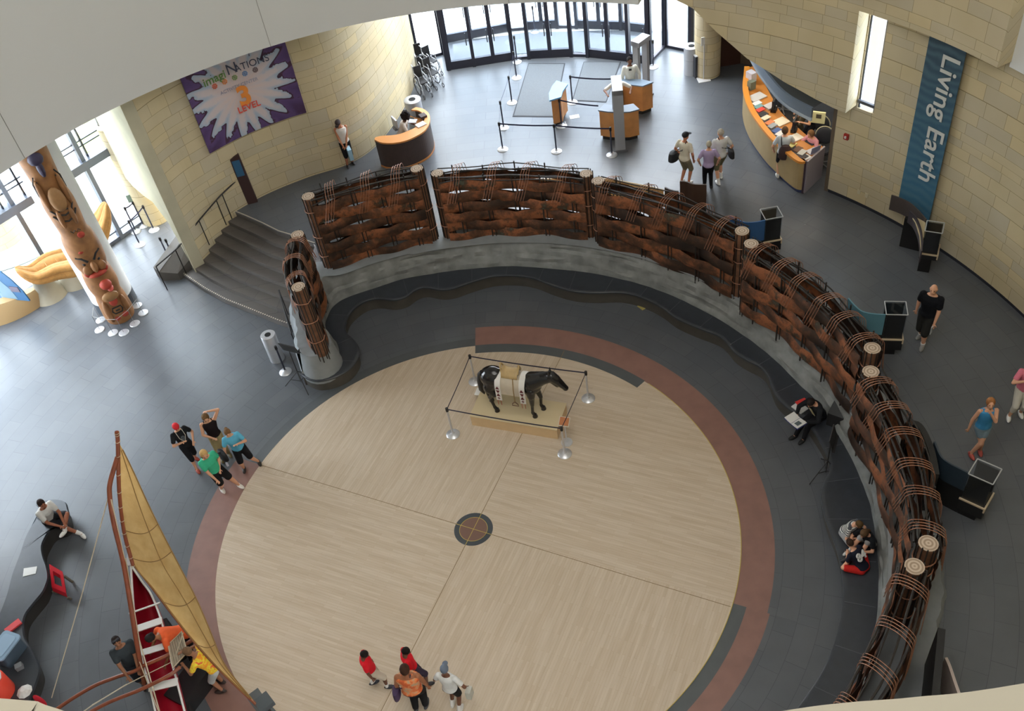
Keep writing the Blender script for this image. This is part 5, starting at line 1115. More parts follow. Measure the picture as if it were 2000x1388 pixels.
q = M(); rows = [[Vector((a_.x+.1, a_.y+.02, E1+.9)), Vector((a_.x+.1, a_.y+.02, E1+.95)), Vector((b_.x, b_.y, E1+.95)), Vector((b_.x, b_.y, E1+.9))] for a_, b_ in zip(Ct, Ci)]; q.grid(rows, closed=True); q.build('counter_top', mat((190, 124, 58), .4), lc)
q = M(); q.sheet([(a_.x+(b_.x-a_.x)*.16, a_.y+(b_.y-a_.y)*.16) for a_, b_ in zip(Ct, Ci)][22:58], E1+.955, E1+1.0, .22); q.build('display_tray', mat((58, 54, 60), .5), lc)
a_, b_ = Ct[-1], Ci[-1]; q = M(); q.add([(a_.x, a_.y, E1), (b_.x, b_.y, E1), (b_.x, b_.y, E1+1.0), (a_.x, a_.y, E1+1.05), (a_.x+.02, a_.y-.05, E1), (b_.x+.02, b_.y-.05, E1), (b_.x+.02, b_.y-.05, E1+1.0), (a_.x+.02, a_.y-.05, E1+1.05)], [(0, 1, 2, 3), (7, 6, 5, 4), (0, 4, 5, 1), (1, 5, 6, 2), (2, 6, 7, 3), (3, 7, 4, 0)]); q.build('end_panel', mat((176, 168, 176), .5), lc)
q = M(); q.add([(a_.x, a_.y, E1), (a_.x-.1, a_.y+.3, E1), (a_.x-.1, a_.y+.3, E1+1.05), (a_.x, a_.y, E1+1.05), (a_.x-.03, a_.y-.06, E1), (a_.x-.15, a_.y+.26, E1), (a_.x-.15, a_.y+.26, E1+1.05), (a_.x-.03, a_.y-.06, E1+1.05)], [(0, 1, 2, 3), (7, 6, 5, 4), (0, 4, 5, 1), (1, 5, 6, 2), (2, 6, 7, 3), (3, 7, 4, 0)]); q.build('dark_corner', mat((66, 50, 62), .5), lc)
rn = random.Random(5)
names = ['white', 'teal', 'red', 'black', 'cream', 'orange', 'grey', 'blue', 'white printed', 'dark green', 'bright red', 'pale yellow', 'brown', 'white and black']
cols = [(226, 224, 220), (110, 150, 148), (206, 66, 50), (40, 38, 40), (220, 208, 180), (204, 120, 72), (150, 154, 158), (66, 90, 140), (214, 212, 208), (70, 90, 74), (214, 60, 50), (214, 204, 130), (110, 78, 60), (200, 200, 196)]
for k in range(14):
    i = 24+int(k*2.45); v = Ct[i].lerp(Ci[i], .34); d = (Ci[i]-Ct[i]); rz = math.atan2(d.y, d.x)
    o = M().box((v.x, v.y, E1+1.012), (.26, .17, .02), rz).build('brochure_stack', mat(cols[k], .6), label='%s brochures, number %s from the far end of the counter tray' % (names[k], ['one', 'two', 'three', 'four', 'five', 'six', 'seven', 'eight', 'nine', 'ten', 'eleven', 'twelve', 'thirteen', 'fourteen'][k]), cat='brochures', group='brochure stacks along the long counter')
for k, (i, f_, nmx, lb, cat, sz, rgb) in enumerate([(9, .4, 'brochure_rack', 'standing white leaflet rack at the far end of the long counter', 'leaflet rack', (.2, .26, .3), (210, 206, 214)), (14, .35, 'table_flag_stand', 'grey green box among leaflets on the far part of the long counter', 'box', (.2, .16, .26), (110, 116, 100)), (20, .45, 'paper_pile', 'black and white printed sheets spread on the long counter', 'papers', (.5, .34, .03), (190, 188, 184)),
        (28, .75, 'paper_pile', 'grey papers behind the brochures on the long counter', 'papers', (.3, .26, .05), (196, 190, 186)), (38, .72, 'paper_pile', 'cream papers on the orange work surface of the long counter', 'papers', (.4, .34, .03), (220, 208, 184)), (48, .62, 'paper_pile', 'white papers in front of the person in pink', 'papers', (.4, .3, .03), (226, 220, 208)), (57, .3, 'notice_sheet', 'white notice on the near corner of the long counter', 'papers', (.26, .2, .02), (230, 232, 234))]):
    v = Ct[i].lerp(Ci[i], f_); M().box((v.x, v.y, E1+.955+sz[2]/2), sz, .4).build(nmx, mat(rgb, .6), label=lb, cat=cat)
def mon(i, f_, lb, rz):
    v = Ct[i].lerp(Ci[i], f_); t = T('monitor', lb, 'monitor', (v.x, v.y, E1+.95), rz); M().box((0, 0, .26), (.05, .42, .34)).build('casing', mat((22, 24, 30), .4), t, local=True); M().box((-.028, 0, .26), (.006, .38, .30)).build('screen', mat((30, 40, 56), .2), t, local=True); M().box((0, 0, .05), (.16, .2, .1)).build('foot', BLACK, t, local=True)
mon(31, .8, 'black monitor halfway along the long counter', 2.6); mon(45, .8, 'black monitor in front of the person with the backpack', 2.6)
v = Ct[57].lerp(Ci[57], .62); t = T('laptop', 'open laptop at the near end of the long counter', 'laptop', (v.x, v.y, E1+.955), R(200)); M().box((0, 0, .01), (.3, .24, .02)).build('keyboard_base', mat((200, 200, 206), .4), t, local=True); M().obox((0, .13, .13), (.3, 0, 0), (0, .04, .22), (0, -.012, .002)).build('screen', mat((150, 158, 190), .35), t, local=True)
def office_chair(loc, rz, lb):
    t = T('office_chair', lb, 'chair', loc, rz); M().lathe([(.24, .47), (.25, .5), (.22, .54)], (0, 0, 0), 20).build('seat', mat((44, 46, 54), .7), t, smooth=True, local=True); M().tube([(0, 0, .1), (0, 0, .47)], .03, 10).build('column', STEEL, t, local=True)
    q = M(); q.ell((0, -.24, .82), (.24, .04, .27), 16); q.build('backrest', mat((58, 62, 70), .7), t, smooth=True, local=True); q = M(); q.tube([(.26*cos(a*pi/10), -.26, .82+.29*sin(a*pi/10)) for a in range(11)], .014, 6); q.build('back_rim', mat((214, 210, 180), .4), t, local=True)
    for k in range(5): a = 2*pi*k/5; M().tube([(0, 0, .1), (.28*cos(a), .28*sin(a), .06)], .018, 6).build('leg', STEEL, t, local=True); M().ell((.28*cos(a), .28*sin(a), .03), (.03, .03, .03), 8).build('caster', BLACK, t, smooth=True, local=True)
office_chair(P(1602, 322, E1), R(150), 'grey office chair nearest the wall at the end of the long counter'); office_chair(P(1592, 298, E1), R(140), 'office chair behind the person in the pink top'); office_chair(P(1528, 218, E1), R(120), 'dark office chair halfway along the long counter')
# canopy behind the overhang
cn = [P(x, y, E1+2.1) for x, y in ((1462, 112), (1466, 121), (1481, 147), (1500, 173), (1518, 195), (1535, 210), (1552, 221), (1583, 237))]
Cn = spline(cn, 5); q = M(); q.sheet([(v.x, v.y) for v in Cn], E1+2.1, E1+2.5, .06)
cp = T('canopy', 'blue-grey curved canopy band hanging over the long counter', 'canopy', (10.2, 11, E1+2.1)); q.build('front_band', mat((112, 124, 138), .5), cp)
q = M(); rows = [[Vector((v.x, v.y, E1+2.48)), Vector((v.x+1.0, v.y+.6, E1+2.48))] for v in Cn]; q.grid(rows); q.build('top_panel', mat((66, 68, 66), .6), cp)
q = P(1597, 229, E1+1.7); t = T('wall_sign', 'cream sign box on the dark wall at the end of the canopy', 'sign', (q.x, q.y, q.z), R(-30)); M().box((0, 0, 0), (.4, .05, .34)).build('box', mat((206, 204, 160), .6), t, local=True); M().box((.03, -.03, .05), (.14, .01, .12)).build('picture', mat((70, 66, 56), .6), t, local=True)
# ================================================================ GLASS CASES ON THE RIGHT
def case(top4, ztop, ztrim, zped, label, panel, trimcol=(208, 190, 160), back=None):
    pp = [P(x, y, ztop) for x, y in top4]; c = sum(pp, Vector())/4; X = (pp[2]-pp[3]).normalized(); Y = (pp[0]-pp[3]).normalized(); w_ = ((pp[2]-pp[3]).length+(pp[1]-pp[0]).length)/4; l_ = ((pp[0]-pp[3]).length+(pp[1]-pp[2]).length)/4
    rz = math.atan2(X.y, X.x); t = T('display_case', label, 'display case', (c.x, c.y, E1), rz); zt = ztop-E1; zr = ztrim-E1; zp = zped-E1 if zped > E1+.1 else .12
    g = M(); g.box((0, 0, (zt+zr)/2), (2*w_-.02, 2*l_-.02, zt-zr)); g.build('glass_hood', GLASS, t, local=True)
    q = M(); 
    for a, b_ in (((-1, -1), (1, -1)), ((1, -1), (1, 1)), ((1, 1), (-1, 1)), ((-1, 1), (-1, -1))): q.tube([(a[0]*w_, a[1]*l_, zt), (b_[0]*w_, b_[1]*l_, zt)], .012, 6)
    q.build('top_frame', mat((176, 178, 178), .4), t, local=True)
    M().box((0, 0, (zt+zr)/2-.03), (2*w_-.06, 2*l_-.06, zt-zr-.06)).build('dark_interior', mat((14, 14, 14), .5), t, local=True) if False else M().box((0, l_-.03, (zt+zr)/2), (2*w_-.05, .02, zt-zr-.05)).build('inner_back', mat((16, 16, 16), .5), t, local=True)
    M().box((0, -l_+.03, (zt+zr)/2-.02), (2*w_-.05, .02, zt-zr-.08)).build('inner_front', mat((12, 12, 12), .4), t, local=True); M().box((0, 0, zr+.04), (2*w_-.04, 2*l_-.04, .04)).build('inner_floor', mat((34, 30, 24), .6), t, local=True)
    M().ell((.05, 0, zr+.16), (.07, .06, .09), 12).build('exhibit', mat((150, 90, 60), .6), t, smooth=True, local=True)
    q = M(); q.box((0, -l_-.01, zr), (2*w_+.04, .03, .035)); q.box((w_+.01, 0, zr-.05), (.03, 2*l_+.04, .14)); q.build('wood_trim', mat(trimcol, .5), t, local=True)
    M().box((0, 0, (zr+zp)/2), (2*w_+.02, 2*l_+.02, zr-zp)).build('case_body', mat((20, 20, 22), .5), t, local=True); M().box((-.04, 0, zp/2+.0), (2*w_-.12, 2*l_-.1, zp)).build('pedestal', mat((14, 14, 16), .6), t, local=True)
    # curved text panel continuing from the case
    if panel:
        pts, z0, z1, rgb = panel; ps = [P(x, y, z1) for x, y in pts]; q = M(); q.sheet([(v.x, v.y) for v in spline(ps, 6)], z0, z1, .03); q.build('curved_panel', mat(rgb, .45), t)
        q = M(); q.sheet([(v.x+.03, v.y+.03) for v in spline(ps, 6)], E1, z0, .14); q.build('panel_base', mat((20, 20, 22), .6), t)
    return t
BP = (86, 128, 152)
case(((1483.7, 408.5), (1517.4, 403.3), (1530.4, 422.7), (1496, 429)), 2.4, 1.67, 1.35, 'black display case with glass hood and dark blue panel, behind the third screen', [((1425, 421), (1438, 428), (1454, 434), (1475, 434), (1495, 430)), 1.72, 2.36, (52, 92, 140)])
case(((1727.5, 587), (1769.5, 590), (1773.6, 615), (1731.6, 614)), 2.4, 1.63, 1.3, 'black display case with glass hood and pale blue panel near the bald person', [((1656, 582), (1668, 596), (1683, 608), (1705, 613), (1730, 615)), 1.8, 2.42, (90, 136, 150)])
case(((1907.5, 895), (1955, 915), (1941.5, 947), (1893, 925.6)), 2.4, 1.63, 1.3, 'black display case with glass hood below the person in the blue tank top', [((1824, 862), (1836, 890), (1852, 904), (1873, 915), (1893, 925)), 1.85, 2.4, (40, 54, 66)])
case(((1810, 430.6), (1843.7, 435), (1842, 456), (1807.5, 451)), 2.4, 1.71, 1.55, 'black display case with glass hood under the hanging blue banner', None)
ps = [P(x, y, 2.3) for x, y in ((1741, 381), (1758, 387), (1776, 396), (1792, 410), (1808, 428))]; t = T('curved_text_panel', 'dark brown curved panel on a leg beside the case under the blue banner', 'panel', (ps[2].x, ps[2].y, E1)); q = M(); q.sheet([(v.x, v.y) for v in spline(ps, 6)], 1.85, 2.3, .03); q.build('panel', PANELB, t)
ps2 = [P(x, y, 2.3) for x, y in ((1776, 412), (1788, 424), (1797, 446), (1800, 470), (1799, 490))]; q = M(); q.sheet([(v.x, v.y) for v in spline(ps2, 6)], 1.95, 2.3, .03); q.build('curved_rail', mat((60, 54, 60), .5), t); M().box((ps[3].x, ps[3].y, 1.55), (.5, .1, .9), R(-40)).build('leg_panel', mat((18, 18, 20), .6), t)
q = M(); q.prism([P2(1778, 418, 2.2), P2(1808, 434, 2.2), P2(1799, 494, 2.2), P2(1796, 460, 2.2), P2(1788, 434, 2.2)], 2.17, 2.2); q.build('wood_wedge', mat((206, 190, 150), .5), t)
# black curved counter block beside the lower case and at the bottom right corner
def dark_panel(pts, z0, z1, lb, rgb=(16, 16, 18), th=.12, extra=None):
    ps = [P(x, y, z1) for x, y in pts]; c = ps[len(ps)//2]; t = T('curved_screen_panel', lb, 'panel', (c.x, c.y, z0)); q = M(); q.sheet([(v.x, v.y) for v in spline(ps, 5)], z0, z1, th); q.build('panel', mat(rgb, .5), t); return t, ps
dark_panel(((1775, 832), (1788, 830), (1800, 846), (1811, 872), (1817, 895), (1822, 925)), E1, 2.4, 'tall black curved panel just behind the woven screen by the lower case')
t, ps = dark_panel(((1832, 1225), (1829, 1260), (1824, 1310), (1816, 1388), (1808, 1440)), E1, 2.5, 'tall black panel by the bottom right corner')
dark_panel(((1845, 1284), (1852, 1300), (1862, 1330), (1874, 1365), (1884, 1400)), E1, 1.9, 'pale curved board at the bottom right corner', (196, 180, 172), .05)
# brown panels behind the third screen and the second reed boat rim
dark_panel(((1328, 354), (1340, 355), (1355, 360), (1380, 361)), E1, 2.9, 'tall brown curved panel behind the woven screens', (66, 50, 40), .04); dark_panel(((1298, 366), (1306, 370), (1316, 373), (1325, 374)), E1, 2.55, 'smaller brown curved panel beside the wooden canoe', (58, 44, 36), .04)
A_ = [P(x, y, 2.1) for x, y in ((1155, 349), (1190, 350), (1230, 357), (1265, 364), (1296, 371))]; t = T('wooden_canoe', 'long pale ribbed wooden canoe behind the woven screens', 'canoe', (A_[2].x, A_[2].y-.3, E1))
sA = spline([P(1040, 350, 2.1)]+A_, 8); q = M(); rows = []; nA = len(sA)
for i, v in enumerate(sA):
    w_ = .45*math.sin(pi*min(1, max(0.03, (i+.5)/nA)))**.6+.02
    rows.append([Vector((v.x, v.y-w_*2*(1-cos(pi*j_/10))/2, 2.1-.42*sin(pi*j_/10))) for j_ in range(11)])
q.grid(rows); q.build('hull', mat((176, 146, 100), .6, var=.1, scale=6), t, smooth=True)
q = M(); q.tube([r_[0] for r_ in rows], .022, 6); q.build('gunwale', mat((206, 184, 146), .6), t); q = M(); q.tube([r_[-1] for r_ in rows], .022, 6); q.build('gunwale', mat((206, 184, 146), .6), t)
for i in range(4, nA-2, 5): M().tube([r_+Vector((0, 0, .02)) for r_ in rows[i]], .014, 5).build('rib', mat((206, 184, 146), .6), t)
for i in (6, nA-8): q = M(); c = (rows[i][0]+rows[i][-1])/2; q.box((c.x, c.y, (E1+1.7)/2), (.12, .4, 1.7-E1)); q.build('support', BLACKM, t)
# ================================================================ BANNERS
def wall_at(a):
    best = None
    for i in range(len(lp)-1):
        p, q_ = lp[i], lp[i+1]; a0 = math.degrees(math.atan2(p.y, p.x)); a1 = math.degrees(math.atan2(q_.y, q_.x))
        if min(a0, a1) <= a <= max(a0, a1): t_ = (a-a0)/(a1-a0); return p.lerp(q_, t_)
def burst():
    m, t, b = nm('banner_print'); b.inputs['Roughness'].default_value = .8; uv = t.nodes.new('ShaderNodeUVMap'); sp = t.nodes.new('ShaderNodeSeparateXYZ'); t.links.new(uv.outputs[0], sp.inputs[0])
    x = mathn(t, 'SUBTRACT', sp.outputs[0], 1.5); y = mathn(t, 'SUBTRACT', sp.outputs[1], 4.65); r = mathn(t, 'SQRT', mathn(t, 'ADD', mathn(t, 'MULTIPLY', x, x), mathn(t, 'MULTIPLY', mathn(t, 'MULTIPLY', y, y), 1.15))); an = mathn(t, 'ARCTAN2', y, x)
    n = t.nodes.new('ShaderNodeTexNoise'); n.inputs['Scale'].default_value = 5; n.inputs['Detail'].default_value = 4; t.links.new(uv.outputs[0], n.inputs['Vector'])
    nz = mathn(t, 'SUBTRACT', n.outputs['Fac'], .5)
    w = mathn(t, 'COSINE', mathn(t, 'ADD', mathn(t, 'MULTIPLY', an, 19), mathn(t, 'MULTIPLY', nz, 2.5)))
    v = mathn(t, 'ADD', mathn(t, 'ADD', r, mathn(t, 'MULTIPLY', w, .26)), mathn(t, 'MULTIPLY', nz, .55))
    rp = t.nodes.new('ShaderNodeValToRGB'); rp.color_ramp.interpolation = 'LINEAR'; e = rp.color_ramp.elements
    v2 = mathn(t, 'MULTIPLY', mathn(t, 'SUBTRACT', v, .27), .5); t.links.new(v2, rp.inputs[0])
    e[0].position = 0; e[0].color = L((214, 196, 192)); e[1].position = 1; e[1].color = L((66, 40, 72))
    for p, c_ in ((.34, (206, 196, 198)), (.50, (170, 184, 200)), (.54, (164, 180, 198)), (.547, (60, 34, 52)), (.60, (70, 42, 66)), (.62, (88, 66, 112)), (.76, (80, 58, 104))):
        q_ = e.new(p); q_.color = L(c_)
    t.links.new(rp.outputs[0], b.inputs['Base Color']); return m
bn = T('wall_banner', 'big purple and white banner lettered LEVEL 3 on the left limestone wall', 'banner', (-4, 13.2, 3.3))
path = [wall_at(116.6+(103.7-116.6)*k/30) for k in range(31)]; path = [p-p.normalized()*.06 for p in path]
q = M(); q.sheet(path, 3.28, 6.0, -.015); q.build('printed_cloth', burst(), bn)
def wall_frame(a, z, off):
    p = wall_at(a); p = p-p.normalized()*off; i = min(range(len(path)), key=lambda k: (path[k]-p).length); i = max(1, min(29, i)); d = (path[i+1]-path[i-1]).normalized()
    X = Vector((d.x, d.y, 0)); N = Vector((0, 0, 1)).cross(X)*-1; Z = Vector((0, 0, 1)); N = X.cross(Z)
    return Matrix.Translation((p.x, p.y, z)) @ Matrix((X, Z, N)).transposed().to_4x4()
def wtext(s, size, mt, name, a, z, off=.03, bold=0.0, ext=.003):
    cu = bpy.data.curves.new(name, 'FONT'); cu.body = s; cu.size = size; cu.extrude = ext; cu.align_x = 'CENTER'; cu.align_y = 'CENTER'; cu.offset = bold
    o = bpy.data.objects.new(name, cu); C.objects.link(o); me = bpy.data.meshes.new_from_object(o.evaluated_get(bpy.context.evaluated_depsgraph_get())); bpy.data.objects.remove(o)
    iv = wm(bn).inverted()
    for v in me.vertices:
        aa = a-math.degrees(v.co.x/13.9); p = wall_at(aa); p = p-p.normalized()*(.075+off+v.co.z); v.co = iv @ Vector((p.x, p.y, z+v.co.y))
    me.materials.clear(); me.materials.append(mt); q_ = bpy.data.objects.new(name, me); C.objects.link(q_); q_.parent = bn; return q_
G1, G2 = mat((92, 128, 60), .7), mat((60, 64, 84), .7)
wtext('imagi', .34, G1, 'lettering', 112.85, 5.26, bold=.004); wtext('N', .44, G2, 'lettering', 110.55, 5.32); wtext('ATIONS', .29, G2, 'lettering', 108.15, 5.27)
wtext('ACTIVITY CENTER', .14, mat((150, 150, 170), .7), 'small_lettering', 110.4, 4.78); wtext('3', .80, mat((226, 138, 56), .7), 'numeral', 110.2, 4.42, bold=.03); wtext('LEVEL', .27, mat((206, 70, 50), .7), 'lettering', 110.1, 4.08, off=.045, bold=.004)
for k, c_ in enumerate(((214, 110, 84), (220, 140, 90), (140, 164, 110), (120, 150, 190), (120, 100, 104))):
    M4 = wall_frame(113.1-1.28*k, 5.05, .10); q = M()
    for j_ in range(8): a = j_*pi/4; q.ell(M4 @ Vector((.06*cos(a), .06*sin(a), 0)), (.026, .02, .026), 6)
    q.ell(M4 @ Vector((0, 0, 0)), (.03, .02, .03), 8); q.build('flower_dot', mat(c_, .7), bn)
def swirl():
    m, t, b = nm('banner_blue'); b.inputs['Roughness'].default_value = .7; uv = t.nodes.new('ShaderNodeUVMap'); sp = t.nodes.new('ShaderNodeSeparateXYZ'); t.links.new(uv.outputs[0], sp.inputs[0])
    rp = t.nodes.new('ShaderNodeValToRGB'); e = rp.color_ramp.elements; e[0].color = L((50, 100, 128)); e[1].color = L((46, 70, 86)); e[0].position = .2; e[1].position = .9
    t.links.new(mathn(t, 'MULTIPLY', mathn(t, 'SUBTRACT', sp.outputs[1], 1.7), .2), rp.inputs[0])
    w = nd(t, 'ShaderNodeTexWave', wave_type='RINGS'); w.inputs['Scale'].default_value = 1.4; w.inputs['Distortion'].default_value = 6; w.inputs['Detail'].default_value = 2; t.links.new(uv.outputs[0], w.inputs['Vector'])
    mx = nd(t, 'ShaderNodeMixRGB', blend_type='MIX'); t.links.new(mathn(t, 'MULTIPLY', w.outputs['Fac'], .3), mx.inputs[0]); t.links.new(rp.outputs[0], mx.inputs[1]); mx.inputs[2].default_value = L((96, 128, 140)); t.links.new(mx.outputs[0], b.inputs['Base Color']); return m
b2 = T('hanging_banner', 'tall narrow blue banner lettered Living Earth on the right limestone wall', 'banner', pol(13.5, 26, 1.7)); BR = 13.5
q = M(); q.sheet(wc(28.15, 23.95, BR, 8), 1.8, 6.62, .012); q.build('printed_cloth', swirl(), b2); M().tube([pol(BR, 28.2, 6.63), pol(BR, 26, 6.63), pol(BR, 23.9, 6.63)], .02, 6).build('top_rod', DARKROD, b2)
a = 25.35; zt, zb = zat(*pol(BR, a).to_2d(), 1861, 111), zat(*pol(BR, a).to_2d(), 1832, 356); N = -pol(1, a); Xd = Vector((0, 0, -1)); Yd = N.cross(Xd); c = pol(BR-.03, a, (zt+zb)/2)
cu = bpy.data.curves.new('lettering', 'FONT'); cu.body = 'Living Earth'; cu.size = 1; cu.extrude = .004; cu.align_x = 'CENTER'; cu.align_y = 'CENTER'; cu.offset = .012
o = bpy.data.objects.new('tmp', cu); C.objects.link(o); me = bpy.data.meshes.new_from_object(o.evaluated_get(bpy.context.evaluated_depsgraph_get())); bpy.data.objects.remove(o)
xs = [v.co.x for v in me.vertices]; sx = (zt-zb)/(max(xs)-min(xs)); me.transform(Matrix.Diagonal((sx, sx*.92, 1, 1))); me.transform(wm(b2).inverted() @ Matrix.Translation(c) @ Matrix((Xd, Yd, N)).transposed().to_4x4()); me.materials.clear(); me.materials.append(mat((206, 208, 204), .7)); o = bpy.data.objects.new('lettering', me); C.objects.link(o); o.parent = b2
# leaning reader board by the left wall
q0 = P(494, 397, E1); t = T('text_pylon', 'tall dark leaning pylon with a blue picture at the top of the stairs', 'sign', q0); tp_ = P(472, 312, 2.9); 
d = (P(494, 397, E1)-q0); Xv = Vector((.30, .05, 0)); up_ = Vector((0, .0, 1.75))
q = M(); q.add([q0+Xv*-.5, q0+Xv*.5, q0+Xv*.5+up_*1.0+Vector((-.05, 0, 0)), q0+Xv*-.5+up_*.93+Vector((-.05, 0, 0)), q0+Xv*-.5+Vector((0, .07, 0)), q0+Xv*.5+Vector((0, .07, 0)), q0+Xv*.5+up_+Vector((-.05, .07, 0)), q0+Xv*-.5+up_*.93+Vector((-.05, .07, 0))], [(0, 1, 2, 3), (7, 6, 5, 4), (0, 4, 5, 1), (1, 5, 6, 2), (2, 6, 7, 3), (3, 7, 4, 0)]); q.build('board', mat((60, 38, 36), .6), t)
M().obox(q0+up_*.74+Vector((-.04, -.008, 0)), Xv*.75, Vector((0, .01, 0)), Vector((0, 0, .55))).build('blue_picture', mat((48, 96, 132), .5), t)
# ================================================================ CARVED POLE AND COLUMN
cc0 = P(228, 592, 0); tw = (Vector((CAM.x, CAM.y, 0))-Vector((cc0.x, cc0.y, 0))).normalized(); rt = Vector((-tw.y, tw.x, 0)); CX = Vector((cc0.x, cc0.y, 0))
q = M(); q.lathe([(.60, .42), (.60, 7.2)], CX, 48); structure(q, 'wall_column', PLASTER, smooth=True, label='round white column behind the carved pole')
q = M(); q.lathe([(.60, 0), (.60, .42)], CX, 48); structure(q, 'baseboard_column', mat((64, 70, 76), .4), smooth=True)
PB = CX+tw*.62-rt*.06; tt = T('totem_pole', 'tall carved and painted wooden pole in front of the white column', 'carved pole', (PB.x, PB.y, 0)); TWD = mat((142, 98, 58), .6, var=.3, scale=3.5)
prof = [(.40, 0), (.43, .25), (.40, .75), (.37, .95), (.42, 1.3), (.40, 1.75), (.36, 1.85), (.42, 2.1), (.45, 2.5), (.43, 2.95), (.36, 3.2), (.38, 3.6), (.40, 4.1), (.36, 4.45), (.34, 4.6), (.37, 5.2), (.40, 5.8), (.38, 6.3), (.42, 6.7), (.36, 7.0)]
pr2 = spline([(a_, z_, 0) for a_, z_ in prof], 4); q = M(); q.lathe([(v.x, v.y) for v in pr2], PB, 28); q.build('carved_shaft', TWD, tt, smooth=True)
def fp(x_, z, out=.0, R_=.41):
    z = z*.9; a = x_/R_; return PB+tw*(R_*cos(a)+out)+rt*(R_*sin(a))+Vector((0, 0, z))
BK, RD, DB = mat((34, 34, 36), .6), mat((172, 62, 44), .6, var=.12), mat((48, 40, 66), .6)
def feat(name, m, items):
    for it in items:
        q = M()
        if it[0] == 't': q.tube([fp(x_, z_, .02) for x_, z_ in it[1]], it[2], 6)
        else: q.ell(fp(it[1], it[2], it[4] if len(it) > 4 else 0), it[3], 12, Matrix((rt, tw, Vector((0, 0, 1)))).transposed())
        q.build(name, m, tt, smooth=True)
for s in (-1, 1):
    feat('brow', BK, [('t', [(s*.08, 2.62), (s*.2, 2.78), (s*.36, 2.82)], .045)]); feat('eye', BK, [('e', s*.2, 2.55, (.06, .05, .05))]); feat('cheek', TWD, [('e', s*.2, 2.3, (.13, .09, .16))])
    feat('wing', TWD, [('e', s*.30, 5.1, (.08, .10, .5))]); feat('wing_outline', BK, [('t', [(s*.30, 5.75), (s*.42, 5.5), (s*.42, 5.1), (s*.3, 4.8)], .02), ('t', [(s*.26, 5.6), (s*.34, 5.4), (s*.34, 5.15)], .018)])
    feat('leg_carving', TWD, [('e', s*.28, .55, (.10, .12, .4))]); feat('hand_carving', TWD, [('e', s*.16, 4.25, (.07, .1, .3))])
feat('nose', TWD, [('e', 0, 2.38, (.09, .14, .2))]); feat('mouth', RD, [('e', 0, 2.08, (.26, .09, .08)), ('e', .26, 2.16, (.09, .06, .12)), ('e', -.26, 2.16, (.09, .06, .12))]); feat('beak', RD, [('e', .04, 1.62, (.17, .16, .17)), ('e', .1, 1.45, (.1, .2, .08))])
feat('red_patch', RD, [('e', .0, .92, (.12, .05, .16)), ('e', .12, .3, (.12, .05, .1)), ('e', -.1, .26, (.09, .05, .08)), ('e', .1, 3.55, (.1, .03, .1)), ('e', -.08, 3.0, (.12, .04, .07))]); feat('eye_frame', BK, [('t', [(-.15, .55), (-.12, .68), (.12, .68), (.15, .55), (.1, .46), (-.1, .46), (-.15, .55)], .022), ('t', [(-.06, .57), (.06, .57)], .025)])
feat('collar_band', BK, [('t', [(-.34, 4.38), (-.2, 4.2), (0, 4.14), (.2, 4.2), (.34, 4.38)], .022), ('t', [(-.34, 4.6), (-.2, 4.42), (0, 4.36), (.2, 4.42), (.34, 4.6)], .022), ('t', [(-.12, 4.4), (-.12, 4.18)], .018), ('t', [(.12, 4.4), (.12, 4.18)], .018), ('t', [(-.14, 4.52), (.14, 4.52)], .02)])
feat('blanket_carving', mat((158, 118, 76), .6, var=.1), [('e', 0, 1.15, (.24, .1, .16)), ('e', 0, 4.9, (.2, .1, .38))]); feat('dark_beak', DB, [('e', 0, 6.3, (.2, .22, .16), .02), ('e', 0, 6.02, (.09, .16, .26), .06)]); feat('squiggle', BK, [('t', [(-.1+.05*k, 3.75+.04*(-1)**k) for k in range(6)], .012)])
# ================================================================ REED BOAT, ITS STANDS AND SIGN
tA, tB = P(31, 526, 1.85), P(207, 397, 2.5); mA = P(110, 500, 1.35); mA = (tA+tB)/2; mA.z = 1.22
cl = spline([tA, tA.lerp(mA, .22)+Vector((0, 0, -.30)), tA.lerp(mA, .6)+Vector((0, 0, -.12)), mA, mA.lerp(tB, .45)+Vector((0, 0, -.25)), mA.lerp(tB, .8)+Vector((0, 0, -.22)), tB], 8); rb = T('reed_boat', 'golden reed boat with upturned pointed ends by the left window', 'boat', (mA.x, mA.y, .9)); nC = len(cl)
ax = (tB-tA); ax.z = 0; ax.normalize(); sx_ = Vector((-ax.y, ax.x, 0)); REED = mat((176, 126, 64), .65, var=.14, scale=10, bump=.3)
for s, off, dz, rr_ in ((-1, .26, .0, .25), (1, .26, .0, .25), (0, 0, -.16, .22), (-1, .46, .2, .10), (1, .46, .2, .10)):
    q = M(); pts = []; rs = []
    for i, p in enumerate(cl): f_ = math.sin(pi*min(1, max(0, i/(nC-1))))**.65; pts.append(p+sx_*s*off*f_+Vector((0, 0, dz*f_))); rs.append(.02+rr_*f_)
    q.tube(pts, rs, 16); q.build('reed_bundle', REED, rb, smooth=True)
for i in range(6, nC-5, 4):
    f_ = math.sin(pi*i/(nC-1))**.65; q = M(); q.tube([cl[i]+sx_*cos(a*pi/8)*(.28+.27*f_)*f_*1.0+Vector((0, 0, sin(a*pi/8)*(.27)*f_-.02)) for a in range(16)], .01, 5, closed=True); q.build('binding', mat((170, 120, 60), .7), rb)
STN = mat((160, 152, 132), .7, var=.06, scale=3)
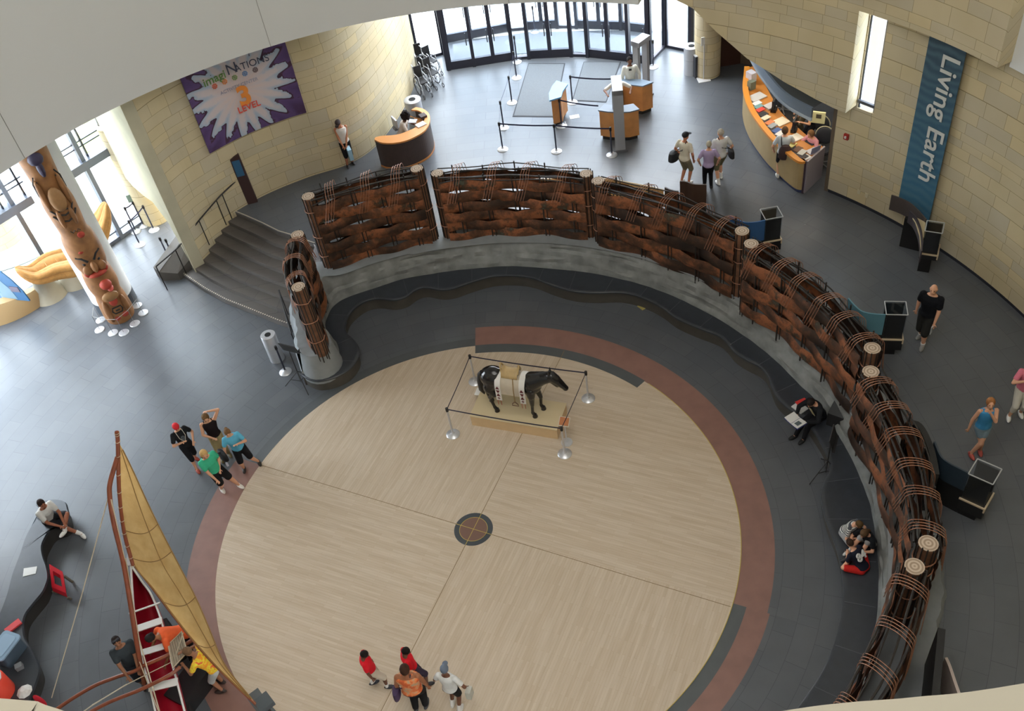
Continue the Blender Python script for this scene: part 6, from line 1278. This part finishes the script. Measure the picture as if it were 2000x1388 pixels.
for (x, y, h_, lb, r0) in ((98, 575, 1.05, 'pale sculpted stand under the near end of the reed boat', .55), (150, 545, .95, 'pale sculpted stand under the middle of the reed boat', .6)):
    q = P(x, y, 0); t = T('boat_stand', lb, 'stand', q); c2_ = min(cl, key=lambda v: (v.to_2d()-q.to_2d()).length); d = c2_-q
    w = M(); w.lathe([(r0, 0), (r0*.95, .05), (r0*.62, .35), (r0*.45, .7), (r0*.5, h_-.15)], (0, 0, 0), 28); w.build('cone_body', STN, t, smooth=True, local=True)
q = P(36, 606, 0); t = T('sculpted_plinth', 'sand coloured curved base carrying the blue sail shaped sign', 'stand', (q.x, q.y, 0), R(30)); q = M(); rows = []
for i in range(13):
    a = pi*i/12; rows.append([Vector((.95*cos(a), .42*sin(a)*-1, 0)), Vector((.85*cos(a), .36*sin(a)*-1, .35)), Vector((.78*cos(a), .22*sin(a)*-1, .55-.1*cos(a))), Vector((.7*cos(a), .1, .55-.1*cos(a))), Vector((.9*cos(a), .12, 0))])
q.grid(rows, closed=True); q.build('body', mat((176, 146, 102), .6), t, smooth=True, local=True)
q0 = P(29, 583, .55); t = T('sail_sign', 'blue pointed sign panel standing on the sand coloured base', 'sign', (q0.x, q0.y, .5)); pts = [P(*p, .5) for p in ((0, 578), (58, 583))]; X_ = (pts[1]-pts[0]); X_.normalize()
def sgp(x_, z): return Vector((q0.x, q0.y, z))+X_*x_
outl = [(-.55, .5), (.5, .5), (.46, .9), (.3, 1.3), (.1, 1.6), (-.08, 1.72), (-.28, 1.5), (-.48, 1.1), (-.56, .8)]; nY = Vector((-X_.y, X_.x, 0))*.04
q = M(); n_ = len(outl); q.add([sgp(*p) for p in outl]+[sgp(*p)+nY for p in outl], [tuple(range(n_)), tuple(range(2*n_-1, n_-1, -1))]+[(i, n_+i, n_+(i+1) % n_, (i+1) % n_) for i in range(n_)]); q.build('panel', mat((58, 104, 146), .5), t)
q = M(); o2_ = [(-.45, .55), (.12, .55), (.05, .95), (-.12, 1.25), (-.35, 1.1), (-.46, .8)]; q.add([sgp(*p)-nY*.2 for p in o2_], [tuple(range(6))]); q.build('pale_shape', mat((120, 150, 168), .5), t)
M().obox(sgp(.22, .95)-nY*.3, X_*.3, nY*.3, (0, 0, .2)).build('photo_print', mat((110, 104, 120), .5), t)
# ================================================================ LEFT BENCH AND THE THINGS ON IT
LF = [(70, 985), (88, 976), (111, 974), (127, 979), (132, 992), (135, 1006), (128, 1020), (101, 1029), (86, 1051), (81, 1067), (84, 1086), (90, 1103), (94, 1124), (90, 1140), (83, 1155), (64, 1178), (50, 1197), (45, 1216), (48, 1244), (62, 1267), (73, 1290), (77, 1310), (67, 1342), (56, 1371), (45, 1410)]
LB = [(76, 990), (79, 992), (81, 995), (80, 1000), (78, 1004), (76, 1007), (72, 1012), (60, 1030), (52, 1045), (47, 1057), (40, 1079), (32, 1100), (24, 1122), (18, 1145), (14, 1160), (5, 1185), (0, 1197), (-8, 1220), (-16, 1245), (-24, 1270), (-32, 1295), (-40, 1320), (-46, 1345), (-50, 1371), (-60, 1410)]
F1 = resample(spline([P(x, y, SZ) for x, y in LF], 6), 110); B1 = resample(spline([P(x, y, SZ) for x, y in LB], 6), 110); b3 = T('stone_bench', 'dark polished stone bench with wavy edge at the left edge of the picture', 'bench', (0, 0, 0)); b3.location = (-10, 0, 0)
q = M(); rows = []
for p, b_ in zip(F1, B1): d = (b_-p); d.z = 0; d.normalize(); rows.append([p+d*.05-Vector((0, 0, .09)), p-Vector((0, 0, .05)), p+d*.02, p+d*.08, b_, b_-Vector((0, 0, .1))])
q.grid(rows); q.build('seat', GRANITE, b3, smooth=True); q = M(); rows = []
for p, b_ in zip(F1, B1): d = (b_-p); d.z = 0; d.normalize(); rows.append([Vector((p.x+d.x*.09, p.y+d.y*.09, 0)), Vector((p.x+d.x*.09, p.y+d.y*.09, SZ-.06))])
q.grid(rows); q.grid([[Vector((b_.x, b_.y, 0)), Vector((b_.x, b_.y, SZ-.05))] for b_ in B1]); q.build('base', mat((48, 46, 44), .55, var=.1, scale=5), b3, smooth=True)
c4 = [P(x, y, SZ) for x, y in ((47, 1110), (73, 1106), (70, 1120), (45, 1126))]; M().prism([(v.x, v.y) for v in c4], SZ, SZ+.012).build('paper_sheet', WHITE, label='white sheet lying on the left stone bench', cat='papers')
q = P(27, 1224, SZ); M().box((q.x, q.y, SZ+.03), (.34, .16, .04), R(40)).build('red_box', mat((206, 60, 62), .6), label='small flat red box on the left stone bench', cat='box')
# red frame standing on the floor by the bench
q0 = P(112, 1150, 0); RF = mat((206, 36, 52), .5); t = T('display_stand', 'red rectangular frame with a hole leaning beside the left stone bench', 'frame', (q0.x, q0.y, 0))
c4 = [P(x, y, z) for x, y, z in ((96, 1101, .5), (122, 1116, .5), (129, 1158, .25), (101, 1146, .25))]; m4 = sum(c4, Vector())/4; inn = [m4+(v-m4)*.55 for v in c4]; th_ = Vector((-.02, -.03, -.12))
q = M(); vs = c4+inn+[v+th_ for v in c4]+[v+th_ for v in inn]; fs = []
for i in range(4): j_ = (i+1) % 4; fs += [(i, j_, 4+j_, 4+i), (8+i, 12+i, 12+j_, 8+j_), (i, 8+i, 8+j_, j_), (4+i, 4+j_, 12+j_, 12+i)]
q.add(vs, fs); q.build('frame_board', RF, t)
for i in (2, 3): v = c4[i]; M().tube([v+th_, (v.x, v.y, 0)], .03, 8).build('leg', mat((110, 104, 92), .6), t)
M().tube([c4[0]+th_, (c4[0].x+.02, c4[0].y+.04, 0)], .03, 8).build('leg', mat((110, 104, 92), .6), t); M().tube([c4[1]+th_, (c4[1].x, c4[1].y+.05, 0)], .03, 8).build('leg', mat((110, 104, 92), .6), t)
# storage box with pale blue lid
q0 = P(24, 1278, SZ); t = T('storage_box', 'grey-blue plastic storage box with a pale lid on the left bench', 'storage box', (q0.x, q0.y, SZ), R(62)); 
def rrect(w_, h_, r_, n=5):
    out = []
    for cx, cy, a0 in ((w_-r_, h_-r_, 0), (-w_+r_, h_-r_, 90), (-w_+r_, -h_+r_, 180), (w_-r_, -h_+r_, 270)):
        for k in range(n+1): a = R(a0+90*k/n); out.append((cx+r_*cos(a), cy+r_*sin(a)))
    return out
M().prism(rrect(.28, .2, .07), 0, .36).build('body', mat((66, 82, 96), .45), t, local=True); M().prism(rrect(.31, .23, .08), .36, .40).build('lid', mat((134, 160, 182), .4), t, local=True); M().prism(rrect(.24, .16, .06), .40, .412).build('lid_panel', mat((146, 172, 194), .4), t, local=True)
q0 = P(22, 1372, 0); t = T('red_drum', 'big orange red drum cooler with a white cloth on top at bottom left', 'drum', (q0.x, q0.y, 0)); M().lathe([(.27, 0), (.29, .05), (.29, .45), (.285, .47), (.29, .49), (.29, .92), (.26, .96)], (0, 0, 0), 32).build('body', mat((218, 70, 50), .45), t, smooth=True, local=True)
rr_ = random.Random(9); q = M(); rows = []
for i in range(7):
    rows.append([Vector(((.04+.04*i)*cos(2*pi*j_/20), (.04+.04*i)*sin(2*pi*j_/20), 1.10-.02*i*i*.12+rr_.uniform(-.02, .02))) for j_ in range(20)])
q.grid(rows, closed=True); q.build('cloth', mat((226, 228, 230), .8), t, smooth=True, local=True)
q0 = P(48, 1350, SZ); q = M(); q.lathe([(.16, 0), (.12, .05), (.05, .09)], (q0.x, q0.y, SZ), 9); q.build('napkin', WHITE, label='crumpled white cloth on the left bench beside the red drum', cat='cloth')
q0 = P(40, 1304, SZ); q = M(); q.box((q0.x, q0.y, SZ+.06), (.14, .12, .12), .4); q.build('foil_box', mat((180, 186, 190), .3, .6), label='small shiny foil box between storage box and red drum', cat='box')
q0 = P(102, 1392, 0); t = T('red_paddle', 'red paddle blade tip standing at the bottom left edge', 'paddle', (q0.x, q0.y, 0)); q = M(); q.ell((0, 0, .55), (.09, .02, .26), 14); q.build('blade', RF, t, smooth=True, local=True); M().tube([(0, 0, 0), (0, 0, .4)], .018, 8).build('shaft', RF, t, local=True)
# ================================================================ OUTRIGGER CANOE WITH SAIL
oc = T('sailing_canoe', 'red outrigger sailing canoe with brown woven sail at the bottom left', 'canoe', (-6.7, -2.2, 0)); SPAR = mat((128, 66, 40), .45, var=.15, scale=6); ROPE = mat((196, 184, 160), .8); HR = mat((158, 22, 42), .35)
gz = lambda t_: .9+.25*max(0, 1-t_*5)
gl = [P(x, y, z) for x, y, z in ((256, 1106, 1.2), (259, 1150, 1.0), (261.6, 1187.7, .92), (268, 1235, .9), (279, 1292, .9), (293.5, 1343.7, .9), (304, 1390, .9), (316, 1440, .9))]; grr = [P(x, y, z) for x, y, z in ((258, 1106, 1.2), (277, 1135, 1.0), (296, 1162, .92), (315, 1211, .9), (327, 1261, .9), (343, 1320, .9), (359, 1382, .9), (372, 1432, .9))]
GL, GR = resample(spline(gl, 6), 48), resample(spline(grr, 6), 48); q = M(); rows = []; rows2 = []
for a, b_ in zip(GL, GR):
    m_ = (a+b_)/2; h_ = (b_-a)/2; row = []; row2 = []
    for k in range(13): an = pi*k/12; row.append(m_-h_*cos(an)+Vector((0, 0, -.5*sin(an)**.8))); row2.append(m_-h_*1.06*cos(an)+Vector((0, 0, -.54*sin(an)**.8-.0)))
    rows.append(row); rows2.append(row2)
q.grid(rows); q.grid(rows2); q.build('hull', HR, oc, smooth=True)
for g_ in (GL, GR): M().tube([v+Vector((0, 0, .01)) for v in g_], .022, 8).build('gunwale', WHITE, oc, smooth=True)
def thwart(i, w_, name='thwart', ov=.02):
    a, b_ = GL[i], GR[i]; d = (b_-a).normalized(); nn = Vector((-d.y, d.x, 0)); M().obox((a+b_)/2+Vector((0, 0, .03)), (b_-a)+d*ov*2, nn*w_, (0, 0, .025)).build(name, WHITE, oc)
GLi = lambda y_: min(range(48), key=lambda i: abs(((GL[i]+GR[i])/2-P((260+315)/2, y_, .9)).length))
for (ya, w_, ov) in (((315, 1180), .035, .1), ((295, 1222), .16, .02), ((304, 1272), .14, .02), ((320, 1345), .16, .02)):
    i = min(range(48), key=lambda k: ((GL[k]+GR[k])/2-P(ya[0]-12, ya[1], .9)).length); thwart(i, w_, ov=ov)
M().tube([GL[0]+Vector((.0, -.05, .1)), GL[0]+Vector((.02, .28, .22)), GL[0]+Vector((.02, .3, .3))], .05, 10).build('bow_piece', mat((190, 190, 196), .35), oc, smooth=True)
for px_, nm_2 in ((((375, 1250, 1.1), (331, 1277, 1.12), (310, 1287, 1.12), (281.7, 1299, 1.08), (261.6, 1310.6, 1.02), (227, 1322, .9), (180, 1341, .7), (120, 1378, .45), (80, 1410, .3)), 'outrigger_boom'), (((352, 1302, 1.1), (331, 1318, 1.12), (286, 1341, 1.08), (251, 1355.5, .98), (215, 1370, .85), (180, 1388, .7), (130, 1418, .4)), 'outrigger_boom')):
    M().tube(spline([P(*v) for v in px_], 6), .038, 10).build(nm_2, SPAR, oc, smooth=True)
pf = [P(x, y, 1.02) for x, y in ((333.7, 1265.7), (359.7, 1240), (371, 1280), (343, 1311))]
for k in range(7):
    f0, f1 = k/7+.01, (k+1)/7-.01; a0_, a1_ = pf[0].lerp(pf[1], f0), pf[0].lerp(pf[1], f1); b0_, b1_ = pf[3].lerp(pf[2], f0), pf[3].lerp(pf[2], f1); q = M(); q.prism([(v.x, v.y) for v in (a0_, a1_, b1_, b0_)], 1.14, 1.165); q.build('deck_slat', mat((150, 138, 120), .7, var=.1), oc)
q = M(); q.tube([v+Vector((0, 0, .15)) for v in pf], .015, 6, closed=True); q.build('deck_lashing', ROPE, oc)
for i in (14, 38): m_ = (GL[i]+GR[i])/2; M().box((m_.x, m_.y, .19), (.5, .3, .38), .3).build('cradle', BLACKM, oc)
M().box((P(375, 1340, .25).x, P(375, 1340, .25).y, .25), (.5, .9, .5), R(-35)).build('deck_shade_box', mat((20, 20, 22), .5), label='dark box standing in for the shade under the canoe deck', cat='shade box')  # dark box put in for the shade beneath the deck
msp = [P(282, 1335, .6), P(266, 1250, 1.6), P(243, 1110, 3.0), P(222, 1020, 3.95), P(214, 966, 4.45), P(216, 938, 4.65), P(229, 893, 5.0)]; M().tube(spline(msp, 6), [.05]*30+[.04]*7 if False else .045, 12).build('mast', SPAR, oc, smooth=True)
spar = [P(*v) for v in ((228, 843, 5.45), (230, 862, 5.25), (233, 960, 4.35), (243, 1040, 3.45), (260, 1103, 2.75))]; M().tube(spline(spar, 6), .038, 12).build('yard', SPAR, oc, smooth=True)
bm_ = [P(*v) for v in ((257, 1096, 2.75), (300, 1150, 2.35), (340, 1203, 2.1), (380, 1253, 1.85), (430, 1308, 1.5), (505, 1380, 1.0))]; M().tube(spline(bm_, 6), .03, 10).build('boom', SPAR, oc, smooth=True)
def sailm():
    m, t, b = nm('woven_sail'); b.inputs['Roughness'].default_value = .8; tc = t.nodes.new('ShaderNodeTexCoord'); n = t.nodes.new('ShaderNodeTexNoise'); n.inputs['Scale'].default_value = 3; n.inputs['Detail'].default_value = 5; t.links.new(tc.outputs['Object'], n.inputs['Vector'])
    r = t.nodes.new('ShaderNodeValToRGB'); r.color_ramp.elements[0].position = .3; r.color_ramp.elements[1].position = .7; r.color_ramp.elements[0].color = L((206, 166, 104)); r.color_ramp.elements[1].color = L((228, 196, 134)); t.links.new(n.outputs['Fac'], r.inputs[0]); t.links.new(r.outputs[0], b.inputs['Base Color'])
    bp = t.nodes.new('ShaderNodeBump'); bp.inputs['Strength'].default_value = .5; bp.inputs['Distance'].default_value = .05; t.links.new(n.outputs['Fac'], bp.inputs['Height']); t.links.new(bp.outputs[0], b.inputs['Normal']); return m
e1 = [(230, 860, 5.25), (235, 960, 4.35), (246, 1040, 3.45), (263, 1103, 2.75), (300, 1150, 2.38), (340, 1203, 2.12), (380, 1253, 1.87), (430, 1308, 1.52), (503, 1378, 1.02)]; e2 = [(231, 861, 5.25), (258, 915, 4.7), (290, 985, 4.15), (322, 1050, 3.6), (352, 1108, 3.1), (384, 1170, 2.65), (412, 1235, 2.2), (442, 1302, 1.62), (505, 1380, 1.02)]
S1, S2 = resample(spline([P(*v) for v in e1], 8), 60), resample(spline([P(*v) for v in e2], 8), 60); q = M(); rows = []
for i, (a, b_) in enumerate(zip(S1, S2)):
    rows.append([a.lerp(b_, j_/12)+Vector((0, -.05, -.16))*sin(pi*j_/12)*min(1, (b_-a).length) for j_ in range(13)])
q.grid(rows); q.build('sail', sailm(), oc, smooth=True)
for j_ in (0, 12, 8): q = M(); q.tube([r_[j_]+Vector((0, 0, .012)) for r_ in rows[2:58]], .008 if j_ == 8 else .012, 5); q.build('sail_seam', mat((140, 106, 60), .8), oc)
for i in (18, 24, 34, 44): q = M(); q.tube([v+Vector((0, 0, .012)) for v in rows[i]], .007, 5); q.build('sail_seam', mat((140, 106, 60), .8), oc)
q = M()
for i in range(2, 26, 2): v = spline(spar, 6)[min(24, i)]; q.tube([v+Vector((.045*cos(a*pi/4), .045*sin(a*pi/4), 0)) for a in range(8)], .007, 4, closed=True)
q.build('yard_lashings', ROPE, oc)
for nm_3, pts, r_ in (('stay_rope', ((213, 965, 4.45), (160, 1160, 2.6), (101, 1362, .35)), .011), ('stay_rope', ((217, 975, 4.4), (243, 1090, 3.2), (258, 1168, 2.2), (272, 1250, 1.4), (312, 1390, .9)), .014), ('stay_rope', ((246, 1090, 3.1), (262, 1190, 2.0), (268, 1280, 1.2), (310, 1390, .92)), .010), ('stay_rope', ((180, 1376, .9), (250, 1335, 1.05), (340, 1290, 1.1), (358, 1235, 1.4)), .009), ('stay_rope', ((120, 1420, .5), (180, 1377, .8), (247, 1336, 1.05)), .012)):
    M().tube([P(*v) for v in pts], r_, 6).build(nm_3, ROPE, oc, smooth=True)
q = P(516, 1372, 1.0); t = T('sail_weight', 'grey block holding the lower tip of the sail at the bottom edge', 'weight', (q.x, q.y, 0)); M().lathe([(.2, 0), (.2, .03), (.03, .05), (.03, .95)], (0, 0, 0), 16).build('stand', BLACKM, t, local=True); M().box((0, 0, 1.0), (.3, .3, .12), .6).build('block', mat((70, 76, 80), .6), t, local=True)
# ================================================================ LIGHT
sc = bpy.context.scene
wd = bpy.data.worlds.new('World'); sc.world = wd; wd.use_nodes = True
bg = wd.node_tree.nodes['Background']; bg.inputs[0].default_value = (.91, .95, 1.0, 1); bg.inputs[1].default_value = 19.0
def area(name, loc, size, power, col=(1, 1, 1), rot=(0, 0, 0), shape='DISK', sy=None):
    l = bpy.data.lights.new(name, 'AREA'); l.shape = shape; l.size = size; l.energy = power; l.color = col
    if sy: l.size_y = sy
    o = bpy.data.objects.new(name, l); o.location = loc; o.rotation_euler = rot; C.objects.link(o); return o
area('skylight_lamp', (0.5, -5.0, 21.3), 12, 1150, (1, .96, .9))
area('counter_lamp', (10.5, 10.6, 3.3), 1.6, 45, (1, .85, .62), (0, 0, R(10)), 'RECTANGLE', 4.0)
area('fascia_fill_lamp', (0.5, -9.5, 20.6), 5, 620, (1, .98, .95), (R(50), 0, 0))  # added fill lamp, brightens the white balcony front
s = bpy.data.lights.new('sun', 'SUN'); s.energy = 4.0; s.angle = R(.6); so = bpy.data.objects.new('sun', s); so.rotation_euler = (R(35), R(-20), 0); C.objects.link(so)
sc.view_settings.view_transform = 'Standard'; sc.view_settings.look = 'None'; sc.view_settings.gamma = 1; sc.view_settings.use_curve_mapping = False
sc.view_settings.exposure = -0.15
sc.cycles.max_bounces = 6; sc.cycles.diffuse_bounces = 3; sc.cycles.glossy_bounces = 3; sc.cycles.transparent_max_bounces = 12; sc.cycles.sample_clamp_indirect = 4
